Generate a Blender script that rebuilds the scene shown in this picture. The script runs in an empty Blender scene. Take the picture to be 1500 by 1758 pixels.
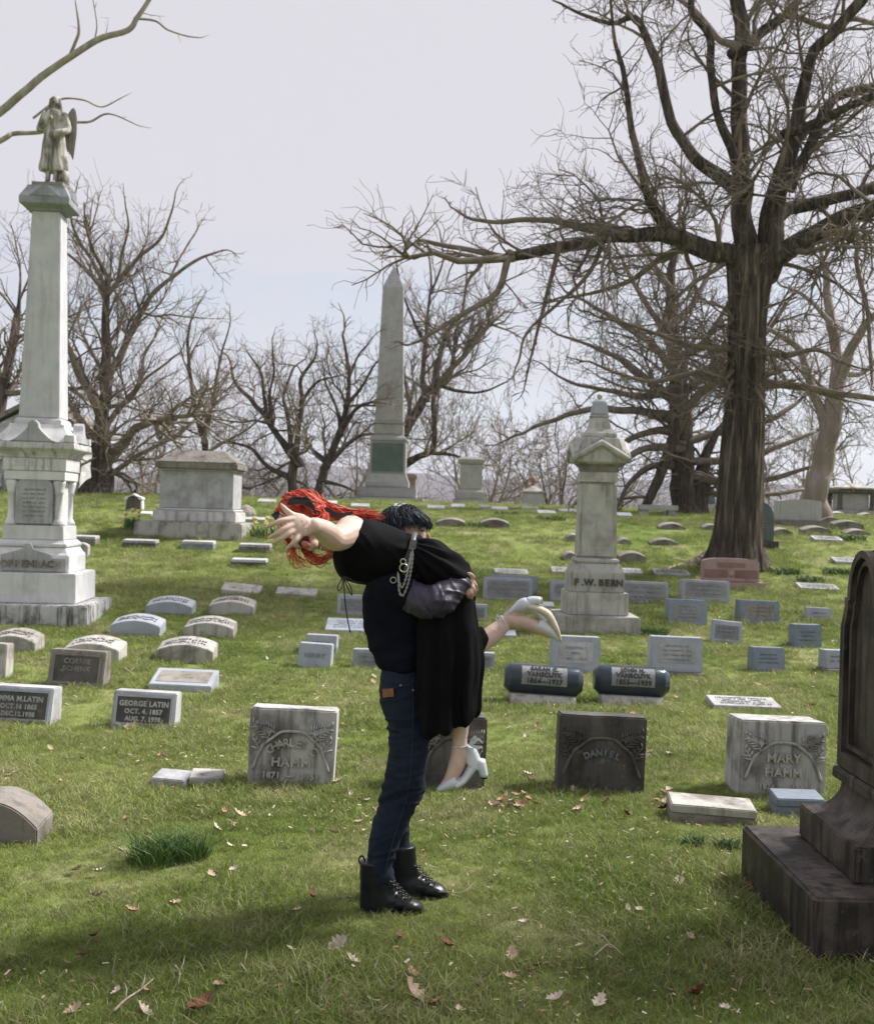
import bpy, bmesh, math, random
import numpy as np
from mathutils import Vector, Matrix, noise

random.seed(7)
rng = np.random.default_rng(7)
scene = bpy.context.scene
COL = scene.collection

# ------------------------------------------------------------------ camera
FPX, W0, H0 = 2100.0, 1500.0, 1758.0          # focal length in photo pixels
CAMH = 1.73
ROLL = math.radians(1.7)
CR, SR = math.cos(ROLL), math.sin(ROLL)
cd = bpy.data.cameras.new('camera')
cam = bpy.data.objects.new('camera', cd)
COL.objects.link(cam)
cd.sensor_fit = 'HORIZONTAL'
cd.sensor_width = 36.0
cd.lens = FPX / W0 * 36.0
cd.clip_end = 8000
cd.clip_start = 0.05
cd.dof.use_dof = True
cd.dof.focus_distance = 5.3
cd.dof.aperture_fstop = 7.0
cam.matrix_world = Matrix(((CR, -SR, 0, 0), (0, 0, -1, 0), (SR, CR, 0, CAMH), (0, 0, 0, 1)))
scene.camera = cam

# ------------------------------------------------------------------ sky, sun, exposure
TOSUN = Vector((0.60, 0.34, 0.72)).normalized()
SUN_EL = math.asin(TOSUN.z)
SUN_AZ = math.atan2(TOSUN.x, TOSUN.y)
world = bpy.data.worlds.new('World')
scene.world = world
world.use_nodes = True
wn, wl = world.node_tree.nodes, world.node_tree.links
wn.clear()
wout = wn.new('ShaderNodeOutputWorld')
wbg = wn.new('ShaderNodeBackground')
wsky = wn.new('ShaderNodeTexSky')
wsky.sky_type = 'NISHITA'
wsky.sun_disc = False
wsky.sun_elevation = SUN_EL
wsky.sun_rotation = SUN_AZ
wsky.altitude = 200
wsky.air_density = 1.0
wsky.dust_density = 1.0
wtc = wn.new('ShaderNodeTexCoord')
wmap = wn.new('ShaderNodeMapping')
wmap.inputs['Scale'].default_value = (1.6, 1.6, 5.0)
wno = wn.new('ShaderNodeTexNoise')
wno.inputs['Scale'].default_value = 3.2
wno.inputs['Detail'].default_value = 6
wramp = wn.new('ShaderNodeValToRGB')
wramp.color_ramp.elements[0].position = 0.36
wramp.color_ramp.elements[0].color = (0.62, 0.62, 0.62, 1)
wramp.color_ramp.elements[1].position = 0.58
wramp.color_ramp.elements[1].color = (0.97, 0.97, 0.97, 1)
wsep = wn.new('ShaderNodeSeparateXYZ')
wmr = wn.new('ShaderNodeMapRange')                 # thicker cloud deck overhead, thin near the horizon
wmr.inputs['From Min'].default_value = 0.06
wmr.inputs['From Max'].default_value = 0.22
wmax = wn.new('ShaderNodeMath'); wmax.operation = 'MAXIMUM'
wmix = wn.new('ShaderNodeMixRGB')
wmix.inputs['Color2'].default_value = (4.85, 4.75, 5.1, 1)    # cloud deck, in the sky texture's own units
wl.new(wtc.outputs['Generated'], wmap.inputs['Vector'])
wl.new(wmap.outputs['Vector'], wno.inputs['Vector'])
wl.new(wno.outputs['Fac'], wramp.inputs['Fac'])
wl.new(wtc.outputs['Generated'], wsep.inputs['Vector'])
wl.new(wsep.outputs['Z'], wmr.inputs['Value'])
wl.new(wmr.outputs['Result'], wmax.inputs[0])
wl.new(wramp.outputs['Color'], wmax.inputs[1])
wl.new(wmax.outputs['Value'], wmix.inputs['Fac'])
wl.new(wsky.outputs['Color'], wmix.inputs['Color1'])
wl.new(wmix.outputs['Color'], wbg.inputs['Color'])
wbg.inputs['Strength'].default_value = 0.0735
wl.new(wbg.outputs['Background'], wout.inputs['Surface'])

sd = bpy.data.lights.new('sun', 'SUN')
sun = bpy.data.objects.new('sun', sd)
COL.objects.link(sun)
sd.energy = 4.0
sd.angle = math.radians(9.0)                         # sun behind thin cloud
sd.color = (1.0, 0.96, 0.90)
sun.rotation_euler = TOSUN.to_track_quat('Z', 'Y').to_euler()
sun.location = (10, 5, 30)

vs = scene.view_settings
vs.view_transform = 'Standard'
vs.look = 'None'
vs.exposure = 1.02
vs.gamma = 1.0
vs.use_curve_mapping = False
scene.cycles.max_bounces = 5
scene.cycles.diffuse_bounces = 3
scene.cycles.glossy_bounces = 2
scene.cycles.transparent_max_bounces = 8
scene.cycles.use_denoising = True

# ------------------------------------------------------------------ photo pixel -> place
def smooth_table(tab):
    xs = [a for a, b in tab]; ys = [b for a, b in tab]
    n = len(xs)
    dl = [(ys[i+1]-ys[i])/(xs[i+1]-xs[i]) for i in range(n-1)]
    m = [0.0]*n
    for i in range(1, n-1):
        m[i] = 0.0 if dl[i-1]*dl[i] <= 0 else 2*dl[i-1]*dl[i]/(dl[i-1]+dl[i])
    m[0], m[-1] = dl[0], dl[-1]
    def f(x):
        if x <= xs[0]: return ys[0]
        if x >= xs[-1]: return ys[-1]
        i = int(np.searchsorted(xs, x)) - 1
        i = max(0, min(n-2, i))
        h = xs[i+1]-xs[i]; t = (x-xs[i])/h
        return ((2*t**3-3*t*t+1)*ys[i] + (t**3-2*t*t+t)*h*m[i] + (-2*t**3+3*t*t)*ys[i+1] + (t**3-t*t)*h*m[i+1])
    return f
_gz = smooth_table([(0, 0), (12.5, 0.0), (14, .03), (16, .15), (18.5, .38), (20, .50), (22.5, .83), (26, 1.38), (30, 1.70),
                    (34, 1.85), (42, 2.02), (48, 1.95), (60, .8), (90, -4), (160, -12), (400, -14), (6000, -14)])
def gz(x, y):
    z = _gz(y)
    k = min(1.0, max(0.0, (y-6)/8.0))
    return z + k*0.035*noise.noise(Vector((x*.23, y*.23, 3.1))) + 0.012*noise.noise(Vector((x*1.3, y*1.3, 8.0)))
def ray(px, py):
    u, v = px-W0/2, py-H0/2
    return (u*CR+v*SR)/FPX, (u*SR-v*CR)/FPX        # lateral, up, for one metre of depth
def P(px, py, d):
    a, b = ray(px, py)
    return Vector((a*d, d, CAMH+b*d))
def G(px, py):
    a, b = ray(px, py)
    d = 3.0
    while d < 70:
        if CAMH+b*d <= gz(a*d, d):
            lo, hi = d-.1, d
            for _ in range(16):
                m = (lo+hi)/2
                if CAMH+b*m <= gz(a*m, m): hi = m
                else: lo = m
            return Vector((a*hi, hi, gz(a*hi, hi)))
        d += 0.1
    d = 42.0
    return Vector((a*d, d, gz(a*d, d)))
def onground(px, d):
    """the ground point whose picture column is px, at depth d"""
    x = (px-W0/2)/FPX*d
    for _ in range(4):
        z = gz(x, d)
        v = -(z-CAMH)/d*FPX
        x = ((px-W0/2)*CR+v*SR)/FPX*d
    return Vector((x, d, gz(x, d)))

# ------------------------------------------------------------------ objects
def tag(o, label=None, cat=None, group=None, kind=None):
    if label: o['label'] = label
    if cat: o['category'] = cat
    if group: o['group'] = group
    if kind: o['kind'] = kind
    return o
def empty(name, loc=(0, 0, 0), rz=0.0, rx=0.0, ry=0.0):
    o = bpy.data.objects.new(name, None)
    COL.objects.link(o)
    o.location = loc
    o.rotation_euler = (rx, ry, rz)
    o.empty_display_size = .1
    return o
def link(name, me, mat=None, parent=None, smooth=False):
    o = bpy.data.objects.new(name, me)
    COL.objects.link(o)
    if mat is not None:
        me.materials.clear()
        for m in (mat if isinstance(mat, (list, tuple)) else [mat]): me.materials.append(m)
    if smooth: me.shade_smooth()
    if parent is not None: o.parent = parent
    return o
def pydata(name, v, f):
    me = bpy.data.meshes.new(name)
    me.from_pydata([tuple(a) for a in v], [], f)
    me.update()
    return me
def bm_mesh(name, bm, recalc=True):
    if recalc: bmesh.ops.recalc_face_normals(bm, faces=bm.faces)
    me = bpy.data.meshes.new(name)
    bm.to_mesh(me); bm.free()
    return me
def bevel_bm(bm, off, ang=35, seg=1):
    bm.normal_update()
    es = [e for e in bm.edges if len(e.link_faces) == 2 and e.calc_face_angle(0) > math.radians(ang)]
    if es: bmesh.ops.bevel(bm, geom=es, offset=off, segments=seg, affect='EDGES', clamp_overlap=True)
def bm_box(bm, x0, x1, y0, y1, z0, z1, mtx=None):
    vs_ = [bm.verts.new(p) for p in ((x0,y0,z0),(x1,y0,z0),(x1,y1,z0),(x0,y1,z0),(x0,y0,z1),(x1,y0,z1),(x1,y1,z1),(x0,y1,z1))]
    if mtx is not None:
        for v in vs_: v.co = mtx @ v.co
    for q in ((0,3,2,1),(4,5,6,7),(0,1,5,4),(1,2,6,5),(2,3,7,6),(3,0,4,7)): bm.faces.new([vs_[i] for i in q])
    return vs_
def box(name, x0, x1, y0, y1, z0, z1, mat, parent=None, bev=0.006, seg=2):
    bm = bmesh.new(); bm_box(bm, x0, x1, y0, y1, z0, z1)
    if bev: bevel_bm(bm, bev, seg=seg)
    return link(name, bm_mesh(name, bm), mat, parent)
def frusta(name, levels, mat, parent=None, bev=0.008, wob=0.0):
    """square-section stack: levels = (z, half x, half y)"""
    bm = bmesh.new(); rows = []
    for z, a, b in levels:
        rows.append([bm.verts.new((sx*a, sy*b, z)) for sx, sy in ((-1,-1),(1,-1),(1,1),(-1,1))])
    for r0, r1 in zip(rows, rows[1:]):
        for i in range(4): bm.faces.new((r0[i], r0[(i+1)%4], r1[(i+1)%4], r1[i]))
    bm.faces.new(rows[0][::-1]); bm.faces.new(rows[-1])
    if bev: bevel_bm(bm, bev, 25, 2)
    return link(name, bm_mesh(name, bm), mat, parent)
def lathe(name, prof, mat, parent=None, n=20, loc=None, smooth=True):
    bm = bmesh.new(); rows = []
    for r, z in prof:
        rows.append([bm.verts.new((r*math.cos(2*math.pi*i/n), r*math.sin(2*math.pi*i/n), z)) for i in range(n)])
    for r0, r1 in zip(rows, rows[1:]):
        for i in range(n): bm.faces.new((r0[i], r0[(i+1)%n], r1[(i+1)%n], r1[i]))
    bm.faces.new(rows[0][::-1]); bm.faces.new(rows[-1])
    o = link(name, bm_mesh(name, bm), mat, parent, smooth)
    if loc: o.location = loc
    return o
def prism_xz(bm, pts, y0, y1):
    """outline in X-Z pushed along Y"""
    a = [bm.verts.new((x, y0, z)) for x, z in pts]; b = [bm.verts.new((x, y1, z)) for x, z in pts]
    n = len(pts)
    bm.faces.new(a); bm.faces.new(b[::-1])
    for i in range(n): bm.faces.new((a[i], b[i], b[(i+1)%n], a[(i+1)%n]))
def prism(name, pts, y0, y1, mat, parent=None, bev=0.006, seg=2):
    bm = bmesh.new(); prism_xz(bm, pts, y0, y1)
    bmesh.ops.recalc_face_normals(bm, faces=bm.faces)
    if bev: bevel_bm(bm, bev, 40, seg)
    return link(name, bm_mesh(name, bm), mat, parent)

# tubes ----------------------------------------------------------------
class Tubes:
    def __init__(s): s.v = []; s.f = []
    def add(s, pts, rad, n=None, cap=True, rough=0.0):
        pts = [Vector(p) for p in pts]
        m = len(pts)
        if m < 2: return
        if n is None:
            r = max(rad); n = 10 if r > .12 else 7 if r > .04 else 5 if r > .014 else 3
        t = (pts[1]-pts[0]).normalized()
        ref = Vector((0, 0, 1)) if abs(t.z) < .9 else Vector((1, 0, 0))
        u = t.cross(ref).normalized()
        base = len(s.v)
        for i in range(m):
            t = (pts[min(i+1, m-1)]-pts[max(i-1, 0)])
            if t.length < 1e-9: t = Vector((0, 0, 1))
            t.normalize()
            u = u - t*u.dot(t)
            if u.length < 1e-6: u = t.orthogonal()
            u.normalize(); w = t.cross(u)
            for k in range(n):
                a = 2*math.pi*k/n
                r = rad[i]
                if rough: r *= 1+rough*noise.noise(Vector((pts[i].z*1.1+k*7.7, k*3.1, pts[i].x)))
                s.v.append(pts[i]+(u*math.cos(a)+w*math.sin(a))*r)
            if i:
                o = base+(i-1)*n
                for k in range(n):
                    s.f.append((o+k, o+(k+1) % n, o+n+(k+1) % n, o+n+k))
        if cap:
            s.f.append(tuple(base+k for k in range(n-1, -1, -1)))
            o = base+(m-1)*n
            s.f.append(tuple(o+k for k in range(n)))
    def build(s, name, mat, parent=None, smooth=True):
        return link(name, pydata(name, s.v, s.f), mat, parent, smooth)
def catmull(pts, k=6):
    pts = [Vector(p) for p in pts]
    if len(pts) < 3:
        return [pts[0].lerp(pts[-1], i/k) for i in range(k+1)]
    q = [2*pts[0]-pts[1]]+pts+[2*pts[-1]-pts[-2]]
    out = []
    for i in range(1, len(q)-2):
        for j in range(k):
            t = j/k
            out.append(.5*((2*q[i])+(q[i+1]-q[i-1])*t+(2*q[i-1]-5*q[i]+4*q[i+1]-q[i+2])*t*t+(3*q[i]-q[i-1]-3*q[i+1]+q[i+2])*t**3))
    out.append(pts[-1])
    return out
def lerp_list(vals, m):
    n = len(vals); out = []
    for i in range(m):
        t = i/(m-1)*(n-1); a = min(int(t), n-2)
        out.append(vals[a]+(vals[a+1]-vals[a])*(t-a))
    return out

# ------------------------------------------------------------------ materials
_mats = {}
def newmat(name):
    m = bpy.data.materials.new(name); m.use_nodes = True
    nt = m.node_tree; nt.nodes.clear()
    out = nt.nodes.new('ShaderNodeOutputMaterial')
    b = nt.nodes.new('ShaderNodeBsdfPrincipled')
    nt.links.new(b.outputs['BSDF'], out.inputs['Surface'])
    return m, nt, b
def nz(nt, vec, scale, detail=4, rough=.55):
    n = nt.nodes.new('ShaderNodeTexNoise')
    n.inputs['Scale'].default_value = scale; n.inputs['Detail'].default_value = detail; n.inputs['Roughness'].default_value = rough
    nt.links.new(vec, n.inputs['Vector'])
    return n.outputs['Fac']
def mapping(nt, vec, sc, loc=None):
    m = nt.nodes.new('ShaderNodeMapping'); m.inputs['Scale'].default_value = sc
    nt.links.new(vec, m.inputs['Vector'])
    if loc is not None: nt.links.new(loc, m.inputs['Location'])
    return m.outputs['Vector']
def ramp(nt, fac, p0, p1, c0=(0,0,0,1), c1=(1,1,1,1)):
    r = nt.nodes.new('ShaderNodeValToRGB')
    r.color_ramp.elements[0].position = p0; r.color_ramp.elements[0].color = c0
    r.color_ramp.elements[1].position = p1; r.color_ramp.elements[1].color = c1
    nt.links.new(fac, r.inputs['Fac'])
    return r.outputs['Color']
def mix(nt, fac, a, b, mode='MIX'):
    m = nt.nodes.new('ShaderNodeMixRGB'); m.blend_type = mode
    for sock, v in ((m.inputs['Fac'], fac), (m.inputs['Color1'], a), (m.inputs['Color2'], b)):
        if isinstance(v, (int, float)): sock.default_value = v
        elif isinstance(v, (tuple, list)): sock.default_value = (*v[:3], 1)
        else: nt.links.new(v, sock)
    return m.outputs['Color']
def bump(nt, b, h, strength=.3, dist=.01):
    n = nt.nodes.new('ShaderNodeBump'); n.inputs['Strength'].default_value = strength; n.inputs['Distance'].default_value = dist
    nt.links.new(h, n.inputs['Height']); nt.links.new(n.outputs['Normal'], b.inputs['Normal'])
def randloc(nt):
    oi = nt.nodes.new('ShaderNodeObjectInfo')
    c = nt.nodes.new('ShaderNodeCombineXYZ')
    mu = nt.nodes.new('ShaderNodeMath'); mu.operation = 'MULTIPLY'; mu.inputs[1].default_value = 37.0
    nt.links.new(oi.outputs['Random'], mu.inputs[0])
    for i in range(3): nt.links.new(mu.outputs[0], c.inputs[i])
    return c.outputs[0], oi.outputs['Random']
def stone(name, c1, c2, stain=(.035, .030, .026), amt=.5, streak=.5, rough=.85, speck=.25, lichen=0.0, bstr=.35, cover=0.0):
    if name in _mats: return _mats[name]
    m, nt, b = newmat(name)
    tc = nt.nodes.new('ShaderNodeTexCoord'); loc, rnd = randloc(nt)
    v = mapping(nt, tc.outputs['Object'], (1, 1, 1), loc)
    base = mix(nt, ramp(nt, nz(nt, v, 5, 6), .35, .68), c1, c2)
    if speck:
        base = mix(nt, ramp(nt, nz(nt, v, 160, 2), .42, .62), mix(nt, speck, base, (.03, .03, .03)), base)
    # weather stains: blotches and long runs down the face
    bl = ramp(nt, nz(nt, v, 3.2, 7, .62), .5-cover, .66-cover)
    st = ramp(nt, nz(nt, mapping(nt, tc.outputs['Object'], (9, 9, .9), loc), 1.6, 5, .6), .50-cover, .68-cover)
    base = mix(nt, mix(nt, 1, bl, (amt, amt, amt), 'MULTIPLY'), base, stain)
    base = mix(nt, mix(nt, 1, st, (streak, streak, streak), 'MULTIPLY'), base, stain)
    if lichen:
        li = ramp(nt, nz(nt, v, 11, 5, .7), .60, .66)
        base = mix(nt, mix(nt, 1, li, (lichen,)*3, 'MULTIPLY'), base, (.42, .42, .36))
    mr = nt.nodes.new('ShaderNodeMapRange'); mr.inputs['To Min'].default_value = .86; mr.inputs['To Max'].default_value = 1.12
    nt.links.new(rnd, mr.inputs['Value'])
    hs = nt.nodes.new('ShaderNodeHueSaturation'); nt.links.new(mr.outputs['Result'], hs.inputs['Value']); nt.links.new(base, hs.inputs['Color'])
    nt.links.new(hs.outputs['Color'], b.inputs['Base Color'])
    b.inputs['Roughness'].default_value = rough
    b.inputs['Specular IOR Level'].default_value = .3
    bump(nt, b, nz(nt, v, 60, 6, .65), bstr, .006)
    _mats[name] = m
    return m
def plain(name, c, rough=.6, spec=.4, c2=None, scale=20, bstr=0.0, bscale=60, metal=0.0, sheen=0.0, coat=0.0, stretch=None, lo=.4, hi=.62):
    if name in _mats: return _mats[name]
    m, nt, b = newmat(name)
    tc = nt.nodes.new('ShaderNodeTexCoord')
    v = tc.outputs['Object']
    if stretch: v = mapping(nt, v, stretch)
    if c2 is None: c2 = tuple(k*.8 for k in c)
    nt.links.new(mix(nt, ramp(nt, nz(nt, v, scale, 5), lo, hi), c, c2), b.inputs['Base Color'])
    b.inputs['Roughness'].default_value = rough
    b.inputs['Specular IOR Level'].default_value = spec
    b.inputs['Metallic'].default_value = metal
    if sheen: b.inputs['Sheen Weight'].default_value = sheen
    if coat: b.inputs['Coat Weight'].default_value = coat
    if bstr: bump(nt, b, nz(nt, v, bscale, 5), bstr, .004)
    _mats[name] = m
    return m

# ------------------------------------------------------------------ ground
def spread(fine, step, far, k=1.35):
    out = list(np.arange(0, fine, step)); s = step
    while out[-1] < far:
        s *= k; out.append(out[-1]+s)
    return out
_sx = spread(16, .35, 4200); XS = [-a for a in _sx[:0:-1]]+_sx
_sy = spread(70, .4, 5600); YS = [-80, -40, -20, -10, -6, -3]+_sy
gv = []; gf = []
for j, yy in enumerate(YS):
    for i, xx in enumerate(XS):
        gv.append((xx, yy, gz(xx, yy) if abs(xx) < 400 and yy < 400 else _gz(yy)))
nx = len(XS)
for j in range(len(YS)-1):
    for i in range(nx-1):
        a = j*nx+i; gf.append((a, a+1, a+nx+1, a+nx))
def grassy(nt, pos):
    """one colour field in place coordinates shared by the turf and its blades: green, deep green, straw"""
    patch = ramp(nt, nz(nt, mapping(nt, pos, (1, .6, 1)), .55, 5, .6), .36, .64)
    straw = ramp(nt, nz(nt, mapping(nt, pos, (1, .7, 1)), 1.6, 6, .65), .50, .68)
    col = mix(nt, patch, (.142, .200, .036), (.262, .300, .098))
    return mix(nt, mix(nt, 1, straw, (.50, .50, .50), 'MULTIPLY'), col, (.43, .39, .24)), straw
m_ground, nt, b = newmat('turf')
geo = nt.nodes.new('ShaderNodeNewGeometry')
c, straw = grassy(nt, geo.outputs['Position'])
fine = ramp(nt, nz(nt, mapping(nt, geo.outputs['Position'], (1, .45, 1)), 26, 5, .7), .34, .66)
c = mix(nt, fine, mix(nt, .45, c, (.024, .034, .010)), c)
soil = ramp(nt, nz(nt, geo.outputs['Position'], 3.2, 6, .7), .62, .72)
c = mix(nt, mix(nt, 1, soil, (.5,)*3, 'MULTIPLY'), c, (.085, .068, .042))
nt.links.new(c, b.inputs['Base Color'])
b.inputs['Roughness'].default_value = .95; b.inputs['Specular IOR Level'].default_value = .1
bump(nt, b, nz(nt, geo.outputs['Position'], 40, 6, .7), .8, .03)
ground = link('ground', pydata('ground', gv, gf), m_ground, smooth=True)
tag(ground, kind='structure')

# far wooded hills beyond the valley, winter woods
m_hill, nt, b = newmat('winter_woods')
geo = nt.nodes.new('ShaderNodeNewGeometry')
n1 = ramp(nt, nz(nt, mapping(nt, geo.outputs['Position'], (1, 1, 2.2)), .03, 6, .65), .35, .65)
n2 = ramp(nt, nz(nt, mapping(nt, geo.outputs['Position'], (1, 1, .35)), .16, 5, .75), .36, .64)
c = mix(nt, n1, (.165, .138, .135), (.215, .185, .178))
c = mix(nt, n2, mix(nt, .55, c, (.095, .085, .09)), c)
nt.links.new(c, b.inputs['Base Color']); b.inputs['Roughness'].default_value = 1; b.inputs['Specular IOR Level'].default_value = 0
bump(nt, b, n2, 1.0, 3.0)
def ridge(y0, hmax, seed, wl=420.0):
    v = []; f = []
    xs_ = np.linspace(-1900, 1900, 150); rows = 14
    for j in range(rows):
        t = j/(rows-1)
        for x in xs_:
            h = hmax*(.72+.42*noise.noise(Vector((x/wl, seed, 0)))+.10*noise.noise(Vector((x/70, seed+4, t*2)))+.05*noise.noise(Vector((x/17, seed+9, t*5))))
            v.append((x, y0+520*t+25*noise.noise(Vector((x/90, t*3, seed))), -16+(h+16)*math.sin(t*math.pi/2)**1.2))
    n = len(xs_)
    for j in range(rows-1):
        for i in range(n-1):
            a = j*n+i; f.append((a, a+1, a+n+1, a+n))
    return v, f
for k, (y0, h, s) in enumerate(((620, 27, 2.3), (1250, 66, 7.7))):
    v, f = ridge(y0, h, s)
    tag(link('hills', pydata('hills', v, f), m_hill, smooth=True), kind='structure')

# ------------------------------------------------------------------ grass blades (one mass nobody could count)
m_grass, nt, b = newmat('grass_blades')
geo = nt.nodes.new('ShaderNodeNewGeometry')
oi = nt.nodes.new('ShaderNodeObjectInfo')
c, straw = grassy(nt, geo.outputs['Position'])
vary = nt.nodes.new('ShaderNodeHueSaturation')
mr = nt.nodes.new('ShaderNodeMapRange'); mr.inputs['To Min'].default_value = .78; mr.inputs['To Max'].default_value = 1.38
nt.links.new(oi.outputs['Random'], mr.inputs['Value']); nt.links.new(mr.outputs['Result'], vary.inputs['Value'])
nt.links.new(c, vary.inputs['Color'])
nt.links.new(vary.outputs['Color'], b.inputs['Base Color'])
b.inputs['Roughness'].default_value = .62; b.inputs['Specular IOR Level'].default_value = .30
tr = nt.nodes.new('ShaderNodeBsdfTranslucent'); ms = nt.nodes.new('ShaderNodeMixShader'); ms.inputs[0].default_value = .32
nt.links.new(vary.outputs['Color'], tr.inputs['Color'])
nt.links.new(b.outputs[0], ms.inputs[1]); nt.links.new(tr.outputs[0], ms.inputs[2])
nt.links.new(ms.outputs[0], [n for n in nt.nodes if n.type == 'OUTPUT_MATERIAL'][0].inputs['Surface'])
m_straw = plain('dry_blades', (.34, .31, .20), .8, .2, (.24, .21, .12))
m_dark = plain('lush_blades', (.030, .075, .012), .6, .3, (.045, .095, .02))

def tuft_mesh(name, nb, rad, hmin, hmax, wid, flat=.6, dry=.06, mats=None):
    v = []; f = []; mi = []
    for _ in range(nb):
        a = random.uniform(0, 6.283); r = rad*math.sqrt(random.random())
        x, y = r*math.cos(a), r*math.sin(a)
        h = random.uniform(hmin, hmax); w = wid*random.uniform(.7, 1.2)
        la = random.uniform(0, 6.283); ln = h*random.uniform(.15, flat*1.5)
        dx, dy = math.cos(la), math.sin(la); sa = random.uniform(0, 6.283)
        sx_, sy_ = math.cos(sa)*w, math.sin(sa)*w
        o = len(v)
        for t, k in ((0, 1), (.45, .85), (.8, .55)):
            cx, cy, cz = x+dx*ln*t*t, y+dy*ln*t*t, h*(t-.18*t*t)
            v += [(cx-sx_*k, cy-sy_*k, cz), (cx+sx_*k, cy+sy_*k, cz)]
        v.append((x+dx*ln, y+dy*ln, h*.80))
        isdry = random.random() < dry
        for q in ((0, 1, 3, 2), (2, 3, 5, 4), (4, 5, 6)):
            f.append(tuple(o+i for i in q)); mi.append(1 if isdry else 0)
    me = pydata(name, v, f)
    for m in (mats or (m_grass, m_straw)): me.materials.append(m)
    me.polygons.foreach_set('material_index', mi)
    return me
tcol = bpy.data.collections.new('turf_sources')
for k in range(7):
    me = tuft_mesh('turf_source', 44, .085, .022, .050 if k < 5 else .075, .0018 if k < 5 else .0022, 1.0, .04 if k < 5 else .16)
    tcol.objects.link(bpy.data.objects.new('turf_source_%d' % k, me))
def scatter_points():
    pts = []; sc = []
    def fill(n, d0, d1, s0, s1, pw=1.0):
        for _ in range(n):
            u = random.random()
            d = math.sqrt(d0*d0+u*(d1*d1-d0*d0)) if pw == 1 else d0*(d1/d0)**u
            x = random.uniform(-.52, .52)*d
            if noise.noise(Vector((x*.8, d*.6, 5.5)))+.5*noise.noise(Vector((x*2.3, d*2.0, 2.5))) > .34 and random.random() < .72: continue
            pts.append((x, d, gz(x, d)-.004)); sc.append(random.uniform(s0, s1)*(1+.55*noise.noise(Vector((x*.9, d*.9, 1.7)))))
    fill(21500, 3.6, 9.0, .50, 1.10)
    fill(18500, 9.0, 17.0, .75, 1.35)
    fill(32000, 17.0, 47.0, 1.1, 2.0, 2)
    return pts, sc
pts, sc = scatter_points()
pm = bpy.data.meshes.new('grass'); pm.from_pydata(pts, [], [])
at = pm.attributes.new('tsize', 'FLOAT', 'POINT'); at.data.foreach_set('value', sc)
at = pm.attributes.new('trot', 'FLOAT_VECTOR', 'POINT')
at.data.foreach_set('vector', np.stack([rng.normal(0, .12, len(pts)), rng.normal(0, .12, len(pts)), rng.uniform(0, 6.28, len(pts))], 1).ravel())
grass = bpy.data.objects.new('grass', pm); COL.objects.link(grass)
tag(grass, 'short spring lawn grass covering the cemetery slope', 'grass', kind='stuff')
ng = bpy.data.node_groups.new('turf_scatter', 'GeometryNodeTree')
ng.interface.new_socket('Geometry', in_out='INPUT', socket_type='NodeSocketGeometry')
ng.interface.new_socket('Geometry', in_out='OUTPUT', socket_type='NodeSocketGeometry')
gi = ng.nodes.new('NodeGroupInput'); go = ng.nodes.new('NodeGroupOutput')
m2p = ng.nodes.new('GeometryNodeMeshToPoints')
ci = ng.nodes.new('GeometryNodeCollectionInfo'); ci.inputs['Collection'].default_value = tcol
ci.inputs['Separate Children'].default_value = True; ci.inputs['Reset Children'].default_value = True
iop = ng.nodes.new('GeometryNodeInstanceOnPoints'); iop.inputs['Pick Instance'].default_value = True
na = ng.nodes.new('GeometryNodeInputNamedAttribute'); na.data_type = 'FLOAT'; na.inputs['Name'].default_value = 'tsize'
nb_ = ng.nodes.new('GeometryNodeInputNamedAttribute'); nb_.data_type = 'FLOAT_VECTOR'; nb_.inputs['Name'].default_value = 'trot'
ng.links.new(gi.outputs[0], m2p.inputs['Mesh']); ng.links.new(m2p.outputs['Points'], iop.inputs['Points'])
ng.links.new(ci.outputs[0], iop.inputs['Instance'])
ng.links.new(nb_.outputs[0], iop.inputs['Rotation'])
ng.links.new(na.outputs[0], iop.inputs['Scale']); ng.links.new(iop.outputs[0], go.inputs[0])
md = grass.modifiers.new('turf', 'NODES'); md.node_group = ng

# ------------------------------------------------------------------ bare winter trees
def bark(name, c1, c2, dark, vscale=9.0, bstr=.9, furrow=.6):
    m, nt, b = newmat(name)
    tc = nt.nodes.new('ShaderNodeTexCoord')
    v = mapping(nt, tc.outputs['Object'], (vscale, vscale, .55))
    f = ramp(nt, nz(nt, v, 1.3, 7, .70), .40, .58)
    col = mix(nt, ramp(nt, nz(nt, tc.outputs['Object'], 1.1, 5), .38, .64), c1, c2)
    col = mix(nt, f, mix(nt, furrow, col, dark), col)
    nt.links.new(col, b.inputs['Base Color'])
    b.inputs['Roughness'].default_value = .95; b.inputs['Specular IOR Level'].default_value = .15
    bump(nt, b, f, bstr, .05)
    return m
m_bark = bark('bark_brown', (.165, .135, .110), (.235, .195, .160), (.022, .017, .014), 9.0, 1.0, .8)
m_twig = plain('twigs_brown', (.235, .195, .162), .9, .2, (.150, .122, .102), 6)
m_bark2 = bark('bark_dark', (.115, .090, .074), (.185, .150, .122), (.022, .018, .016))
m_twig2 = plain('twigs_dark', (.20, .165, .142), .9, .2, (.13, .105, .09), 6)
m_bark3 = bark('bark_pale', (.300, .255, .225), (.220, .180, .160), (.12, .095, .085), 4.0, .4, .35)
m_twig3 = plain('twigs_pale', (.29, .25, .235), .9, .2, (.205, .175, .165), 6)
m_syc = bark('bark_sycamore', (.42, .40, .33), (.34, .32, .26), (.10, .075, .05), 3.0, .25, .5)

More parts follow.
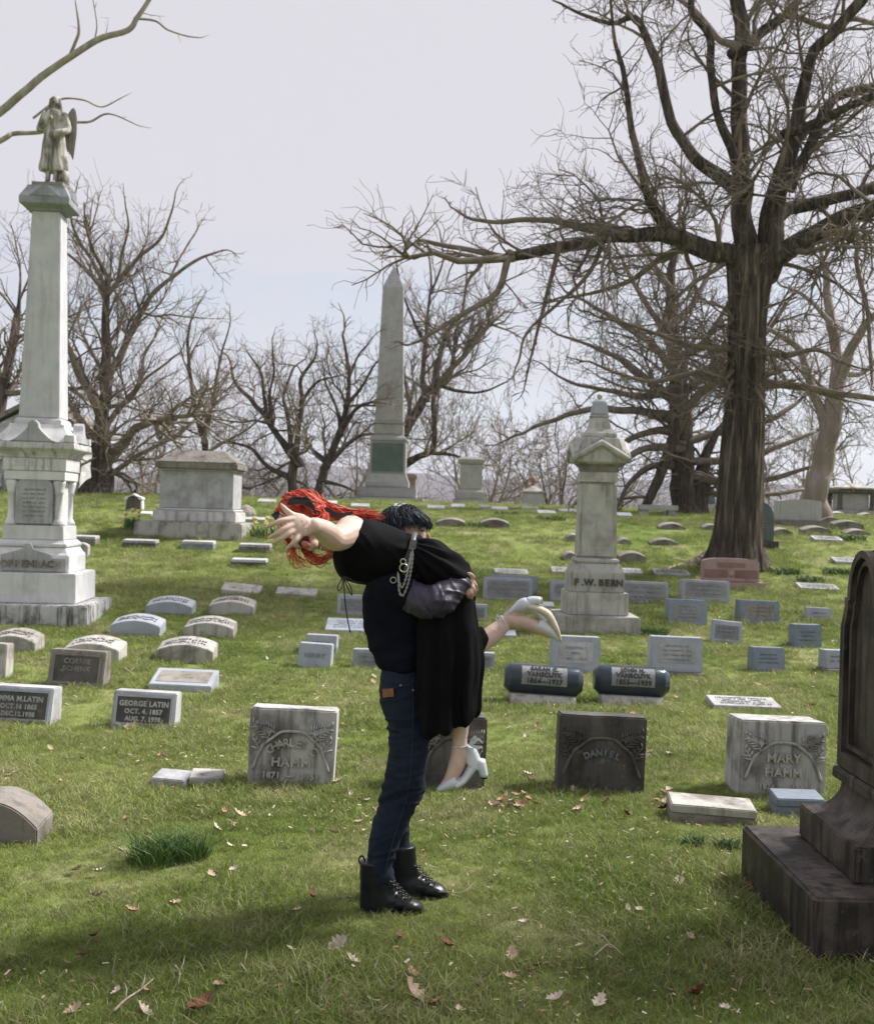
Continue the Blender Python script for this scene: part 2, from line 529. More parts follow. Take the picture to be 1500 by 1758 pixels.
class Tree:
    def __init__(s, name, label, base, mb, mt, seed, wander=.20, trop=.05, sub=1.0, twig=.010, lvl=3, group='bare trees along the cemetery crest', droop=0.0, fork=.62, thin=1.0):
        s.thin = thin
        s.r = random.Random(seed); s.T = Tubes(); s.C = Tubes()
        s.name, s.label, s.mb, s.mt, s.group = name, label, mb, mt, group
        s.base = Vector(base); s.wander, s.trop, s.sub, s.twig, s.lvl, s.droop, s.fork = wander, trop, sub, twig, lvl, droop, fork
    def rv(s, k):
        g = s.r.gauss
        return Vector((g(0, k), g(0, k), g(0, k)))
    def limb(s, px, d, dd=0.0, trunk=False, spawn=1.0, start=.12, lvl=None, length=1.0, rough=.16, n=None):
        """px: (x, y, radius) in photo pixels, at depth d and running dd metres deeper by its end"""
        m = len(px); pts = []; rr = []
        for i, (x, y, r) in enumerate(px):
            k = i/(m-1); dep = d+dd*k
            pts.append(P(x, y, dep)); rr.append(r/FPX*dep*(s.thin if i or not trunk else min(1, s.thin+.2)))
        pts.insert(0, pts[0]-(pts[1]-pts[0]).normalized()*rr[0]*1.6); rr.insert(0, rr[0])   # rooted in the wood it grows from
        path = catmull(pts, 5); rad = lerp_list(rr, len(path))
        amp = .55
        for i in range(1, len(path)-1):
            q = path[i]
            path[i] = q+Vector((noise.noise(q*1.7), noise.noise(q*1.7+Vector((9, 0, 0))), noise.noise(q*1.7+Vector((0, 9, 0)))))*rad[i]*amp
        (s.T if trunk else s.C).add(path, rad, n, rough=rough)
        if spawn: s.spawn(path, rad, s.lvl if lvl is None else lvl, spawn, start, length)
        return path, rad
    def spawn(s, path, rad, lvl, dens, start=.12, length=1.0):
        tot = sum((b-a).length for a, b in zip(path, path[1:]))
        cnt = max(2, int(tot*dens*s.sub*2.4))
        m = len(path)
        for _ in range(cnt):
            t = start+(1-start)*s.r.random(); k = t*(m-1); i = min(int(k), m-2)
            p = path[i].lerp(path[i+1], k-i); r0 = rad[i]+(rad[i+1]-rad[i])*(k-i)
            tan = (path[i+1]-path[i]).normalized()
            d = (tan*s.r.uniform(.25, .9)+s.rv(.62)+Vector((0, 0, s.trop*3-s.droop))).normalized()
            L = length*min(2.9, max(.35, r0/s.thin*s.r.uniform(11, 26)+.22))*(1-.35*t)
            s.grow(p, d, L, min(r0*.55, L*.018+.004), lvl-1)
        s.grow(path[-1], (path[-1]-path[-2]).normalized(), length*max(.5, rad[-1]*30), rad[-1], lvl-1)
    def grow(s, p, d, L, r, lvl):
        n = 5 if L > .5 else 3
        path = [p]; q = p.copy(); dd = d.copy()
        for i in range(n):
            dd = (dd+s.rv(s.wander)+Vector((0, 0, s.trop-s.droop*.3*(i/n)))).normalized()
            q = q+dd*(L/n); path.append(q)
        r = max(r, s.twig*.55)
        rad = [max(r*(1-.72*i/n), s.twig*.35) for i in range(n+1)]
        s.C.add(path, rad, 3 if r < .02 else None, cap=r > .02)
        if lvl <= 0: return
        k = max(2, int(L*s.sub*(3.4 if lvl > 1 else 4.6)+s.r.random()))
        for _ in range(k):
            t = s.r.uniform(.18, 1.0)*n; i = min(int(t), n-1)
            b0 = path[i].lerp(path[i+1], t-i)
            tan = (path[i+1]-path[i]).normalized()
            side = s.rv(1.0); side = (side-tan*side.dot(tan))
            if side.length < 1e-5: continue
            side.normalize()
            nd = (tan*s.r.uniform(.45, 1.0)+side*s.r.uniform(.5, 1.0)+Vector((0, 0, s.trop*2-s.droop))).normalized()
            s.grow(b0, nd, L*s.r.uniform(.30, s.fork), rad[i]*.6, lvl-1)
    def build(s):
        o = empty(s.name, s.base)
        tag(o, s.label, 'tree', s.group)
        for T, nm, m in ((s.T, 'trunk', s.mb), (s.C, 'crown', s.mt)):
            if not T.f: continue
            T.v = [v-s.base for v in T.v]
            T.build(nm, m, o)
        return o

# the large oak-like tree: trunk, leaders and limbs followed from the photo
D = 22.5
B = onground(1262, D)
t = Tree('bare_tree', 'largest bare tree, thick furrowed brown trunk behind the reddish granite gravestone', B, m_bark, m_twig, 11, .28, .03, 1.35, .012, 3, droop=.05)
def trunk_flare():
    """fluted trunk with root flare"""
    n_rid = 11
    prof = [(1258, 976, 57), (1260, 962, 50), (1262, 940, 44), (1265, 900, 40), (1272, 800, 37), (1279, 700, 33), (1283, 600, 31), (1286, 520, 33), (1290, 455, 40), (1293, 425, 36)]
    pts = catmull([P(x, y, D) for x, y, r in prof], 6); rad = lerp_list([r/FPX*D for x, y, r in prof], len(pts)); n = 96
    T = t.T; base = len(T.v)
    for i, p in enumerate(pts):
        z = p.z-B.z
        for k in range(n):
            a = 2*math.pi*k/n
            fl = 1+(.05+.16*math.exp(-max(z, 0)/.55))*math.sin(a*5+1.3+.5*noise.noise(Vector((z*.5, 0, 0))))+.13*noise.noise(Vector((math.cos(a)*2.2, math.sin(a)*2.2, z*.35)))+.05*noise.noise(Vector((math.cos(a)*7, math.sin(a)*7, z*.6)))-.075*max(0, 1-abs(noise.noise(Vector((math.cos(a)*6, math.sin(a)*6, z*.28+5))))*7)-.04*max(0, 1-abs(noise.noise(Vector((math.cos(a)*13, math.sin(a)*13, z*.5+9))))*6)
            T.v.append(p+Vector((math.cos(a)*rad[i]*fl, math.sin(a)*rad[i]*fl, 0)))
        if i:
            o = base+(i-1)*n
            for k in range(n): T.f.append((o+k, o+(k+1) % n, o+n+(k+1) % n, o+n+k))
trunk_flare()
# surface roots
for ax, ay, bx, by in ((1225, 962, 1150, 978), (1305, 962, 1322, 972), (1240, 968, 1215, 985)):
    a_, b_ = G(ax, ay), G(bx, by)
    t.T.add(catmull([a_+Vector((0, 0, .12)), a_.lerp(b_, .5)+Vector((0, 0, .03)), b_-Vector((0, 0, .05))], 4), [.14, .12, .11, .1, .09, .07, .06, .05, .03])
L = t.limb
L([(1276, 445, 22), (1273, 340, 17), (1270, 240, 15), (1269, 80, 13), (1268, 0, 12), (1267, -90, 9), (1272, -190, 5)], D, .3, True, .55, .2, 3)
L([(1318, 440, 26), (1332, 350, 19), (1344, 288, 15), (1364, 216, 13), (1392, 100, 10), (1432, 52, 10), (1476, 0, 10), (1510, -60, 7)], D, -.9, True, .6, .2)
L([(1360, 310, 11), (1392, 244, 9), (1416, 192, 8), (1436, 164, 8), (1500, 148, 8), (1570, 120, 6)], D-.5, .8, True, .7)
L([(1358, 226, 9), (1412, 204, 8), (1460, 180, 7), (1510, 158, 6)], D-.6, -.8, True, .7)
L([(1275, 452, 22), (1248, 440, 20), (1180, 416, 16), (1124, 400, 13), (1060, 404, 12), (980, 420, 10), (900, 434, 9), (872, 442, 8)], D, -.8, True, 1.1, .15)
L([(872, 442, 7), (852, 500, 6), (800, 536, 5), (760, 560, 4), (720, 585, 3)], D-.8, -.4, False, 1.3, length=.6)
L([(872, 442, 6), (820, 432, 5), (750, 417, 4), (725, 412, 3)], D-.8, .5, False, 1.5, length=.55)
L([(1060, 402, 8), (980, 386, 6), (916, 376, 5), (852, 380, 4), (810, 376, 3), (785, 362, 2.5)], D-.5, .9, False, 1.4, length=.65)
L([(1255, 318, 13), (1188, 264, 10), (1148, 192, 9), (1124, 100, 8), (1092, 32, 6), (1052, 40, 4), (1000, 24, 3), (960, 4, 2)], D, .9, True, 1.0)
L([(1140, 395, 11), (1116, 340, 8), (1096, 280, 7), (1084, 220, 6), (1072, 132, 5), (1056, 72, 3.5), (1048, 0, 2.5)], D-.3, -.6, True, 1.2)
L([(1258, 262, 10), (1232, 192, 7), (1220, 120, 7), (1216, 60, 7), (1188, 24, 6), (1186, -10, 6), (1180, -60, 4)], D, -.6, True, .8)
L([(1268, 86, 11), (1300, 64, 9), (1340, 32, 8), (1368, 4, 7), (1390, -40, 5)], D, .5, True, .8)
L([(1345, 28, 6), (1372, 28, 5), (1416, 46, 5), (1460, 32, 5), (1500, 40, 4)], D, .7, False, .8)
L([(1262, 80, 8), (1235, 70, 6), (1215, 45, 5), (1190, 15, 5)], D, 1.0, False, .8)
L([(1310, 445, 20), (1360, 424, 17), (1420, 388, 14), (1500, 352, 14), (1590, 318, 9), (1680, 290, 5)], D, -1.2, True, .9)
L([(1338, 372, 13), (1360, 356, 12), (1420, 344, 11), (1500, 324, 11), (1590, 300, 7)], D, .8, True, .8)
L([(1410, 396, 9), (1440, 398, 8), (1472, 404, 5), (1470, 440, 4), (1476, 480, 4), (1488, 528, 4), (1496, 640, 3)], D-.5, -.3, False, .9)
L([(1272, 660, 9), (1340, 660, 7), (1420, 672, 6), (1500, 684, 5), (1570, 690, 4)], D, -.9, False, 1.0)
L([(1262, 648, 8), (1200, 640, 5), (1120, 655, 4), (1060, 640, 3), (1010, 620, 2)], D, -.7, False, 1.3)
L([(1265, 600, 7), (1180, 590, 4), (1090, 560, 3), (1030, 545, 2.2)], D, -1.0, False, 1.4)
L([(1290, 600, 7), (1350, 610, 5), (1400, 600, 4), (1440, 620, 3)], D, -1.0, False, 1.2)
L([(1040, 402, 5), (1010, 470, 4), (960, 520, 3), (905, 570, 2.4), (890, 620, 2)], D-.5, -.3, False, 1.2)
L([(960, 425, 5), (945, 480, 4), (925, 560, 3), (905, 640, 2)], D-.7, .5, False, 1.2)
L([(1180, 425, 9), (1135, 440, 6), (1085, 480, 5), (1030, 500, 3.5), (980, 510, 2.5)], D, .9, False, 1.2)
for x0, y0, x1, y1 in ((1270, 620, 1190, 700), (1262, 640, 1235, 700), (1285, 640, 1330, 720), (1262, 560, 1215, 520), (1295, 560, 1335, 520), (1258, 680, 1215, 640), (1290, 675, 1340, 640)):
    L([(x0, y0, 4), ((x0*2+x1)/3, (y0+y1)/2-8, 3), (x1, y1, 1.8)], D, random.uniform(-1.2, -.2), False, 2.2)
t.build()

# the dark spreading tree behind it
D = 35.0
B = onground(1182, D)
t = Tree('bare_tree', 'dark bare tree with low spreading limbs just left of the large trunk', B, m_bark2, m_twig2, 21, .22, .03, .95, .015, 3, droop=.05)
L = t.limb
L([(1180, 888, 26), (1174, 820, 22), (1168, 740, 19), (1160, 640, 14), (1155, 560, 11), (1150, 480, 8), (1158, 430, 6), (1165, 390, 3)], D, .5, True, .8, .3, rough=.25)
L([(1198, 888, 17), (1202, 830, 14), (1212, 780, 9), (1232, 740, 6)], D, .4, True, .4, .4)
L([(1100, 880, 7), (1125, 830, 9), (1150, 770, 10), (1166, 720, 9)], D-.5, .3, True, .4, .3)
L([(1166, 720, 12), (1110, 708, 7), (1040, 703, 6), (985, 708, 5), (950, 722, 4), (912, 735, 3)], D, -1.5, False, .7)
for pl in ([(1165, 690, 10), (1110, 650, 7), (1060, 615, 5), (1005, 590, 3), (960, 575, 2)], [(1162, 650, 9), (1120, 590, 6), (1060, 550, 5), (1010, 520, 3), (970, 500, 2)],
           [(1158, 600, 8), (1120, 540, 5), (1085, 480, 4), (1060, 430, 2.5)], [(1156, 560, 7), (1190, 520, 5), (1215, 470, 4), (1230, 420, 2.5)],
           [(1165, 680, 9), (1210, 640, 6), (1250, 590, 5), (1300, 570, 3)], [(1170, 740, 10), (1120, 740, 6), (1070, 760, 5), (1030, 800, 4), (1000, 840, 3)],
           [(1172, 770, 9), (1110, 770, 6), (1060, 800, 5), (1030, 850, 4)], [(1174, 800, 8), (1120, 800, 6), (1080, 830, 4), (1060, 870, 3)],
           [(1175, 760, 9), (1240, 740, 6), (1320, 720, 5), (1370, 690, 3)], [(1178, 790, 8), (1260, 790, 6), (1330, 770, 5), (1400, 740, 3)],
           [(1178, 815, 8), (1250, 830, 6), (1330, 820, 5), (1395, 800, 3)], [(1178, 830, 7), (1230, 850, 5), (1310, 850, 4), (1380, 840, 3)],
           [(1160, 620, 8), (1205, 590, 5), (1240, 540, 4), (1260, 500, 3)], [(1164, 665, 8), (1100, 680, 6), (1040, 670, 4), (990, 660, 3)], [(1152, 500, 6), (1120, 450, 4), (1090, 410, 3), (1070, 380, 2)]):
    L(pl, D, t.r.uniform(-2.2, 2.2), False, .75)
t.build()

# pale smooth tree at the far side
D = 31.0
B = onground(1404, D)
t = Tree('bare_tree', 'pale smooth-barked bare tree behind the wide grey slab', B, m_bark3, m_twig3, 31, .2, .05, .6, .013, 3)
L = t.limb
L([(1402, 896, 25), (1406, 850, 21), (1414, 790, 19), (1424, 740, 18), (1436, 670, 15)], D, 0, True, 0)
L([(1434, 675, 12), (1436, 610, 9), (1428, 560, 9), (1418, 510, 7), (1416, 460, 5), (1405, 420, 3)], D, .8, True, .8)
L([(1436, 680, 10), (1460, 600, 8), (1490, 555, 7), (1520, 520, 4)], D, -.8, True, .8)
L([(1420, 745, 9), (1402, 690, 8), (1385, 640, 7), (1372, 600, 6), (1340, 575, 5), (1310, 560, 3)], D, .6, True, .9)
L([(1424, 550, 5), (1395, 520, 4), (1370, 500, 3), (1340, 490, 2)], D, .6, False, .9)
L([(1445, 640, 6), (1480, 640, 4), (1520, 600, 3)], D, .6, False, .9)
t.build()

# tree behind the tall column
D = 37.0
B = onground(172, D)
t = Tree('bare_tree', 'tall bare brown tree beside the column with many ascending limbs', B, m_bark, m_twig, 41, .20, .05, 1.15, .014, 3, thin=.66)
L = t.limb
L([(168, 868, 36), (170, 820, 29), (172, 780, 22), (176, 720, 17), (180, 640, 13), (182, 560, 11), (183, 510, 9), (184, 475, 7)], D, 0, True, .5, .3, rough=.3)
for pl in ([(183, 515, 7), (165, 480, 6), (140, 455, 5), (118, 437, 4)], [(183, 500, 6), (160, 450, 5), (135, 410, 4), (122, 370, 3), (130, 330, 2)],
           [(185, 505, 7), (205, 480, 6), (240, 440, 5), (275, 410, 4), (292, 370, 3), (300, 340, 2)], [(200, 488, 5), (208, 440, 4), (220, 390, 3), (215, 350, 2)],
           [(188, 645, 11), (215, 590, 9), (235, 550, 8), (258, 510, 7), (292, 478, 5), (340, 445, 4), (380, 430, 2.5)], [(292, 478, 4), (310, 440, 3), (335, 400, 2.5), (345, 380, 2)],
           [(172, 710, 12), (150, 670, 10), (128, 620, 9), (112, 580, 7), (100, 540, 5)], [(170, 690, 8), (140, 640, 6), (120, 600, 5)],
           [(176, 740, 9), (205, 700, 7), (238, 660, 6), (248, 610, 4), (265, 580, 3)], [(182, 700, 7), (220, 690, 5), (250, 650, 4), (290, 620, 3)],
           [(170, 760, 9), (140, 720, 8), (115, 680, 7), (95, 640, 5)], [(165, 780, 8), (130, 740, 6), (105, 720, 5)],
           [(185, 790, 13), (210, 765, 12), (232, 735, 11)], [(190, 815, 8), (240, 780, 6), (290, 755, 5), (330, 725, 4), (362, 690, 3)],
           [(186, 805, 6), (215, 815, 4), (235, 835, 4), (220, 855, 3)], [(182, 600, 6), (205, 560, 4), (215, 530, 3)], [(178, 640, 6), (150, 590, 4), (135, 550, 3), (150, 510, 2)]):
    L(pl, D, t.r.uniform(-2, 2), False, .62)
t.build()

def free_tree(name, label, px, d, top, mb, mt, seed, stems=1, spread_=.35, sub=.6, r0=.16, lvl=3, lean=0.0, **kw):
    """an unremarkable tree: one or more stems that fork on their own"""
    B = onground(px, d)
    kw.setdefault('twig', .030)
    t = Tree(name, label, B, mb, mt, seed, sub=sub, lvl=lvl, **kw)
    Ht = (CAMH+ray(px, top)[1]*d)-B.z
    for k in range(stems):
        a = t.r.uniform(0, 6.28); dirv = Vector((math.cos(a)*spread_+lean, math.sin(a)*spread_*.6, 1)).normalized()
        q = B+Vector((math.cos(a), math.sin(a), 0))*r0*.8*(stems > 1)-Vector((0, 0, .1)); pts = [q]; n = 6
        for i in range(n):
            dirv = (dirv+t.rv(.11)+Vector((0, 0, .07))).normalized(); q = q+dirv*(Ht*.72/n); pts.append(q)
        path = catmull(pts, 3); rad = lerp_list([r0*1.25, r0, r0*.8, r0*.62, r0*.45, r0*.3, r0*.16], len(path))
        t.T.add(path, rad, rough=.2)
        m = len(path)
        for j in range(7):
            i = int(m*(.28+.68*j/7)); tan = (path[min(i+1, m-1)]-path[i-1]).normalized()
            dv = (tan*.55+t.rv(.55)+Vector((0, 0, .28))).normalized()
            t.grow(path[i], dv, Ht*t.r.uniform(.22, .40), rad[i]*.6, lvl-1)
        t.grow(path[-1], dirv, Ht*.26, rad[-1], lvl-1)
    return t.build()

# slender forked tree, and the twisting pair near the middle
D = 40.0
t = Tree('bare_tree', 'slender forked bare tree behind the pale sarcophagus tomb', onground(352, D), m_bark2, m_twig, 51, .2, .05, 1.15, .014, 3, thin=.68)
L = t.limb
L([(356, 868, 8), (354, 800, 8), (352, 762, 8), (346, 740, 7), (333, 695, 6), (326, 640, 5), (322, 590, 4), (326, 555, 3)], D, .6, True, .7, .4)
L([(350, 755, 6), (362, 710, 5), (370, 660, 4), (380, 610, 3), (394, 560, 2)], D, -.8, False, .7)
L([(352, 780, 5), (385, 758, 4), (420, 740, 3), (445, 720, 2)], D, .8, False, .7)
t.build()
D = 41.0
t = Tree('bare_tree', 'twisting bare tree forking low above the red hair', onground(499, D), m_bark2, m_twig, 52, .30, .05, 1.15, .014, 3, thin=.68)
L = t.limb
L([(500, 874, 12), (500, 846, 11), (505, 795, 12), (508, 780, 11)], D, 0, True, 0)
for pl in ([(508, 790, 10), (480, 752, 8), (457, 716, 7), (434, 690, 6), (403, 656, 4), (395, 620, 3)], [(508, 785, 9), (512, 744, 7), (519, 687, 6), (516, 650, 5), (539, 616, 3), (545, 590, 2)],
           [(457, 716, 5), (452, 670, 4), (445, 635, 3), (425, 605, 2)], [(466, 725, 4), (462, 680, 3), (470, 640, 3), (468, 600, 2)], [(519, 687, 4), (545, 655, 3), (580, 645, 2)],
           [(500, 770, 6), (495, 720, 5), (487, 680, 4), (500, 640, 3)], [(498, 820, 7), (460, 800, 5), (430, 770, 4), (400, 760, 3)]):
    L(pl, D, t.r.uniform(-1.5, 1.5), True, .62)
t.build()
D = 43.0
t = Tree('bare_tree', 'leaning bare tree just left of the obelisk', onground(540, D), m_bark2, m_twig, 53, .28, .05, 1.15, .014, 3, thin=.68)
L = t.limb
L([(538, 876, 12), (545, 845, 11), (563, 792, 10), (585, 741, 9), (596, 693, 7), (599, 650, 5), (595, 610, 4), (588, 575, 3)], D, .5, True, .6, .35)
for pl in ([(560, 800, 7), (590, 770, 5), (615, 750, 4), (640, 745, 3)], [(590, 730, 6), (615, 700, 4), (640, 690, 3)], [(596, 693, 5), (620, 665, 4), (640, 630, 3)],
           [(552, 828, 6), (575, 830, 4), (597, 838, 3)], [(585, 741, 5), (578, 700, 4), (560, 660, 3), (555, 630, 2)], [(560, 795, 6), (535, 770, 4), (525, 745, 3)], [(598, 650, 3), (615, 610, 2.5), (632, 590, 2)]):
    L(pl, D, t.r.uniform(-1.5, 1.5), True, .62)
t.build()
D = 47.0
t = Tree('bare_tree', 'bare tree arching out from behind the obelisk with an upswept limb', onground(662, D), m_bark, m_twig, 54, .22, .05, 1.15, .015, 3, thin=.68)
L = t.limb
L([(664, 880, 22), (668, 820, 19), (680, 775, 17), (692, 745, 14), (712, 708, 12), (730, 678, 10), (750, 664, 9)], D, 0, True, .3, .4)
for pl in ([(680, 805, 11), (712, 788, 9), (736, 776, 8), (746, 745, 7), (744, 690, 6), (750, 650, 4)], [(730, 678, 8), (726, 644, 7), (730, 590, 6), (735, 537, 4), (740, 480, 3), (735, 430, 2)],
           [(746, 664, 8), (752, 617, 7), (770, 569, 6), (792, 537, 4), (800, 490, 3)], [(752, 662, 7), (772, 645, 6), (780, 600, 5), (785, 560, 3), (815, 540, 2)],
           [(755, 660, 5), (790, 672, 4), (830, 672, 3), (870, 655, 2)], [(700, 730, 6), (702, 690, 5), (692, 640, 4), (690, 610, 3)], [(738, 776, 5), (775, 780, 4), (800, 790, 3)],
           [(731, 590, 5), (710, 550, 4), (690, 500, 3), (680, 450, 2)], [(740, 500, 3), (760, 450, 2.5), (755, 400, 2)]):
    L(pl, D, t.r.uniform(-1.5, 1.5), True, .55)
t.build()

free_tree('bare_tree', 'bare tree whose twigs show at the picture edge beyond the column', -25, 41, 360, m_bark2, m_twig, 61, 2, .25, .85, .30, twig=.018)
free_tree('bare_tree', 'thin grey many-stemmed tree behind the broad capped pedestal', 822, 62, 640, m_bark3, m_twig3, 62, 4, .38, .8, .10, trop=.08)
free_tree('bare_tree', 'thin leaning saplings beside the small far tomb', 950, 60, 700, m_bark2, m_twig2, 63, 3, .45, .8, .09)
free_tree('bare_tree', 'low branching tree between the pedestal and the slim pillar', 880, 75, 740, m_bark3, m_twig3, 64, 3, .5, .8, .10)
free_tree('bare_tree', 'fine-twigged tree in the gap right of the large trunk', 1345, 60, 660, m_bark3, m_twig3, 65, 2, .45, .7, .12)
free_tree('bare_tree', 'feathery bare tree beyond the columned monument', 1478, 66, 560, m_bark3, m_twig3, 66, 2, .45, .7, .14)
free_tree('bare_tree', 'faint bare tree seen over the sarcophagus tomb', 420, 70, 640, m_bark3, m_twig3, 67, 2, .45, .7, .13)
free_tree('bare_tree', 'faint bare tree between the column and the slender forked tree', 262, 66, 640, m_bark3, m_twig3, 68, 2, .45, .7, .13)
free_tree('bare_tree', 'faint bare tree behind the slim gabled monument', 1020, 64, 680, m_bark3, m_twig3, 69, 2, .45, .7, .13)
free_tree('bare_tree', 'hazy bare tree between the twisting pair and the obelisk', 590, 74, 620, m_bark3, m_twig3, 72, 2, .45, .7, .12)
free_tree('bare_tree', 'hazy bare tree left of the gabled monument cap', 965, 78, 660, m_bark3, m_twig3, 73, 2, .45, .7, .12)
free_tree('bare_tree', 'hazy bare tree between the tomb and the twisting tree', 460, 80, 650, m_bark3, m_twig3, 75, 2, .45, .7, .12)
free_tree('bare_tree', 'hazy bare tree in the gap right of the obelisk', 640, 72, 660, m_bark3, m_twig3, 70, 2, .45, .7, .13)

# sycamore whose limbs reach in from beyond the picture's edge
D = 24.0
B = onground(-330, D)
t = Tree('sycamore_tree', 'pale mottled sycamore limbs reaching in above the angel statue', B, m_syc, m_syc, 71, .24, .02, .30, .009, 2, group=None)
del_group = t
L = t.limb
top0 = P(-330, 560, D)
t.T.add(catmull([B-Vector((0, 0, .2)), B+Vector((.1, 0, 2.5)), top0, P(-335, 200, D), P(-320, -200, D)], 6), lerp_list([.55, .44, .40, .33, .2], 25), rough=.1)
L([(-325, 420, 14), (-200, 330, 11), (-90, 258, 8.5), (0, 192, 7), (61, 139, 6.5), (120, 99, 6), (165, 69, 5.5), (219, 51, 5), (235, 29, 4.5), (256, 0, 4), (285, -50, 3)], D, .6, True, .20, .5, 2, .6)
L([(235, 31, 2.6), (267, 35, 2.1), (288, 51, 1.9), (320, 61, 1.6), (344, 64, 1.0)], D+.5, .2, False, .4, .6, 1, .4)
L([(121, 94, 3.2), (130, 72, 3.2), (136, 50, 3), (131, 11, 1.6)], D+.4, 0, False, .3, .6, 1, .3)
L([(163, 66, 1.6), (166, 40, 1.3), (160, 0, 1.0)], D+.4, 0, False, .3, .5, 1, .4)
L([(-250, 375, 8), (-120, 300, 6), (0, 240, 4.6), (21, 229, 4.4), (67, 227, 3.6), (123, 211, 2.6), (155, 208, 2.2), (187, 195, 1.7), (240, 216, .9)], D+.8, .9, False, .25, .5, 2, .5)
L([(61, 200, 2.2), (101, 171, 2.0), (144, 171, 1.8), (176, 183, 1.5), (213, 165, .8)], D+1.3, .2, False, .4, .5, 1, .4)
t.build()

# winter brush along the edge of the drop: one tangled mass
T = Tubes(); R_ = random.Random(5)
for _ in range(620):
    d = R_.uniform(54, 96); x = R_.uniform(-.42, .42)*d
    q = Vector((x, d, gz(x, d)-.2)); h = R_.uniform(1.2, 2.8)*(1.45 if d > 68 else 1.0)
    for s_ in range(R_.randint(2, 4)):
        a = R_.uniform(0, 6.28); dv = Vector((math.cos(a)*.4, math.sin(a)*.4, 1)).normalized(); p = q.copy(); pts = [p]
        for i in range(4):
            dv = (dv+Vector((R_.gauss(0, .22), R_.gauss(0, .22), .05))).normalized(); p = p+dv*h/4; pts.append(p)
        T.add(pts, [.035, .028, .02, .014, .008], 3, False)
        for k in range(5):
            b0 = pts[R_.randint(1, 4)]; dv2 = (dv+Vector((R_.gauss(0, .7), R_.gauss(0, .7), R_.gauss(.1, .4)))).normalized()
            T.add([b0, b0+dv2*h*.14, b0+dv2*h*.26+Vector((0, 0, R_.gauss(0, .1)))], [.014, .011, .006], 3, False)
m_brush = plain('brush_twigs', (.26, .205, .182), 1, .1, (.19, .145, .128), .2)
tag(T.build('brush_thicket', m_brush), 'tangled winter brush along the far edge of the lawn', 'brush', kind='stuff')

# ------------------------------------------------------------------ stone materials
S_grey = stone('granite_grey_blue', (.34, .375, .44), (.42, .45, .51), (.20, .21, .24), .35, .25, .7, .22)
S_pale = stone('granite_pale', (.40, .41, .44), (.52, .52, .54), (.16, .15, .14), .45, .35, .8, .2)
S_blue = stone('granite_blue_dark', (.20, .245, .315), (.26, .30, .37), (.10, .12, .15), .35, .25, .6, .25)
S_weath = stone('limestone_weathered', (.40, .385, .36), (.50, .48, .45), (.12, .105, .09), .75, .70, .9, .12, .25)
S_brown = stone('stone_brown_grey', (.235, .215, .190), (.31, .285, .26), (.075, .065, .055), .7, .6, .9, .15, .2)
S_marble = stone('marble_white', (.58, .59, .60), (.66, .66, .67), (.26, .24, .22), .30, .22, .75, .05)
S_shaft = stone('marble_shaft', (.43, .44, .47), (.50, .51, .53), (.27, .24, .23), .25, .35, .7, .05)
S_marbled = stone('marble_stained', (.52, .52, .53), (.60, .60, .60), (.085, .062, .055), .35, .62, .8, .05)
S_dark = stone('stone_blackened', (.085, .080, .074), (.135, .125, .112), (.022, .022, .022), .8, .6, .85, .1, .18)
S_hamm = stone('marble_hamm', (.40, .40, .40), (.50, .49, .48), (.105, .092, .082), .8, .85, .85, .1, .15)
S_panel = stone('panel_dark', (.060, .056, .052), (.10, .092, .084), (.17, .165, .15), .35, .3, .7, .2, .25)
S_letter = stone('lettering_pale', (.46, .47, .48), (.36, .36, .36), (.12, .11, .10), .7, .2, .8, .0)
S_pgrey = stone('panel_tooled', (.36, .37, .39), (.28, .29, .31), (.15, .15, .15), .5, .2, .9, .5, bstr=.8)
S_red = stone('granite_red', (.44, .30, .285), (.50, .37, .35), (.16, .10, .10), .35, .15, .5, .3)
S_redp = stone('granite_red_polished', (.25, .135, .13), (.32, .18, .17), (.15, .08, .08), .4, .3, .25, .25)
S_cyl = stone('granite_polished_blue', (.034, .046, .064), (.050, .066, .088), (.02, .03, .04), .4, .2, .16, .3, bstr=.08)
S_teal = stone('slate_green', (.110, .150, .150), (.150, .190, .185), (.06, .08, .08), .4, .3, .55, .15)
S_obel = stone('granite_obelisk', (.385, .38, .395), (.44, .435, .445), (.24, .225, .22), .35, .35, .85, .2)
S_base = stone('marble_base_stained', (.47, .48, .49), (.55, .55, .56), (.055, .042, .038), .8, .9, .8, .05, cover=.01)
S_cut = plain('letter_shadow', (.16, .15, .145), .95, .1, (.26, .25, .24), 30)
S_cutd = plain('letter_dark', (.045, .042, .04), .95, .1, (.09, .085, .08), 30)
S_cutb = plain('letter_blue', (.12, .135, .16), .95, .1, (.2, .21, .23), 30)
S_bern = stone('bern_stone', (.42, .42, .40), (.52, .51, .48), (.15, .125, .095), .45, .6, .85, .1)
S_bernp = stone('bern_panel', (.36, .40, .455), (.42, .455, .50), (.26, .27, .28), .3, .25, .6, .1)
S_cap = stone('cap_slate', (.27, .285, .31), (.33, .345, .365), (.10, .11, .11), .4, .4, .75, .1)
S_black = stone('stone_dark_monument', (.062, .048, .040), (.115, .092, .078), (.010, .009, .008), .75, .95, .6, .1, .10, cover=.03)

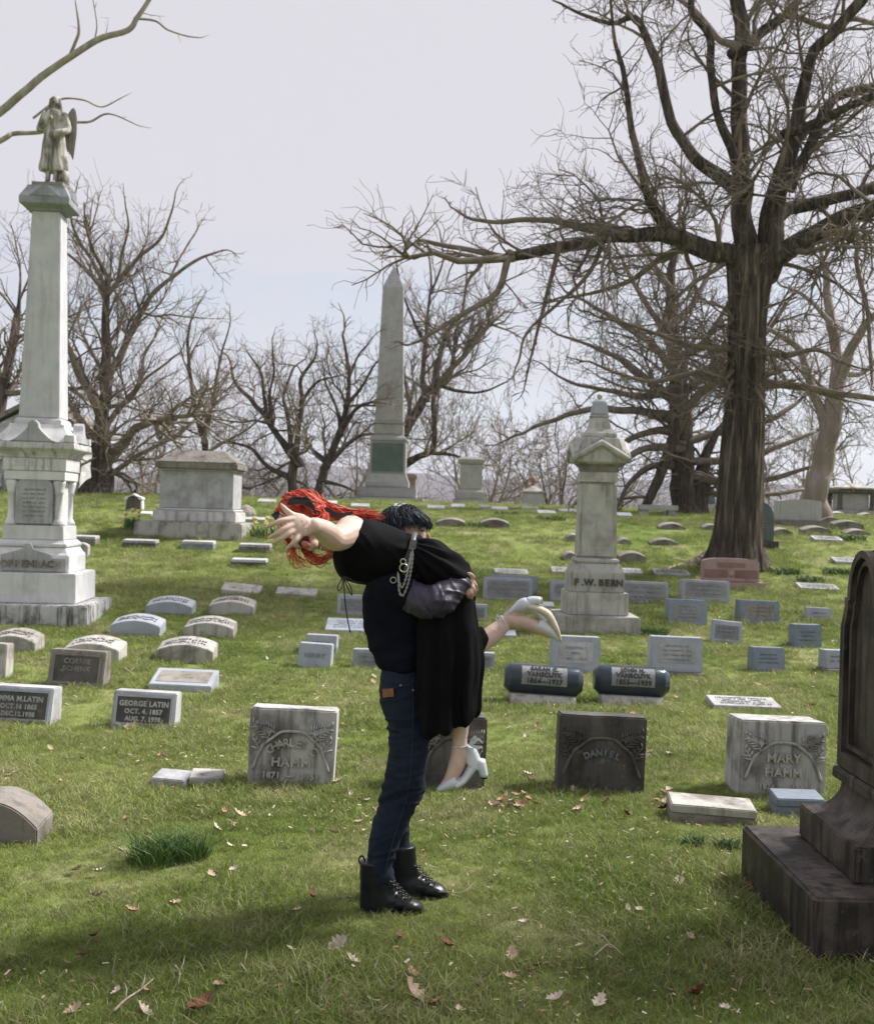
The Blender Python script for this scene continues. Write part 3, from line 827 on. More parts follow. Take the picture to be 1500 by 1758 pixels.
# ------------------------------------------------------------------ lettering
_dg = bpy.context.evaluated_depsgraph_get
def text_bm(bm, s, size, mtx, ext=.004, bold=0.0, sx=1.0, center=True):
    cu = bpy.data.curves.new('t', 'FONT'); cu.body = s; cu.size = size; cu.extrude = ext; cu.offset = bold
    cu.align_x = 'CENTER' if center else 'LEFT'; cu.align_y = 'CENTER'; cu.resolution_u = 2; cu.space_character = 1.08
    ob = bpy.data.objects.new('t', cu); COL.objects.link(ob)
    me = bpy.data.meshes.new_from_object(ob.evaluated_get(_dg()))
    n0 = len(bm.verts); bm.from_mesh(me); bm.verts.ensure_lookup_table()
    mm = mtx @ Matrix.Diagonal((sx, 1, 1, 1))
    for v in bm.verts[n0:]: v.co = mm @ v.co
    bpy.data.objects.remove(ob); bpy.data.curves.remove(cu); bpy.data.meshes.remove(me)
def face_frame(c, up, nrm):
    """matrix whose XY lies in a stone face: x right, y up the face, z out of it"""
    up = Vector(up).normalized(); nrm = Vector(nrm).normalized(); rt = up.cross(nrm).normalized()
    return Matrix(((rt.x, up.x, nrm.x, c[0]), (rt.y, up.y, nrm.y, c[1]), (rt.z, up.z, nrm.z, c[2]), (0, 0, 0, 1)))
def lettering(name, rows, F, mat, parent, ext=.004, bold=.0):
    """rows = (text, size, x, y[, width factor]) on face frame F"""
    bm = bmesh.new()
    for r in rows:
        s, size, x, y = r[:4]; k = r[4] if len(r) > 4 else 1.0
        text_bm(bm, s, size, F @ Matrix.Translation((x, y, .001)), ext, bold, k)
    return tag(link(name, bm_mesh(name, bm, False), mat, parent), kind='stuff')
def arc_lettering(name, s, size, R0, span, cy, F, mat, parent, ext=.005, bold=.002):
    n = len(s)
    for i, ch in enumerate(s):
        if ch == ' ': continue
        a = -span/2+span*i/(n-1); bm = bmesh.new()
        text_bm(bm, ch, size, F @ Matrix.Translation((R0*math.sin(a), cy+R0*(math.cos(a)-1), .001)) @ Matrix.Rotation(-a, 4, 'Z'), ext, bold)
        link('letter', bm_mesh('letter', bm, False), mat, parent)
def worn_rows(name, F, w, h, rows, mat, parent, seed=0, gap=.42, depth=.004):
    """inscription weathered past reading: rows of short chisel strokes"""
    R_ = random.Random(seed); bm = bmesh.new(); rh = h/rows
    for r in range(rows):
        yc = h/2-rh*(r+.5); ww = w*R_.uniform(.62, .98)*.5; x = -ww; hh = rh*gap
        while x < ww:
            k = R_.random()
            if k < .16: x += rh*.3; continue
            lw = max(.0035, rh*R_.uniform(.06, .10)); lh = hh*R_.uniform(.7, 1.0)
            bm_box(bm, x-lw/2, x+lw/2, yc-lh/2, yc+lh/2, 0, depth, F)
            if k > .5:
                yy = yc+R_.choice((-.42, 0, .42))*lh; bm_box(bm, x+lw/2, x+lw/2+rh*.16, yy-lw/2, yy+lw/2, 0, depth, F)
            x += rh*R_.uniform(.20, .34)
    return tag(link(name, bm_mesh(name, bm, False), mat, parent), kind='stuff')

# ------------------------------------------------------------------ marker shapes
def slab_bm(w, prof, arch=0.0, n=1, pw=2.0):
    """profile in Y-Z (closed, y,z,flag) swept along X; flagged points rise by the arch towards the middle"""
    bm = bmesh.new(); cols = []
    for i in range(n+1):
        x = -w/2+w*i/n; a = arch*(1-abs(2*x/w)**pw)
        cols.append([bm.verts.new((x, p[0], p[1]+(a if len(p) > 2 and p[2] else 0))) for p in prof])
    m = len(prof)
    for c0, c1 in zip(cols, cols[1:]):
        for k in range(m): bm.faces.new((c0[k], c1[k], c1[(k+1) % m], c0[(k+1) % m]))
    bm.faces.new(cols[0]); bm.faces.new(cols[-1][::-1])
    bmesh.ops.recalc_face_normals(bm, faces=bm.faces)
    return bm
def slab(name, w, prof, mat, parent=None, arch=0.0, n=1, bev=.006, pw=2.0):
    bm = slab_bm(w, prof, arch, n, pw)
    if bev: bevel_bm(bm, bev, 38, 2)
    return link(name, bm_mesh(name, bm), mat, parent)
def place(px, by, sink=.03):
    p = G(px, by)
    return Vector((p.x, p.y, p.z-sink)), FPX/p.y
YAW = math.radians
def humped(px, by, wpx, hpx, label, mat, topmat=None, dep=.30, rise=.07, arch=.07, yaw=0, roll=0, carve=True, group='low curved-top grave markers'):
    """low marker with a bowed top that slopes back"""
    p, s = place(px, by)
    w, h = wpx/s, hpx/s+.03
    o = empty('curved_marker', p, YAW(yaw), 0, YAW(roll)); tag(o, label, 'grave marker', group)
    hf = max(.05, h-arch-rise*.4)
    slab('stone', w, [(0, -.08), (dep, -.08), (dep, hf+rise, 1), (0, hf, 1)], mat, o, arch, 14, .007)
    if carve:
        # a carved band of worn letters on the sloping bowed top
        bm = bmesh.new(); R_ = random.Random(int(px*7+by)); x = -w*.36
        while x < w*.36:
            z = hf+rise*.5+arch*(1-(2*x/w)**2)
            for k in range(2):
                y = dep*(.30+.22*k)+R_.uniform(-.02, .02); lw = R_.uniform(.006, .012); ly = R_.uniform(.03, .06)
                zz = hf+rise*(y/dep)+arch*(1-(2*x/w)**2)
                bm_box(bm, x-lw, x+lw, y, y+ly, zz-.006, zz+.012)
            x += R_.uniform(.022, .04)
        tag(link('inscription', bm_mesh('inscription', bm, False), S_cut if topmat is None else topmat, o), kind='stuff')
    return o
def slant(px, by, wpx, hpx, label, mat, panel=S_pgrey, rows=3, dep=.26, lean=.35, base=0.0, basemat=None, yaw=0, roll=0, letters=S_cutb, frame=None, text=None, group='slant-faced grave markers', pw=.72, ph=.62, cut=False, bold=.0, pitch=0):
    """marker whose face leans back, with a sunk panel of lettering"""
    p, s = place(px, by)
    w, h = wpx/s, hpx/s+.03
    o = empty('slant_marker', p, YAW(yaw), YAW(pitch), YAW(roll)); tag(o, label, 'grave marker', group)
    z0 = 0.0
    if base:
        bh = base/s; box('base', -w*.52, w*.52, -.05, dep+.05, -.08, bh, basemat or S_brown, o); z0 = bh+.002
    hh = h-z0; nose = hh*.10; yb = hh*lean*.62
    slab('stone', w, [(0, z0-(.08 if not base else 0)), (dep+yb*.4, z0-(.08 if not base else 0)), (dep+yb*.4, z0+hh*.98), (yb, z0+hh), (0, z0+nose)], mat, o, 0, 1, .008)
    up = Vector((0, yb, hh-nose)); nrm = Vector((0, -(hh-nose), yb)); c = Vector((0, yb*.5, z0+nose+(hh-nose)*.5)); fl = up.length
    F = face_frame(c, up, nrm)
    if panel is not None:
        bm = bmesh.new(); a, b_ = w*pw/2, fl*ph/2
        if cut:
            pts = [(-a+.03, -b_), (a-.03, -b_), (a, -b_+.03), (a, b_-.03), (a-.03, b_), (-a+.03, b_), (-a, b_-.03), (-a, -b_+.03)]
        else: pts = [(-a, -b_), (a, -b_), (a, b_), (-a, b_)]
        lo = [bm.verts.new(F @ Vector((x, y, -.004))) for x, y in pts]; hi = [bm.verts.new(F @ Vector((x, y, .003))) for x, y in pts]
        bm.faces.new(hi); n = len(pts)
        for i in range(n): bm.faces.new((lo[i], lo[(i+1) % n], hi[(i+1) % n], hi[i]))
        link('panel', bm_mesh('panel', bm), panel, o)
    if frame is not None:
        bm = bmesh.new(); a, b_, tk = w*pw/2, fl*ph/2, min(.02, w*.04)
        for x0, x1, y0, y1 in ((-a-tk, a+tk, b_, b_+tk), (-a-tk, a+tk, -b_-tk, -b_), (-a-tk, -a, -b_, b_), (a, a+tk, -b_, b_)):
            bm_box(bm, x0, x1, y0, y1, -.003, .010, F)
        link('frame', bm_mesh('frame', bm, False), frame, o)
    if text:
        lettering('lettering', [(t_, sz*fl, x*w, y*fl, k) for t_, sz, x, y, k in text], F, letters, o, .005, bold)
    elif rows:
        worn_rows('inscription', F @ Matrix.Translation((0, 0, .003)), w*pw*.92, fl*ph*.86, rows, letters, o, int(px*3+by))
    return o
def flat(px, by, wpx, hpx, label, mat, top=None, dep=.32, slope=.05, yaw=0, roll=0, rows=2, letters=S_cut, group='flat grave markers set in the grass', panel=None):
    """low bevel marker: a thin stone whose top tips towards the viewer"""
    p, s = place(px, by, .02)
    w = wpx/s; h = max(.04, hpx/s*.45+.02)
    o = empty('flat_marker', p, YAW(yaw), 0, YAW(roll)); tag(o, label, 'grave marker', group)
    slab('stone', w, [(0, -.08), (dep, -.08), (dep, h+slope), (0, h)], mat, o, 0, 1, .006)
    F = face_frame((0, dep*.5, h+slope*.5), (0, dep, slope), (0, -slope, dep))
    if panel is not None:
        bm = bmesh.new(); bm_box(bm, -w*.42, w*.42, -dep*.34, dep*.34, -.004, .003, F); link('panel', bm_mesh('panel', bm), panel, o)
    if rows: worn_rows('inscription', F @ Matrix.Translation((0, 0, .003)), w*.8, dep*.7, rows+2, letters, o, int(px+by*3), .55, .004)
    return o

# ------------------------------------------------------------------ grave markers, near to far
humped(-18, 1450, 162, 76, 'round-shouldered grey marker cut by the picture edge in the near grass', S_brown, S_weath, dep=.26, rise=.025, arch=.13, yaw=0, carve=False)
lowblock_later = [(285, 1356, 58, 15, 'small square stone lying left of its twin near the Charles Hamm stone', S_pale, -6), (351, 1353, 56, 13, 'small rough square stone lying right of its twin near the Charles Hamm stone', S_weath, 5)]
slant(243, 1252, 110, 62, 'grey slant marker with dark panel lettered George Latin', S_pale, S_panel, 0, .20, .30, letters=S_letter, frame=S_grey, bold=.0022, yaw=-2, roll=1.2,
      text=[('GEORGE LATIN', .20, 0, .17, .92), ('OCT. 4. 1857', .18, 0, -.04, .95), ('AUG. 7. 1930', .17, 0, -.24, .95)], pw=.84, ph=.70)
slant(28, 1243, 116, 62, 'grey slant marker with dark panel lettered M. Latin at the picture edge', S_pale, S_panel, 0, .22, .32, letters=S_letter, frame=S_grey, bold=.0022, yaw=-4, roll=1.0,
      text=[('EMMA M.LATIN', .20, 0, .17, .92), ('OCT.16 1865', .18, 0, -.04, .95), ('DEC.12.1938', .17, 0, -.24, .95)], pw=.86, ph=.72)
slant(127, 1182, 97, 64, 'brown-grey slant marker with faint name, lichen at its foot', S_brown, S_panel, 0, .20, .30, letters=S_brown, frame=S_brown, bold=.002, roll=1.5, yaw=-3,
      text=[('CORNIE', .19, 0, .20, 1), ('SCHENK', .19, 0, .0, 1)], pw=.80, ph=.70)
slant(-18, 1166, 52, 60, 'pale marker mostly beyond the picture edge above the Latin stone', S_weath, None, 0, .22, .2)
humped(155, 1137, 98, 36, 'curved-top marker standing behind the brown-grey slant marker', S_weath, S_pgrey, yaw=-3)
humped(18, 1120, 84, 32, 'curved-top marker at the picture edge below the big column base', S_weath, yaw=-3)
humped(316, 1139, 98, 36, 'curved-top marker above the flat panelled marker, right of its row', S_weath, S_pgrey)
flat(308, 1188, 108, 26, 'low pale panelled marker lying behind the George Latin stone', S_grey, dep=.40, slope=.10, rows=0, panel=S_brown, roll=1)
humped(231, 1092, 87, 30, 'bluish curved-top marker second in the row beside the column base', S_grey, yaw=-2)
humped(357, 1096, 86, 30, 'curved-top marker with rusty end, front of the right pair', S_weath)
humped(289, 1056, 80, 26, 'bluish curved-top marker at the back left of the group of four', S_grey)
humped(396, 1056, 78, 26, 'curved-top marker at the back right of the group of four', S_weath)
flat(411, 1024, 67, 20, 'tilted low stone sinking to one side behind the curved markers', S_weath, dep=.3, slope=.10, roll=4, rows=0)
flat(507, 1027, 70, 15, 'low worn stone left of the dress ribbon', S_weath, dep=.3, slope=.08, roll=2, rows=0)
def lowblock(px, by, wpx, hpx, label, mat=S_dark, capm=S_pale, dep=.32, roll=0, yaw=0):
    p, s = place(px, by); w, h = wpx/s, hpx/s+.02
    o = empty('low_block', p, YAW(yaw), 0, YAW(roll)); tag(o, label, 'grave marker', 'low dark block markers')
    box('stone', -w/2, w/2, 0, dep, -.08, h-.05, mat, o); slab('cap', w*.995, [(.004, h-.048), (dep-.004, h-.048), (dep-.004, h+.02), (.004, h)], capm, o)
    return o
for a_ in lowblock_later: lowblock(a_[0], a_[1], a_[2], a_[3]+6, a_[4], S_brown, a_[5], .2, 2, a_[6])
lowblock(238, 941, 57, 14, 'dark block marker under the left corner of the sarcophagus tomb')
lowblock(338, 944, 55, 15, 'dark block marker in front of the middle of the sarcophagus tomb', S_blue)
lowblock(436, 949, 54, 15, 'dark block marker right of the tomb, back one of two', S_brown)
lowblock(426, 974, 60, 14, 'dark block marker right of the tomb, front one of two')
lowblock(142, 938, 42, 18, 'dark block marker close beside the column shaft base', S_brown)
humped(137, 958, 26, 26, 'small round-topped stone between the column base and a block marker', S_weath, dep=.16, arch=.05, rise=.01, carve=False)
# small ornate headstone on the crest
p, s = place(228, 877)
o = empty('ornate_headstone', p); tag(o, 'small dark ornate headstone with scrolled white cap near the tomb', 'headstone')
w, h = 26/s, 31/s
prism('stone', [(-w*.5, 0), (w*.5, 0), (w*.45, h*.55), (w*.36, h*.8), (0, h*.9), (-w*.36, h*.8), (-w*.45, h*.55)], 0, .22, S_dark, o)
prism('scroll_cap', [(-w*.62, h*.72), (-w*.4, h*.68), (-w*.30, h*.84), (0, h*.93), (w*.30, h*.84), (w*.4, h*.68), (w*.62, h*.72), (w*.56, h*.84), (w*.22, h*.92), (0, h*1.04), (-w*.22, h*.92), (-w*.56, h*.84)], -.02, .25, S_marble, o)
prism('edge', [(w*.46, 0), (w*.6, 0), (w*.56, h*.67), (w*.47, h*.67)], 0.01, .24, S_marble, o)
flat(247, 885, 26, 8, 'small white flat stone next to the ornate headstone', S_marble, rows=0)

# boulder
def boulder(px, by, wpx, hpx, label, mat, seed=1):
    p, s = place(px, by, .05); w, h = wpx/s/2, hpx/s
    bm = bmesh.new(); bmesh.ops.create_icosphere(bm, subdivisions=4, radius=1)
    for v in bm.verts:
        k = 1+.25*noise.noise(v.co*1.6+Vector((seed, 0, 0)))+.10*noise.noise(v.co*5)
        v.co = Vector((v.co.x*w*k, v.co.y*w*.8*k, max(-.2, v.co.z)*h*k))
    o = link('boulder', bm_mesh('boulder', bm), mat, smooth=True); o.location = p
    tag(o, label, 'boulder'); return o
boulder(418, 886, 48, 22, 'rough brown boulder at the right end of the sarcophagus tomb', S_brown, 3)
flat(436, 897, 40, 12, 'low grey stone beyond the daffodils by the tomb', S_pale, rows=0)

# the Hamm family blocks with carved fern sprays
def hamm(px, by, wpx, hpx, label, mat, texts, arc=None, yaw=0, roll=0, dep=.30, seed=1, fern=S_letter, letter=S_letter, arch_panel=True, lean=2):
    p, s = place(px, by); w, h = wpx/s, hpx/s+.03
    o = empty('fern_headstone', p, YAW(yaw), YAW(-lean), YAW(roll)); tag(o, label, 'headstone', 'square headstones of one family')
    bm = bmesh.new(); bm_box(bm, -w/2, w/2, 0, dep, -.1, h)
    bmesh.ops.subdivide_edges(bm, edges=bm.edges[:], cuts=5, use_grid_fill=True)
    for v in bm.verts:
        q = v.co; n_ = noise.noise(q*4+Vector((seed*3.3, 0, 0)))*.006
        v.co = q+Vector((n_, noise.noise(q*5+Vector((0, seed, 0)))*.005 if q.y < .01 else 0, n_*.7))
    bevel_bm(bm, .010, 50, 2)
    link('stone', bm_mesh('stone', bm), mat, o)
    F = face_frame((0, -.008, h/2), (0, 0, 1), (0, -1, 0))
    # raised moulding: an arch that sweeps down to both sides
    T = Tubes()
    half = [(0, .23*h), (.13*w, .215*h), (.23*w, .14*h), (.32*w, .06*h), (.38*w, -.06*h), (.44*w, -.24*h)]
    pts = [(-x, y) for x, y in half[:0:-1]]+half
    T.add(catmull([F @ Vector((x, y, .001)) for x, y in pts], 5), [.010]*(5*(len(pts)-1)+1), 6)
    T.build('moulding', mat, o)
    # fern fronds in the upper corners
    for sx in (-1, 1):
        T = Tubes(); R_ = random.Random(seed*2+sx)
        for fx, fy, ang, ln in ((.26, .10, 62, .36), (.36, -.05, 74, .40), (.20, .20, 40, .22)):
            a = math.radians(ang); bx, by_ = fx*w, fy*h; stem = []
            for i in range(9):
                t_ = i/8; cx = bx+math.cos(a-.5*t_)*ln*h*t_; cy = by_+math.sin(a-.3*t_)*ln*h*t_
                stem.append((cx, cy))
            stem = [(x, y) for x, y in stem if abs(x) < w*.47 and y < h*.45]
            if len(stem) < 3: continue
            T.add([F @ Vector((sx*x, y, .002)) for x, y in stem], [.006]*len(stem), 5)
            for i in range(1, len(stem)):
                (x0, y0), (x1, y1) = stem[i-1], stem[i]; dx, dy = x1-x0, y1-y0; l = math.hypot(dx, dy); dx, dy = dx/l, dy/l
                for sd_ in (-1, 1):
                    ll = .060*(1-.5*i/len(stem)); tx, ty = x1+(dx*.6-sd_*dy*.8)*ll, y1+(dy*.6+sd_*dx*.8)*ll
                    if abs(tx) > w*.485 or ty > h*.48: continue
                    T.add([F @ Vector((sx*x1, y1, .002)), F @ Vector((sx*(x1+tx)/2, (y1+ty)/2, .007)), F @ Vector((sx*tx, ty, .001))], [.004, .0075, .002], 5)
        if T.f: tag(T.build('fern_carving', fern, o), kind='stuff')
    if arc: arc_lettering('lettering', arc[0], arc[1]*h, arc[2]*w, arc[3], arc[4]*h, F, letter, o, .006, .0025)
    if texts: lettering('lettering', [(a, b_*h, c_*w, d_*h, 1.05) for a, b_, c_, d_ in texts], F, letter, o, .005, .002)
    return o
hamm(497, 1351, 148, 133, 'square fern-carved headstone reading Charles Hamm, pale top', S_hamm, [('HAMM', .15, .0, -.15), ('1871  \u2014  1951', .10, 0, -.31)], ('CHARLES C', .14, .40, 1.36, .09), yaw=1, dep=.20, roll=1.4, seed=1, fern=S_hamm, letter=S_weath)
hamm(775, 1357, 112, 126, 'dark fern-carved headstone half hidden behind the jeans and white shoe', S_dark, [], None, yaw=1, roll=1.0, seed=2, fern=S_brown)
hamm(1030, 1362, 150, 132, 'blackened fern-carved headstone with faint name Daniel', S_dark, [], ('DANIEL', .105, .42, .85, .05), yaw=0, dep=.20, roll=1.2, seed=3, fern=S_dark, letter=S_cutb)
hamm(1342, 1367, 152, 128, 'square fern-carved headstone reading Mary Hamm, beside the dark monument', S_hamm, [('MARY', .15, .0, .03), ('HAMM', .15, 0, -.15), ('1874  \u2014  1940', .09, 0, -.33)], None, yaw=4, roll=1.2, dep=.30, seed=4, fern=S_hamm, letter=S_weath)

# rows behind
slant(538, 1146, 57, 40, 'small pale slant marker lettered Henry', S_grey, None, 0, .2, .30, letters=S_blue, text=[('HENRY', .26, 0, .0, 1)], bold=.002, yaw=-3, roll=2)
slant(549, 1124, 54, 33, 'small pale slant marker standing right behind Henry', S_grey, None, 2, .2, .28, yaw=-3, roll=1, pw=.8)
slant(632, 1148, 54, 32, 'small pale slant marker beside the hem of the navy sweater', S_grey, S_pgrey, 2, .2, .30, yaw=2, pw=.7)
flat(598, 1088, 82, 13, 'whitish low marker with a carved leaf behind the dangling ribbon end', S_grey, dep=.42, slope=.12, rows=2, letters=S_blue)
slant(604, 1057, 52, 35, 'pale slant marker just left of the navy sweater', S_grey, S_pgrey, 3, .22, .3, pw=.78)
slant(820, 1066, 30, 28, 'pale slant marker peeking out right of the black skirt below the hand', S_grey, S_pgrey, 2, .2, .3, roll=2)
slant(834, 1150, 28, 28, 'pale slant marker peeking out right of the skirt under the kicked leg', S_grey, S_pgrey, 2, .2, .3, roll=2)
flat(868, 1097, 36, 14, 'tiny pale marker under the raised shin', S_grey, dep=.25, rows=0)
flat(938, 1046, 28, 12, 'tiny pale marker right behind the raised shoe', S_grey, dep=.25, rows=0)
slant(987, 1158, 84, 64, 'blue-grey slant marker with pale panel lettered Christina', S_grey, S_pale, 0, .24, .28, 8, S_brown, letters=S_blue, text=[('CHRISTINA T', .13, 0, .14, .85), ('BERN', .10, 0, -.02, 1), ('1854 \u2014 1928', .12, 0, -.20, .95)], roll=.8, bold=.001, ph=.66)
slant(1161, 1161, 89, 66, 'blue-grey slant marker with pale panel behind the right granite cylinder', S_grey, S_pale, 4, .24, .28, 11, S_brown, letters=S_blue, roll=.8, ph=.66)
slant(1180, 1073, 68, 43, 'blue-grey slant marker with greenish panel right of the gabled monument', S_blue, S_pgrey, 4, .22, .25, roll=1, ph=.66, yaw=2)
slant(1304, 1073, 70, 41, 'blue-grey slant marker with brownish panel in the right lawn', S_blue, S_brown, 3, .24, .33, 3, S_brown, roll=1.5, yaw=4)
slant(1406, 1068, 42, 24, 'smallest pale slant marker in the right lawn', S_grey, None, 2, .18, .3, roll=1.5, pw=.7)
slant(1246, 1105, 51, 38, 'pale slant marker turned and tilting between two bigger ones', S_grey, S_pgrey, 3, .2, .3, yaw=-6, roll=4, pw=.8)
slant(1387, 1112, 48, 39, 'blue marker with a bright top edge in the right lawn', S_blue, None, 3, .24, .15, yaw=3, pw=.8)
slant(1320, 1154, 57, 41, 'blue-grey leaning slant marker above the long flat stone', S_blue, None, 3, .2, .42, 4, S_brown, yaw=3, roll=1, pw=.8)
slant(1442, 1156, 50, 38, 'blue slant marker half hidden by the dark monument', S_grey, None, 2, .22, .5, 11, S_brown, yaw=6, roll=1, pw=.8)
slant(871, 1031, 84, 38, 'grey marker with dark rounded panel left of the gabled monument', S_grey, S_pgrey, 3, .25, .22, letters=S_cut, pw=.86, ph=.76, cut=True, roll=1)
slant(880, 1021, 84, 33, 'grey marker almost hidden behind the rounded-panel one', S_grey, None, 0, .2, .2, roll=1)
slant(967, 1031, 44, 35, 'pale marker partly behind the gabled monument, left side', S_grey, S_pgrey, 2, .2, .2, cut=True)
slant(1106, 1036, 82, 37, 'grey marker with rough panel partly behind the gabled monument, right side', S_grey, S_pgrey, 3, .25, .22, letters=S_cut, pw=.88, ph=.78, cut=True, roll=1)
slant(1211, 1037, 83, 40, 'grey marker with dark clipped-corner panel below the reddish stone', S_grey, S_pgrey, 3, .25, .24, 7, S_brown, letters=S_cut, pw=.86, ph=.76, cut=True, roll=1)
flat(1284, 1221, 118, 18, 'long thin flat stone above the Mary Hamm stone', S_pale, dep=.36, slope=.04, rows=2, roll=.8)
lowblock(1224, 1416, 146, 32, 'long low block lying near the foot of the dark monument', S_brown, S_weath, .24, 2.4, -4)
lowblock(1375, 1404, 84, 34, 'small blue stone peeking out behind the dark monument base', S_blue, S_blue, .2)
for px, by, wp, lb in ((878, 989, 58, 'thin flat marker right of the hand holding the skirt'), (968, 986, 42, 'thin flat marker left of the monument lettered plinth'), (1084, 988, 40, 'thin flat marker right of the monument lettered plinth'),
                       (1155, 990, 62, 'thin flat marker before the big tree roots'), (1408, 1015, 68, 'tilted pale flat marker in the right lawn above the slant markers'), (1458, 969, 48, 'thin pale flat marker near the top of the dark monument'), (1423, 931, 50, 'pale flat marker with dark panel below the curved row')):
    flat(px, by, wp, 10, lb, S_pale, dep=.34, slope=.07, rows=1, roll=1, panel=S_pgrey if wp > 45 else None)

# reddish granite stone
p, s = place(1254, 1012)
o = empty('granite_headstone', p, YAW(-4)); tag(o, 'wide reddish granite headstone with polished panels under the big tree', 'headstone')
w = 98/s; h1 = 16/s; h2 = 54/s
box('base', -w*.50, w*.58, -.06, .40, -.08, h1, S_brown if False else S_red, o)
slab('stone', w*.98, [(0, h1+.002), (.28, h1+.002), (.28, h2-.03, 1), (.02, h2-.03, 1)], S_red, o, .05, 16, .012, 4)
for x0, x1, z0, z1 in ((-.46, -.07, .18, .50), (.07, .46, .18, .50)): box('panel', x0*w, x1*w, -.006, .03, h1+z0*(h2-h1), h1+(z1+.04)*(h2-h1), S_redp, o, .003)
box('name_panel', -.24*w, .24*w, .0, .035, h1+.66*(h2-h1), h1+.86*(h2-h1), S_redp, o, .003)
rs = lathe('rosette', [(.001, -.005), (.055, 0), (.05, .012), (.02, .018), (.001, .018)], S_red, o, 12); rs.location = (0, -.004, h1+.36*(h2-h1)); rs.rotation_euler = (math.radians(90), 0, 0)

# polished granite cylinders on wedge bases
def cylinder(px, by, wpx, label, rows, roll=1.5, yaw=0, cyl_r=26):
    p, s = place(px, by); w = wpx/s; r = cyl_r/s
    o = empty('cylinder_marker', p, YAW(yaw), 0, YAW(roll)); tag(o, label, 'grave marker', 'polished granite cylinder markers')
    bh = 22/s
    slab('base', w*.96, [(-.02, -.06), (.46, -.06), (.40, bh), (.10, bh)], S_weath, o)
    bm = bmesh.new(); n = 40; zc = bh+r*.94; yc = .25; rings = []
    for x, k in ((-w/2-.050, .66), (-w/2-.003, .985), (-w/2, 1), (w/2, 1), (w/2+.003, .985), (w/2+.050, .66)):
        rings.append([bm.verts.new((x, yc+math.cos(2*math.pi*i/n)*r*k, zc+math.sin(2*math.pi*i/n)*r*k)) for i in range(n)])
    for a, b_ in zip(rings, rings[1:]):
        for i in range(n): bm.faces.new((a[i], a[(i+1) % n], b_[(i+1) % n], b_[i]))
    bm.faces.new(rings[0]); bm.faces.new(rings[-1][::-1])
    c = link('cylinder', bm_mesh('cylinder', bm), S_cyl, o)
    for pl in c.data.polygons: pl.use_smooth = abs(pl.normal.x) < .1
    # tooled panel wrapped on the drum, then lettering bent round it
    def wrap(me, rad):
        for v in me.vertices:
            a = v.co.y/rad; rr = rad+v.co.z
            v.co = Vector((v.co.x, yc-rr*math.cos(a+.42), zc+rr*math.sin(a+.42)))
    bm = bmesh.new(); ph = r*1.35; g = 10
    gr = [[bm.verts.new((-w*.335+w*.67*i, -ph/2+ph*j/g, .0025)) for i in (0, 1)] for j in range(g+1)]
    for j in range(g): bm.faces.new((gr[j][0], gr[j][1], gr[j+1][1], gr[j+1][0]))
    me = bm_mesh('panel', bm, False); wrap(me, r); link('panel', me, S_pgrey, o)
    bm = bmesh.new()
    for t_, sz, y in rows: text_bm(bm, t_, sz*r, Matrix.Translation((0, y*r, .006)), .003, .0022, .95)
    me = bm_mesh('lettering', bm, False); wrap(me, r); tag(link('lettering', me, S_cutd, o), kind='stuff')
cylinder(933, 1214, 118, 'polished blue granite cylinder marker lettered Vanscuyk 1864-1937', [('SARAH C.', .42, .45), ('VANSCUYK', .44, 0.02), ('1864\u20141937', .48, -.42)], roll=2.5)
cylinder(1088, 1216, 112, 'polished blue granite cylinder marker with dates 1855-1939', [('JOHN H.', .42, .45), ('VANSCUYK', .44, 0.02), ('1855\u20141939', .48, -.42)], roll=1.5)

# middle-distance humps
for px, by, wp, hp, lb in ((774, 904, 50, 14, 'low humped stone right of the dark-haired head'), (849, 907, 49, 16, 'low humped stone second right of the dark-haired head'), (984, 930, 26, 13, 'low humped stone at the left edge of the gabled shaft, upper'),
                           (979, 962, 26, 14, 'low humped stone at the left edge of the gabled shaft, lower'), (1072, 934, 26, 8, 'thin dark stone right of the gabled shaft'), (1140, 936, 48, 11, 'low dark humped stone between the shaft and the big trunk'),
                           (1086, 970, 46, 22, 'bulky humped stone at the right of the gabled shaft foot'), (1154, 909, 46, 11, 'pale low humped stone left of the big trunk'), (1222, 910, 30, 10, 'low humped stone touching the big trunk on its left'),
                           (1343, 921, 36, 14, 'humped stone right of the pointed green headstone'), (1403, 919, 50, 15, 'humped stone below the wide grey slab'), (1457, 910, 52, 16, 'humped stone with a bluish top right of the slab'),
                           (1474, 918, 44, 8, 'low humped stone below the bluish-topped one'), (1426, 900, 34, 13, 'humped stone tucked behind the slab corner'), (1440, 886, 36, 7, 'low hump under the columned monument, left'), (1490, 888, 30, 7, 'low hump under the columned monument, right')):
    humped(px, by, wp, hp, lb, S_brown if by > 890 else S_weath, dep=.35, arch=.08, rise=.04, carve=False, group='humped markers along the upper slope')
for px, by, wp, lb in ((748, 876, 30, 'white flat marker right of the obelisk on the crest'), (786, 874, 24, 'white flat marker left of the broad pedestal foot'), (832, 875, 18, 'small white flat marker right of the broad pedestal foot'),
                       (858, 878, 28, 'white flat marker between the pedestal and the small tomb'), (911, 878, 30, 'white flat marker in front of the small far tomb'), (939, 885, 32, 'white flat marker a little below the small far tomb'), (978, 882, 36, 'white flat marker just left of the gabled monument on the crest'),
                       (1073, 889, 26, 'bluish block just right of the gabled monument on the crest'), (456, 865, 30, 'white flat marker left of the red hair on the crest'), (617, 873, 32, 'white flat marker in front of the obelisk'), (566, 868, 22, 'white flat marker right of the red hair on the crest'), (686, 873, 20, 'white flat marker behind the dark-haired head')):
    flat(px, by, wp, 9, lb, S_pale if px != 1073 else S_grey, dep=.4, slope=.08, rows=0, group='white flat markers along the crest')
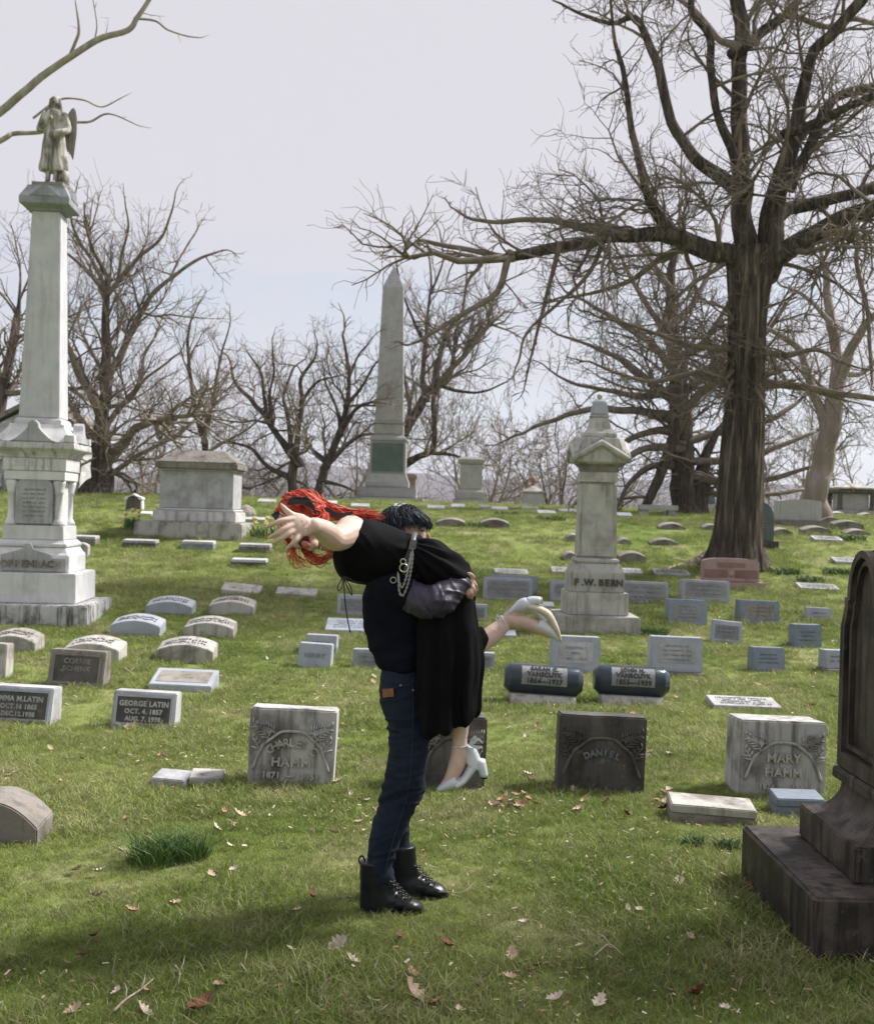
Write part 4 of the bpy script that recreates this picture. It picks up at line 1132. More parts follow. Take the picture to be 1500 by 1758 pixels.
# bench
p, s = place(1131, 886)
o = empty('stone_bench', p); tag(o, 'pale stone bench on two legs on the crest', 'bench')
w = 66/s; h = 21/s
box('seat', -w/2, w/2, 0, .45, h-.14, h, S_pale, o, .012)
for sx in (-1, 1): box('leg', sx*w*.36-.11, sx*w*.36+.11, .06, .39, -.05, h-.142, S_pale, o)
# pointed green headstone
p, s = place(1306, 942)
o = empty('pointed_headstone', p, YAW(3)); tag(o, 'dark green pointed-arch headstone beside the big trunk', 'headstone')
w = 48/s; h = 82/s; bb = 16/s
box('base', -w*.60, w*.60, -.08, .36, -.08, bb, S_dark, o)
pts = [(-w*.46, bb+.002), (w*.46, bb+.002), (w*.46, h*.58)]+[(w*.46*math.cos(a)**.9, h*.58+h*.42*math.sin(a)**.92) for a in np.linspace(.2, 1.42, 8)]+[(0, h)]
pts = pts+[(-x, z) for x, z in pts[-2:1:-1]]
prism('stone', pts, 0, .28, S_teal, o, .01)
F = face_frame((0, -.001, h*.48), (0, 0, 1), (0, -1, 0))
worn_rows('inscription', F, w*.7, h*.3, 5, S_cap, o, 3)
# wide slab
p, s = place(1374, 906)
o = empty('wide_slab', p); tag(o, 'wide plain grey slab monument with slightly bowed top on a broad base', 'monument')
w = 72/s
box('base', -46/s, 46/s, -.12, .8, -.1, 14/s, S_brown, o, .012)
slab('stone', w, [(0, 14/s+.002), (.55, 14/s+.002), (.55, 48/s, 1), (0, 48/s, 1)], S_teal if False else S_obel, o, 3/s, 16, .015)

# ------------------------------------------------------------------ larger monuments
def Zp(px, py, d): return P(px, py, d).z
def islands(name, rows, F, mat, parent, ext=.006, bold=.002):
    """lettering with every letter a part of its own"""
    for r in rows:
        s, size, x, y, k = r; adv = size*.68*k; n = len(s); xx = x-adv*(n-1)/2
        for ch in s:
            if ch != ' ':
                bm = bmesh.new(); text_bm(bm, ch, size, F @ Matrix.Translation((xx, y, .001)), ext, bold, k)
                link(name, bm_mesh(name, bm, False), mat, parent)
            xx += adv
# the tall column with the angel
c0 = G(142, 1079)
HW = .82
Yc = c0.y+HW; Xc = c0.x-HW-.02
o = empty('column_monument', (Xc, Yc, c0.z), math.radians(4)); tag(o, 'tall pale marble column monument with tapering shaft under the angel statue', 'monument')
gz0 = c0.z
def zz(py, half): return Zp(60, py, Yc-half)-gz0
h_base = zz(1039, .82); h_s2 = zz(984, .62); h_pl = zz(953, .50); h_mo = zz(927, .41); h_dl = zz(902, .40); h_dt = zz(808, .40); h_en = zz(786, .42); h_co = zz(765, .50); h_sl = zz(727, .40); h_sp = zz(717, .30)
h_st = zz(362, .17)
frusta('base', [(-.15, .82, .82), (h_base, .81, .81)], S_base, o, .018)
frusta('step', [(h_base+.002, .62, .62), (h_s2, .615, .615)], S_marble, o, .012)
pl = frusta('plinth', [(h_s2+.002, .50, .50), (h_pl, .50, .50), (h_pl+.03, .47, .47), (h_mo-.09, .43, .43)], S_marble, o, .008)
prism('name_shield', [(-.36, h_s2+.02), (.47, h_s2+.02), (.47, h_pl-.04), (.28, h_pl-.04), (.28, h_pl+.01), (.05, h_pl+.075), (.02, h_pl+.15), (-.06, h_pl+.15), (-.09, h_pl+.075), (-.36, h_pl)], -.535, -.502, S_pale, o, .005)
islands('letter', [('OFFENBACH', .125, .02, h_s2+.11, 1.0)], face_frame((0, -.536, 0), (0, 0, 1), (0, -1, 0)), S_brown, o, .012, .005)
frusta('moulding', [(h_mo-.088, .45, .45), (h_mo-.05, .455, .455), (h_mo-.03, .43, .43), (h_mo, .405, .405)], S_marble, o, .006)
frusta('lower_die', [(h_mo+.002, .395, .395), (h_dl, .385, .385)], S_marble, o, .008)
frusta('die', [(h_dl+.002, .30, .30), (h_dt-.12, .30, .30)], S_marble, o, .006)
# arched inscription tablet standing proud on the front
ar = [(-.24, h_dl+.02), (.24, h_dl+.02), (.24, h_dt-.22)]+[(.24*math.cos(a), h_dt-.22+.17*math.sin(a)) for a in np.linspace(.2, math.pi-.2, 9)]+[(-.24, h_dt-.22)]
prism('tablet', ar, -.375, -.302, S_pale, o, .006)
worn_rows('inscription', face_frame((0, -.376, (h_dl+h_dt)/2-.06), (0, 0, 1), (0, -1, 0)), .40, .40, 7, S_pgrey, o, 4, .5, .003)
for sx in (-1, 1):
    for sy in (-1, 1):
        c = lathe('colonnette', [(.085, h_dl+.003), (.085, h_dl+.03), (.062, h_dl+.08), (.052, h_dl+.09), (.052, h_dt-.30), (.066, h_dt-.29), (.06, h_dt-.26), (.085, h_dt-.17), (.085, h_dt-.125)], S_marble, o, 18)
        c.location = (sx*.30, sy*.30, 0)
frusta('upper_band', [(h_dt-.118, .39, .39), (h_dt, .39, .39)], S_marble, o, .006)
frusta('entablature', [(h_dt+.002, .405, .405), (h_en, .405, .405)], S_marbled, o, .006)
for i in range(7): box('tooth', -.27+.09*i-.022, -.27+.09*i+.022, -.415, -.404, h_en-.10, h_en-.03, S_marble, o, .003)
frusta('cornice', [(h_en+.002, .415, .415), (h_en+.03, .42, .42), (h_en+.08, .45, .45), (h_co-.03, .53, .53), (h_co, .53, .53), (h_co+.05, .525, .525)], S_marbled, o, .006)
frusta('roof', [(h_co+.052, .51, .51), (h_sl-.04, .36, .36), (h_sl, .35, .35)], S_marble, o, .006)
for k in range(4):
    g = prism('gable', [(-.30, h_co+.053), (.30, h_co+.053), (.22, h_co+.09), (.11, h_co+.19), (.07, h_co+.24), (.06, h_co+.30), (0, h_co+.34), (-.06, h_co+.30), (-.07, h_co+.24), (-.11, h_co+.19), (-.22, h_co+.09)], -.535, -.40, S_pale, o, .01)
    g.rotation_euler = (0, 0, k*math.pi/2)
for sx in (-1, 1):
    for sy in (-1, 1): box('corner_block', sx*.46-.065, sx*.46+.065, sy*.46-.065, sy*.46+.065, h_co+.054, h_co+.15, S_marble, o, .01)
frusta('shaft_plinth', [(h_sl+.002, .30, .30), (h_sp-.03, .30, .30), (h_sp, .275, .275)], S_marble, o, .006)
frusta('shaft', [(h_sp+.002, .262, .262), (h_st, .186, .186)], S_shaft, o, .012)
hc = zz(347, .25); ht = zz(318, .2)
frusta('capital', [(h_st+.002, .20, .20), (h_st+.03, .21, .21), (hc-.03, .31, .31), (hc-.02, .325, .325), (hc+.07, .325, .325), (ht-.03, .25, .25), (ht, .24, .24)], S_cap, o, .006)
for k in range(4):
    g = prism('cap_gable', [(-.20, hc+.075), (.20, hc+.075), (0, ht-.005)], -.330, -.22, S_cap, o, .005); g.rotation_euler = (0, 0, k*math.pi/2)
capz = gz0+ht

# angel: robe, torso, arms and head grown together, the wing a part behind
def remesh_union(name, meshes, vox, smooth_it=6, sfac=.5):
    bm = bmesh.new()
    for me in meshes:
        bm.from_mesh(me); bpy.data.meshes.remove(me)
    me = bm_mesh(name, bm, False)
    ob = bpy.data.objects.new(name, me); COL.objects.link(ob)
    r = ob.modifiers.new('r', 'REMESH'); r.mode = 'VOXEL'; r.voxel_size = vox; r.use_smooth_shade = True
    if smooth_it:
        s_ = ob.modifiers.new('s', 'SMOOTH'); s_.factor = sfac; s_.iterations = smooth_it
    bpy.context.view_layer.update()
    out = bpy.data.meshes.new_from_object(ob.evaluated_get(_dg()))
    bpy.data.objects.remove(ob); bpy.data.meshes.remove(me)
    out.name = name
    out.shade_smooth()
    return out
def loft_me(rings, n=28, fold=None, closed=True):
    """rings: (centre, half-axis u, half-axis v); closed tube"""
    v = []; f = []
    for j, (c, u, w) in enumerate(rings):
        for k in range(n):
            a = 2*math.pi*k/n; s_ = 1.0 if fold is None else fold(j/(len(rings)-1), a)
            v.append(Vector(c)+(Vector(u)*math.cos(a)+Vector(w)*math.sin(a))*s_)
        if j:
            o_ = (j-1)*n
            for k in range(n): f.append((o_+k, o_+(k+1) % n, o_+n+(k+1) % n, o_+n+k))
    if closed:
        f.append(tuple(range(n-1, -1, -1))); o_ = (len(rings)-1)*n; f.append(tuple(o_+k for k in range(n)))
    me = pydata('l', v, f)
    bm = bmesh.new(); bm.from_mesh(me); bmesh.ops.recalc_face_normals(bm, faces=bm.faces); bm.to_mesh(me); bm.free()
    return me
def smooth_rings(rings, k=5):
    out = []
    cs = catmull([r[0] for r in rings], k); us = catmull([r[1] for r in rings], k); ws = catmull([r[2] for r in rings], k)
    return list(zip(cs, us, ws))
def chain_me(pts, n=14):
    """tapered limb through (point, radius), rounded ends"""
    P_ = catmull([p for p, r in pts], 4); R_ = lerp_list([r for p, r in pts], len(P_))
    a, b_ = (P_[0]-P_[1]).normalized(), (P_[-1]-P_[-2]).normalized()
    pre = [(P_[0]+a*R_[0]*k, R_[0]*math.sqrt(max(0.02, 1-k*k))) for k in (.98, .75, .4)]
    post = [(P_[-1]+b_*R_[-1]*k, R_[-1]*math.sqrt(max(0.02, 1-k*k))) for k in (.4, .75, .98)]
    allp = pre+list(zip(P_, R_))+post
    T = Tubes(); T.add([p for p, r in allp], [r for p, r in allp], n)
    me = pydata('c', T.v, T.f)
    return me
def ell_me(c, ax, sub=3):
    bm = bmesh.new(); bmesh.ops.create_icosphere(bm, subdivisions=sub, radius=1)
    M_ = Matrix(((ax[0][0], ax[1][0], ax[2][0], c[0]), (ax[0][1], ax[1][1], ax[2][1], c[1]), (ax[0][2], ax[1][2], ax[2][2], c[2]), (0, 0, 0, 1)))
    for v in bm.verts: v.co = M_ @ v.co
    return bm_mesh('e', bm)
V = Vector
S_angel = stone('angel_stone', (.43, .42, .39), (.52, .50, .46), (.075, .065, .055), .9, .9, .9, .05, .1, cover=.05)
ang = empty('angel_statue', (Xc+.03, Yc, capz)); tag(ang, 'weathered stone angel with one tall wing standing on top of the column', 'statue')
A = 1.27/1.0
def ring(x, y, z, a, b_): return (V((x, y, z)), V((a, 0, 0)), V((0, b_, 0)))
robe = smooth_rings([ring(0, 0, .235, .165, .13), ring(0, 0, .30, .185, .14), ring(0, 0, .45, .165, .13), ring(0, 0, .62, .155, .12), ring(0, 0, .76, .135, .11), ring(0, 0, .86, .125, .10), ring(.0, .0, .97, .135, .10), ring(0, 0, 1.04, .105, .085), ring(0, 0, 1.075, .05, .05)])
def robefold(t_, a): 
    k = max(0, 1-t_*1.5)
    return 1+.10*k*math.sin(a*6+1.5*t_*4)+.05*k*math.sin(a*13)
parts = [loft_me(robe, 40, robefold),
         ell_me((0, -.01, 1.165), (V((.062, 0, 0)), V((0, .07, 0)), V((0, 0, .085)))), chain_me([(V((0, 0, 1.03)), .045), (V((0, -.005, 1.12)), .042)]),
         chain_me([(V((-.13, 0, .99)), .055), (V((-.185, -.03, .80)), .052), (V((-.10, -.12, .88)), .038), (V((-.02, -.135, .93)), .03)]),
         chain_me([(V((.13, 0, .99)), .055), (V((.18, -.02, .80)), .05), (V((.10, -.13, .74)), .038), (V((.02, -.14, .73)), .03)]),
         chain_me([(V((-.06, -.02, .26)), .04), (V((-.065, -.03, .10)), .032), (V((-.08, -.10, .055)), .03)]), chain_me([(V((.05, -.03, .26)), .04), (V((.04, -.05, .10)), .032), (V((.03, -.13, .055)), .03)]),
         ell_me((.03, -.13, .70), (V((.07, 0, 0)), V((0, .05, 0)), V((0, 0, .06))))]
for sx in (-1, 1):
    for i in range(5): parts.append(ell_me((sx*(.055+.006*i), .01, 1.20-.045*i), (V((.03, 0, 0)), V((0, .045, 0)), V((0, 0, .034))), 2))
parts.append(ell_me((0, .02, 1.20), (V((.07, 0, 0)), V((0, .065, 0)), V((0, 0, .07)))))
parts.append(ell_me((.0, -.08, 1.165), (V((.012, 0, 0)), V((0, .016, 0)), V((0, 0, .022))), 2))
link('figure', remesh_union('figure', parts, .012, 4), S_angel, ang)
for sx, sc_ in ((1, 1.0), (-1, .55)):
    wp = [(.06, .86), (.16, 1.06), (.21, 1.135), (.245, 1.12), (.27, 1.0), (.272, .8), (.255, .6), (.235, .42), (.20, .50), (.15, .62), (.08, .70)]
    bm = bmesh.new(); prism_xz(bm, [(sx*x*(1 if sx > 0 else .62), z) for x, z in wp], .06, .11); bmesh.ops.recalc_face_normals(bm, faces=bm.faces); bevel_bm(bm, .014, 40, 2)
    w_ = link('wing', bm_mesh('wing', bm), S_brown, ang)
    for i in range(5):
        bm = bmesh.new(); bm_box(bm, sx*(.10+.025*i)*(1 if sx > 0 else .62)-.012, sx*(.10+.025*i)*(1 if sx > 0 else .62)+.012, .045, .062, .62-.03*i, .98); link('feather', bm_mesh('feather', bm), S_brown, w_)
bm = bmesh.new(); bm_box(bm, -.21, .21, -.20, .20, 0, .055); bmesh.ops.subdivide_edges(bm, edges=bm.edges[:], cuts=4, use_grid_fill=True)
for v in bm.verts: v.co += V((noise.noise(v.co*9), noise.noise(v.co*9+V((5, 0, 0))), noise.noise(v.co*7+V((0, 5, 0)))*.6))*.02
link('rock_base', bm_mesh('rock_base', bm), S_brown, ang)
chain = chain_me([(V((.12, .03, .04)), .10), (V((.12, .03, .22)), .08)]); link('stump', chain, S_angel, ang, True)
ang.scale = (1.0, 1.0, 1.0)

# the slim gabled monument
f0 = G(1027, 1089); HB = .575
o = empty('gabled_monument', (f0.x, f0.y+HB, f0.z)); tag(o, 'slim grey monument with cross gables and finial, lettered plinth', 'monument')
Yb = f0.y+HB; gb = f0.z
def zb(py, half): return Zp(1030, py, Yb-half)-gb
b1, b2, b3, b3s = zb(1059, .57), zb(1018, .42), zb(984, .37), zb(968, .31)
frusta('base', [(-.15, HB, HB), (b1, HB-.01, HB-.01)], S_bern, o, .015)
frusta('step', [(b1+.002, .42, .42), (b2, .415, .415)], S_bern, o, .012)
frusta('plinth', [(b2+.002, .37, .37), (b3, .365, .365), (b3s, .30, .30)], S_bern, o, .008)
islands('letter', [('F.W.BERN', .125, .0, (b2+b3)/2+.0, .98)], face_frame((0, -.370, 0), (0, 0, 1), (0, -1, 0)), S_panel, o, .014, .005)
frusta('torus', [(b3s+.002, .285, .285), (b3s+.02, .30, .30), (b3s+.05, .30, .30), (b3s+.07, .275, .275)], S_bern, o, .01)
s0 = b3s+.072; s1 = zb(828, .25); s2 = zb(810, .25); s3 = zb(797, .24)
frusta('shaft', [(s0, .262, .262), (s1, .242, .242)], S_bern, o, .03)
pn = frusta('shaft_panel', [(s0+.06, .205, .004), (s1-.06, .185, .004)], S_bernp, o, 0); pn.location = (0, -.260, 0); pn.rotation_euler = (math.radians(-.9), 0, 0)
frusta('neck_band', [(s1+.002, .252, .252), (s2-.02, .252, .252), (s2, .24, .24)], S_bern, o, .005)
frusta('neck', [(s2+.002, .225, .225), (s3-.04, .235, .235), (s3, .29, .29)], S_brown, o, .005)
ap = zb(756, .36); en = zb(782, .36); top = zb(750, .25)
frusta('head_block', [(s3+.002, .30, .30), (en, .325, .325), (top-.02, .25, .25), (top, .235, .235)], S_bern, o, .008)
for k in range(4):
    g = prism('gable', [(-.36, s3+.02), (.36, s3+.02), (.375, en+.03), (0, ap+.06), (-.375, en+.03)], -.355, -.18, S_bern, o, .012); g.rotation_euler = (0, 0, k*math.pi/2)
    T = Tubes(); T.add([V((-.37, -.362, en-.045)), V((0, -.362, ap-.03)), V((.37, -.362, en-.045))], [.048, .048, .048], 10)
    r_ = T.build('gable_roll', S_bern, g); 
u1, u2, u3 = zb(745, .22), zb(716, .13), zb(712, .13)
frusta('spire_foot', [(top+.002, .225, .225), (top+.05, .22, .22), (u1+.09, .15, .15), (u2, .115, .115)], S_bern, o, .006)
frusta('spire_ring', [(u2+.002, .13, .13), (u2+.035, .13, .13)], S_bern, o, .008)
t1 = zb(685, .1)
frusta('spire', [(u2+.037, .118, .118), (t1-.03, .088, .088), (t1, .05, .05)], S_bernp, o, .012)
lathe('finial', [(.001, t1), (.028, t1+.012), (.045, t1+.045), (.03, t1+.075), (.001, t1+.085)], S_bern, o, 14)

# sarcophagus tomb
f0 = G(322, 925); st_ = FPX/f0.y
o = empty('sarcophagus_tomb', (P(322, 925, f0.y).x, f0.y, f0.z)); tag(o, 'large pale sarcophagus tomb with hipped lid on a rough ledge', 'tomb')
gs = f0.z
def zs(py, dy): return Zp(322, py, f0.y+dy)-gs
def cx(x0, x1): return (x0-322)/st_, (x1-322)/st_
DP = 1.7
def tier(nm, x0, x1, dy, z0, z1, mat, bev=.015, ins=0.0):
    a, b_ = cx(x0, x1); return box(nm, a, b_, dy, DP-dy, z0, z1, mat, o, bev)
q1, q2, q3, q4, q5 = zs(896, 0), zs(873, .15), zs(805, .25), zs(793, .15), zs(783, .5)
tier('ledge', 229, 414, 0, -.3, q1, S_weath, .03)
tier('plinth', 256, 400, .22, q1+.002, q2-.05, S_marbled)
tier('plinth_moulding', 259, 397, .26, q2-.048, q2, S_marble, .02)
tier('chest', 265, 393, .32, q2+.002, q3-.03, S_pale)
tier('frieze', 263, 395, .29, q3-.028, q3, S_marble)
tier('lid_edge', 259, 401, .18, q3+.002, q4, S_brown, .02)
a, b_ = cx(260, 400); bm = bmesh.new()
lo = [bm.verts.new(c_) for c_ in ((a, .19, q4+.002), (b_, .19, q4+.002), (b_, DP-.19, q4+.002), (a, DP-.19, q4+.002))]
hi = [bm.verts.new(c_) for c_ in ((a+.32, .55, q5+.12), (b_-.32, .55, q5+.12), (b_-.32, DP-.55, q5+.12), (a+.32, DP-.55, q5+.12))]
bm.faces.new(lo[::-1]); bm.faces.new(hi)
for i in range(4): bm.faces.new((lo[i], lo[(i+1) % 4], hi[(i+1) % 4], hi[i]))
bevel_bm(bm, .015, 15, 2); link('lid', bm_mesh('lid', bm), S_brown, o)

# obelisk
D = 42.0; f0 = onground(662, D); so = FPX/D
o = empty('obelisk_monument', (f0.x, D+1.2, f0.z)); tag(o, 'tall grey granite obelisk on stepped base with dark bronze panel', 'monument')
def zo(py): return Zp(662, py, D+1.0 if py > 700 else D+1.2)-f0.z
def hw(x0, x1): return (x1-x0)/2/so*1.03
def ob(nm, lv, mat=S_obel, bev=.03): return frusta(nm, [(z, h, h) for z, h in lv], mat, o, bev)
ob('base', [(-.4, hw(598, 723)), (zo(855), hw(598, 723))])
ob('step', [(zo(855)+.003, hw(609, 709)), (zo(837), hw(609, 709))])
ob('plinth', [(zo(837)+.003, hw(624, 697)), (zo(828), hw(624, 697)), (zo(816), hw(630, 694)), (zo(813), hw(631, 694))])
ob('die', [(zo(813)+.003, hw(632, 693)), (zo(758), hw(632, 693))])
hd = hw(632, 693); box('bronze_panel', -hd*.88, hd*.88, -hd-.02, -hd+.01, zo(810), zo(761), plain('bronze_patina', (.105, .145, .135), .6, .4, (.075, .11, .105), 4), o, .01)
worn_rows('inscription', face_frame((0, -hd-.021, zo(786)), (0, 0, 1), (0, -1, 0)), hd*1.5, .75, 6, S_teal, o, 9, .5, .01)
ob('moulding', [(zo(758)+.003, hw(631, 695)), (zo(754), hw(631, 695)), (zo(747), hw(639, 691))])
ob('drum', [(zo(747)+.003, hw(640, 690)), (zo(728), hw(641, 690))])
ob('collar', [(zo(728)+.003, hw(639, 692)), (zo(724), hw(639, 692))])
ob('shaft', [(zo(724)+.003, hw(641, 689)), (zo(495), hw(653, 688)), (zo(456), .01)], S_obel, .01)

def simple_monument(name, label, px, by, d, tiers, cat='monument'):
    f0 = onground(px, d); s = FPX/d
    o = empty(name, (f0.x, d+.8, f0.z)); tag(o, label, cat)
    for nm, lv, mat in tiers:
        frusta(nm, [(Zp(px, y, d)-f0.z+e, w/2/s, w/2/s*k) for (y, w, e, k) in lv], mat, o, .02)
    return o, f0, s
simple_monument('pedestal_monument', 'broad capped grey pedestal on the crest right of the obelisk', 808, 871, 44, [
    ('base', [(880, 61, 0, 1), (857, 61, 0, 1)], S_obel), ('step', [(857, 50, .003, 1), (845, 50, 0, 1), (840, 42, 0, 1)], S_obel), ('die', [(840, 38, .003, 1), (796, 38, 0, 1)], S_obel),
    ('cap', [(796, 40, .003, 1), (792, 47, 0, 1), (788, 47, 0, 1), (783, 36, 0, 1)], S_obel)])
o, f0, s = simple_monument('hipped_tomb', 'small far tomb with hipped roof and reddish ball finial', 917, 874, 46, [('body', [(884, 40, 0, 1), (846, 33, 0, 1)], S_obel), ('roof', [(846, 38, .003, 1), (843, 38, 0, 1), (835, 12, 0, 1), (833, 6, 0, 1)], S_weath)], 'tomb')
lathe('finial', [(.03, 0), (.07, .03), (.04, .08), (.12, .16), (.13, .24), (.06, .32), (.01, .35)], plain('terracotta', (.30, .15, .11), .8, .3), o, 12, (0, 0, Zp(917, 833, 46)-f0.z))
simple_monument('low_block_tomb', 'low grey block beside the small hipped tomb', 882, 877, 45, [('stone', [(884, 30, 0, .6), (867, 30, 0, .6)], S_obel)], 'tomb')
simple_monument('small_obelisk', 'small pale obelisk on a teal block left of the big trunk', 1219, 882, 42, [('base', [(892, 42, 0, 1), (874, 42, 0, 1)], S_grey), ('step', [(874, 34, .003, 1), (865, 34, 0, 1)], S_grey), ('die', [(865, 30, .003, 1), (838, 26, 0, 1)], S_teal), ('shaft', [(838, 17, .003, 1), (760, 11, 0, 1), (748, .6, 0, 1)], S_pale)])
simple_monument('brick_pillar', 'reddish pillar showing behind the obelisk base', 704, 868, 46, [('shaft', [(876, 15, 0, 1), (822, 15, 0, 1)], S_red), ('cap', [(822, 20, .003, 1), (815, 20, 0, 1), (812, 14, 0, 1)], S_red)])
# columned monument at the far side
D = 40; f0 = onground(1474, D); s = FPX/D
o = empty('columned_monument', (f0.x, D+.8, f0.z)); tag(o, 'grey monument with corner columns and hipped cap at the picture edge', 'monument')
def zc_(y): return Zp(1474, y, D)-f0.z
wm = 32/s
frusta('base', [(-.2, wm*1.12, wm*1.12), (zc_(876), wm*1.12, wm*1.12)], S_weath, o, .02)
frusta('die', [(zc_(876)+.003, wm*.74, wm*.74), (zc_(847), wm*.74, wm*.74)], S_obel, o, .02)
for sx in (-1, 1):
    for sy in (-1, 1):
        c = lathe('column', [(.12, zc_(876)+.002), (.12, zc_(874)), (.085, zc_(872)), (.08, zc_(850)), (.12, zc_(847)-.001)], S_dark, o, 14); c.location = (sx*wm*.88, sy*wm*.88, 0)
frusta('entablature', [(zc_(847)+.003, wm*1.02, wm*1.02), (zc_(840), wm*1.06, wm*1.06)], S_dark, o, .02)
frusta('roof', [(zc_(840)+.003, wm*1.14, wm*1.14), (zc_(837), wm*1.14, wm*1.14), (zc_(831), wm*.4, wm*.4), (zc_(829), wm*.3, wm*.3)], S_weath, o, .02)

# mausoleum behind the column
D = 39; f0 = onground(52, D); s = FPX/D
o = empty('mausoleum', (f0.x, D, f0.z)); tag(o, 'pale rough-stone mausoleum with gabled roof standing behind the column', 'building')
def zm(y): return Zp(52, y, D)-f0.z
hwid = 84/s; he = zm(750); ha = zm(690)
box('wall', -hwid+.12, hwid-.12, .12, 4.2, -.4, he, S_marble, o, .02)
R_ = random.Random(4)
for sx in (-1, 1):
    z = -.3; k = 0
    while z < he-.15:
        hh = min(R_.uniform(.40, .55), he-z); wd = .62 if k % 2 else .46
        bm = bmesh.new(); x0, x1 = sorted((sx*hwid*1.0, sx*(hwid-wd)))
        bm_box(bm, x0-(.10 if k == 0 else 0), x1+(.10 if k == 0 else 0), -.02, .118+.5, z+.008, z+hh-.008); bmesh.ops.subdivide_edges(bm, edges=bm.edges[:], cuts=3, use_grid_fill=True)
        for v in bm.verts: v.co += V((noise.noise(v.co*4), noise.noise(v.co*4+V((3, 0, 0))), 0))*.05
        link('quoin', bm_mesh('quoin', bm), S_marble, o); z += hh; k += 1
prism('pediment', [(-hwid-.18, he+.002), (hwid+.18, he+.002), (hwid+.18, he+.10), (0, ha-.12), (-hwid-.18, he+.10)], .06, .5, S_marble, o, .02)
for sx in (-1, 1):
    bm = bmesh.new(); a_, b_ = V((sx*(hwid+.34), 0, he+.08)), V((0, 0, ha)); n_ = V((-(b_-a_).z, 0, (b_-a_).x)).normalized()*(.16 if sx < 0 else -.16)
    prism_xz(bm, [(a_.x, a_.z), (b_.x, b_.z), (b_.x, b_.z+abs(n_.z)*1.1), (a_.x+n_.x*.2, a_.z+abs(n_.z))], -.12, 4.4); link('roof_slope', bm_mesh('roof_slope', bm), S_brown, o)
prism('entrance', [(-.5, -.2), (.5, -.2), (.5, 1.6), (0, 1.95), (-.5, 1.6)], .06, .118, S_dark, o, 0)

# the dark monument at the near edge
x0 = P(1410, 1531, 4.80).x
gm = gz(1.8, 5.2)
o = empty('dark_monument', (1.52, 4.79, gm)); tag(o, 'dark weathered monument with stepped base and arched panel at the near edge', 'monument')
Lb = 1.13
box('base', 0, 1.7, 0, Lb, -.15, .262, S_black, o, .014, 3)
# second step: vertical foot, then a hollow sweep up to a lip (swept round by stacked squares)
def ring4(name, lv, mat):
    bm = bmesh.new(); rows = []
    for z, a, b_, c_, d_ in lv: rows.append([bm.verts.new(q) for q in ((a, c_, z), (b_, c_, z), (b_, d_, z), (a, d_, z))])
    for r0, r1 in zip(rows, rows[1:]):
        for i in range(4): bm.faces.new((r0[i], r0[(i+1) % 4], r1[(i+1) % 4], r1[i]))
    bm.faces.new(rows[0][::-1]); bm.faces.new(rows[-1]); bevel_bm(bm, .006, 30, 2)
    return link(name, bm_mesh(name, bm), mat, o)
lv = [(.264, .225, 1.5, .20, Lb-.20+.03), (.41, .225, 1.5, .20, Lb-.20+.03)]
for k in range(1, 8):
    a = k/7*math.pi/2; i_ = .20*math.sin(a); lv.append((.41+.155*(1-math.cos(a)), .225+i_*.72, 1.5-i_, .20+i_*.72, Lb-.17-i_*.72))
ring4('hollow_step', lv, S_black)
z2 = .41+.155
ring4('lip', [(z2+.002, .335, 1.4, .30, Lb-.28), (z2+.05, .335, 1.4, .30, Lb-.28), (z2+.06, .35, 1.4, .315, Lb-.295)], S_black)
z3 = z2+.062
# die: shouldered arch slab whose carved face looks across the lawn
w2 = (Lb-.62)/2; yc = Lb/2; zt = 1.62
prof = [(-w2, z3), (w2, z3), (w2, 1.26), (w2-.03, 1.32), (w2-.045, 1.36), (w2-.045, 1.40), (w2-.075, 1.40)]+[((w2-.075)*math.cos(a), 1.40+.22*math.sin(a)) for a in np.linspace(.15, math.pi-.15, 13)]+[(-w2+.075, 1.40), (-w2+.045, 1.40), (-w2+.045, 1.36), (-w2+.03, 1.32), (-w2, 1.26)]
def yz_prism(name, prof, xa, xb, mat, bev=.008):
    bm = bmesh.new(); A_ = [bm.verts.new((xa, yc+y, z)) for y, z in prof]; B_ = [bm.verts.new((xb, yc+y, z)) for y, z in prof]; n = len(prof)
    bm.faces.new(A_); bm.faces.new(B_[::-1])
    for i in range(n): bm.faces.new((A_[i], B_[i], B_[(i+1) % n], A_[(i+1) % n]))
    bmesh.ops.recalc_face_normals(bm, faces=bm.faces)
    if bev: bevel_bm(bm, bev, 40, 2)
    return link(name, bm_mesh(name, bm), mat, o)
yz_prism('die', prof, .385, 1.3, S_black)
def inset(k): return [(y*(1-k/w2), z3+.05+(z-z3)*(1-.07-k*.2)) for y, z in prof]
# raised rim round the face: outer outline minus inner outline
bm = bmesh.new(); po, pi_ = prof, [(y*(1-.055/w2), z3+.07+(z-z3)*(1-.105)) for y, z in prof]; n = len(prof)
def rim(name, po, pi_, xa, xb):
    bm = bmesh.new(); rows = [[bm.verts.new((x, yc+y, z)) for y, z in q] for x, q in ((xa, po), (xb, po), (xb, pi_), (xa, pi_))]; n = len(po)
    for r0, r1 in ((0, 1), (1, 2), (2, 3)):
        for i in range(n): bm.faces.new((rows[r0][i], rows[r0][(i+1) % n], rows[r1][(i+1) % n], rows[r1][i]))
    return link(name, bm_mesh(name, bm), S_black, o)
rim('outer_rim', [(y*.995, z3+.003+(z-z3)*.995) for y, z in prof], pi_, .384, .345)
rim('inner_rim', [(y*(1-.075/w2), z3+.09+(z-z3)*(1-.14)) for y, z in prof], [(y*(1-.10/w2), z3+.11+(z-z3)*(1-.18)) for y, z in prof], .384, .362)
ring4('cap_block', [(1.58, .50, 1.2, .40, Lb-.40), (1.70, .50, 1.2, .40, Lb-.40), (2.2, .75, 1.0, .55, Lb-.55)], S_black)

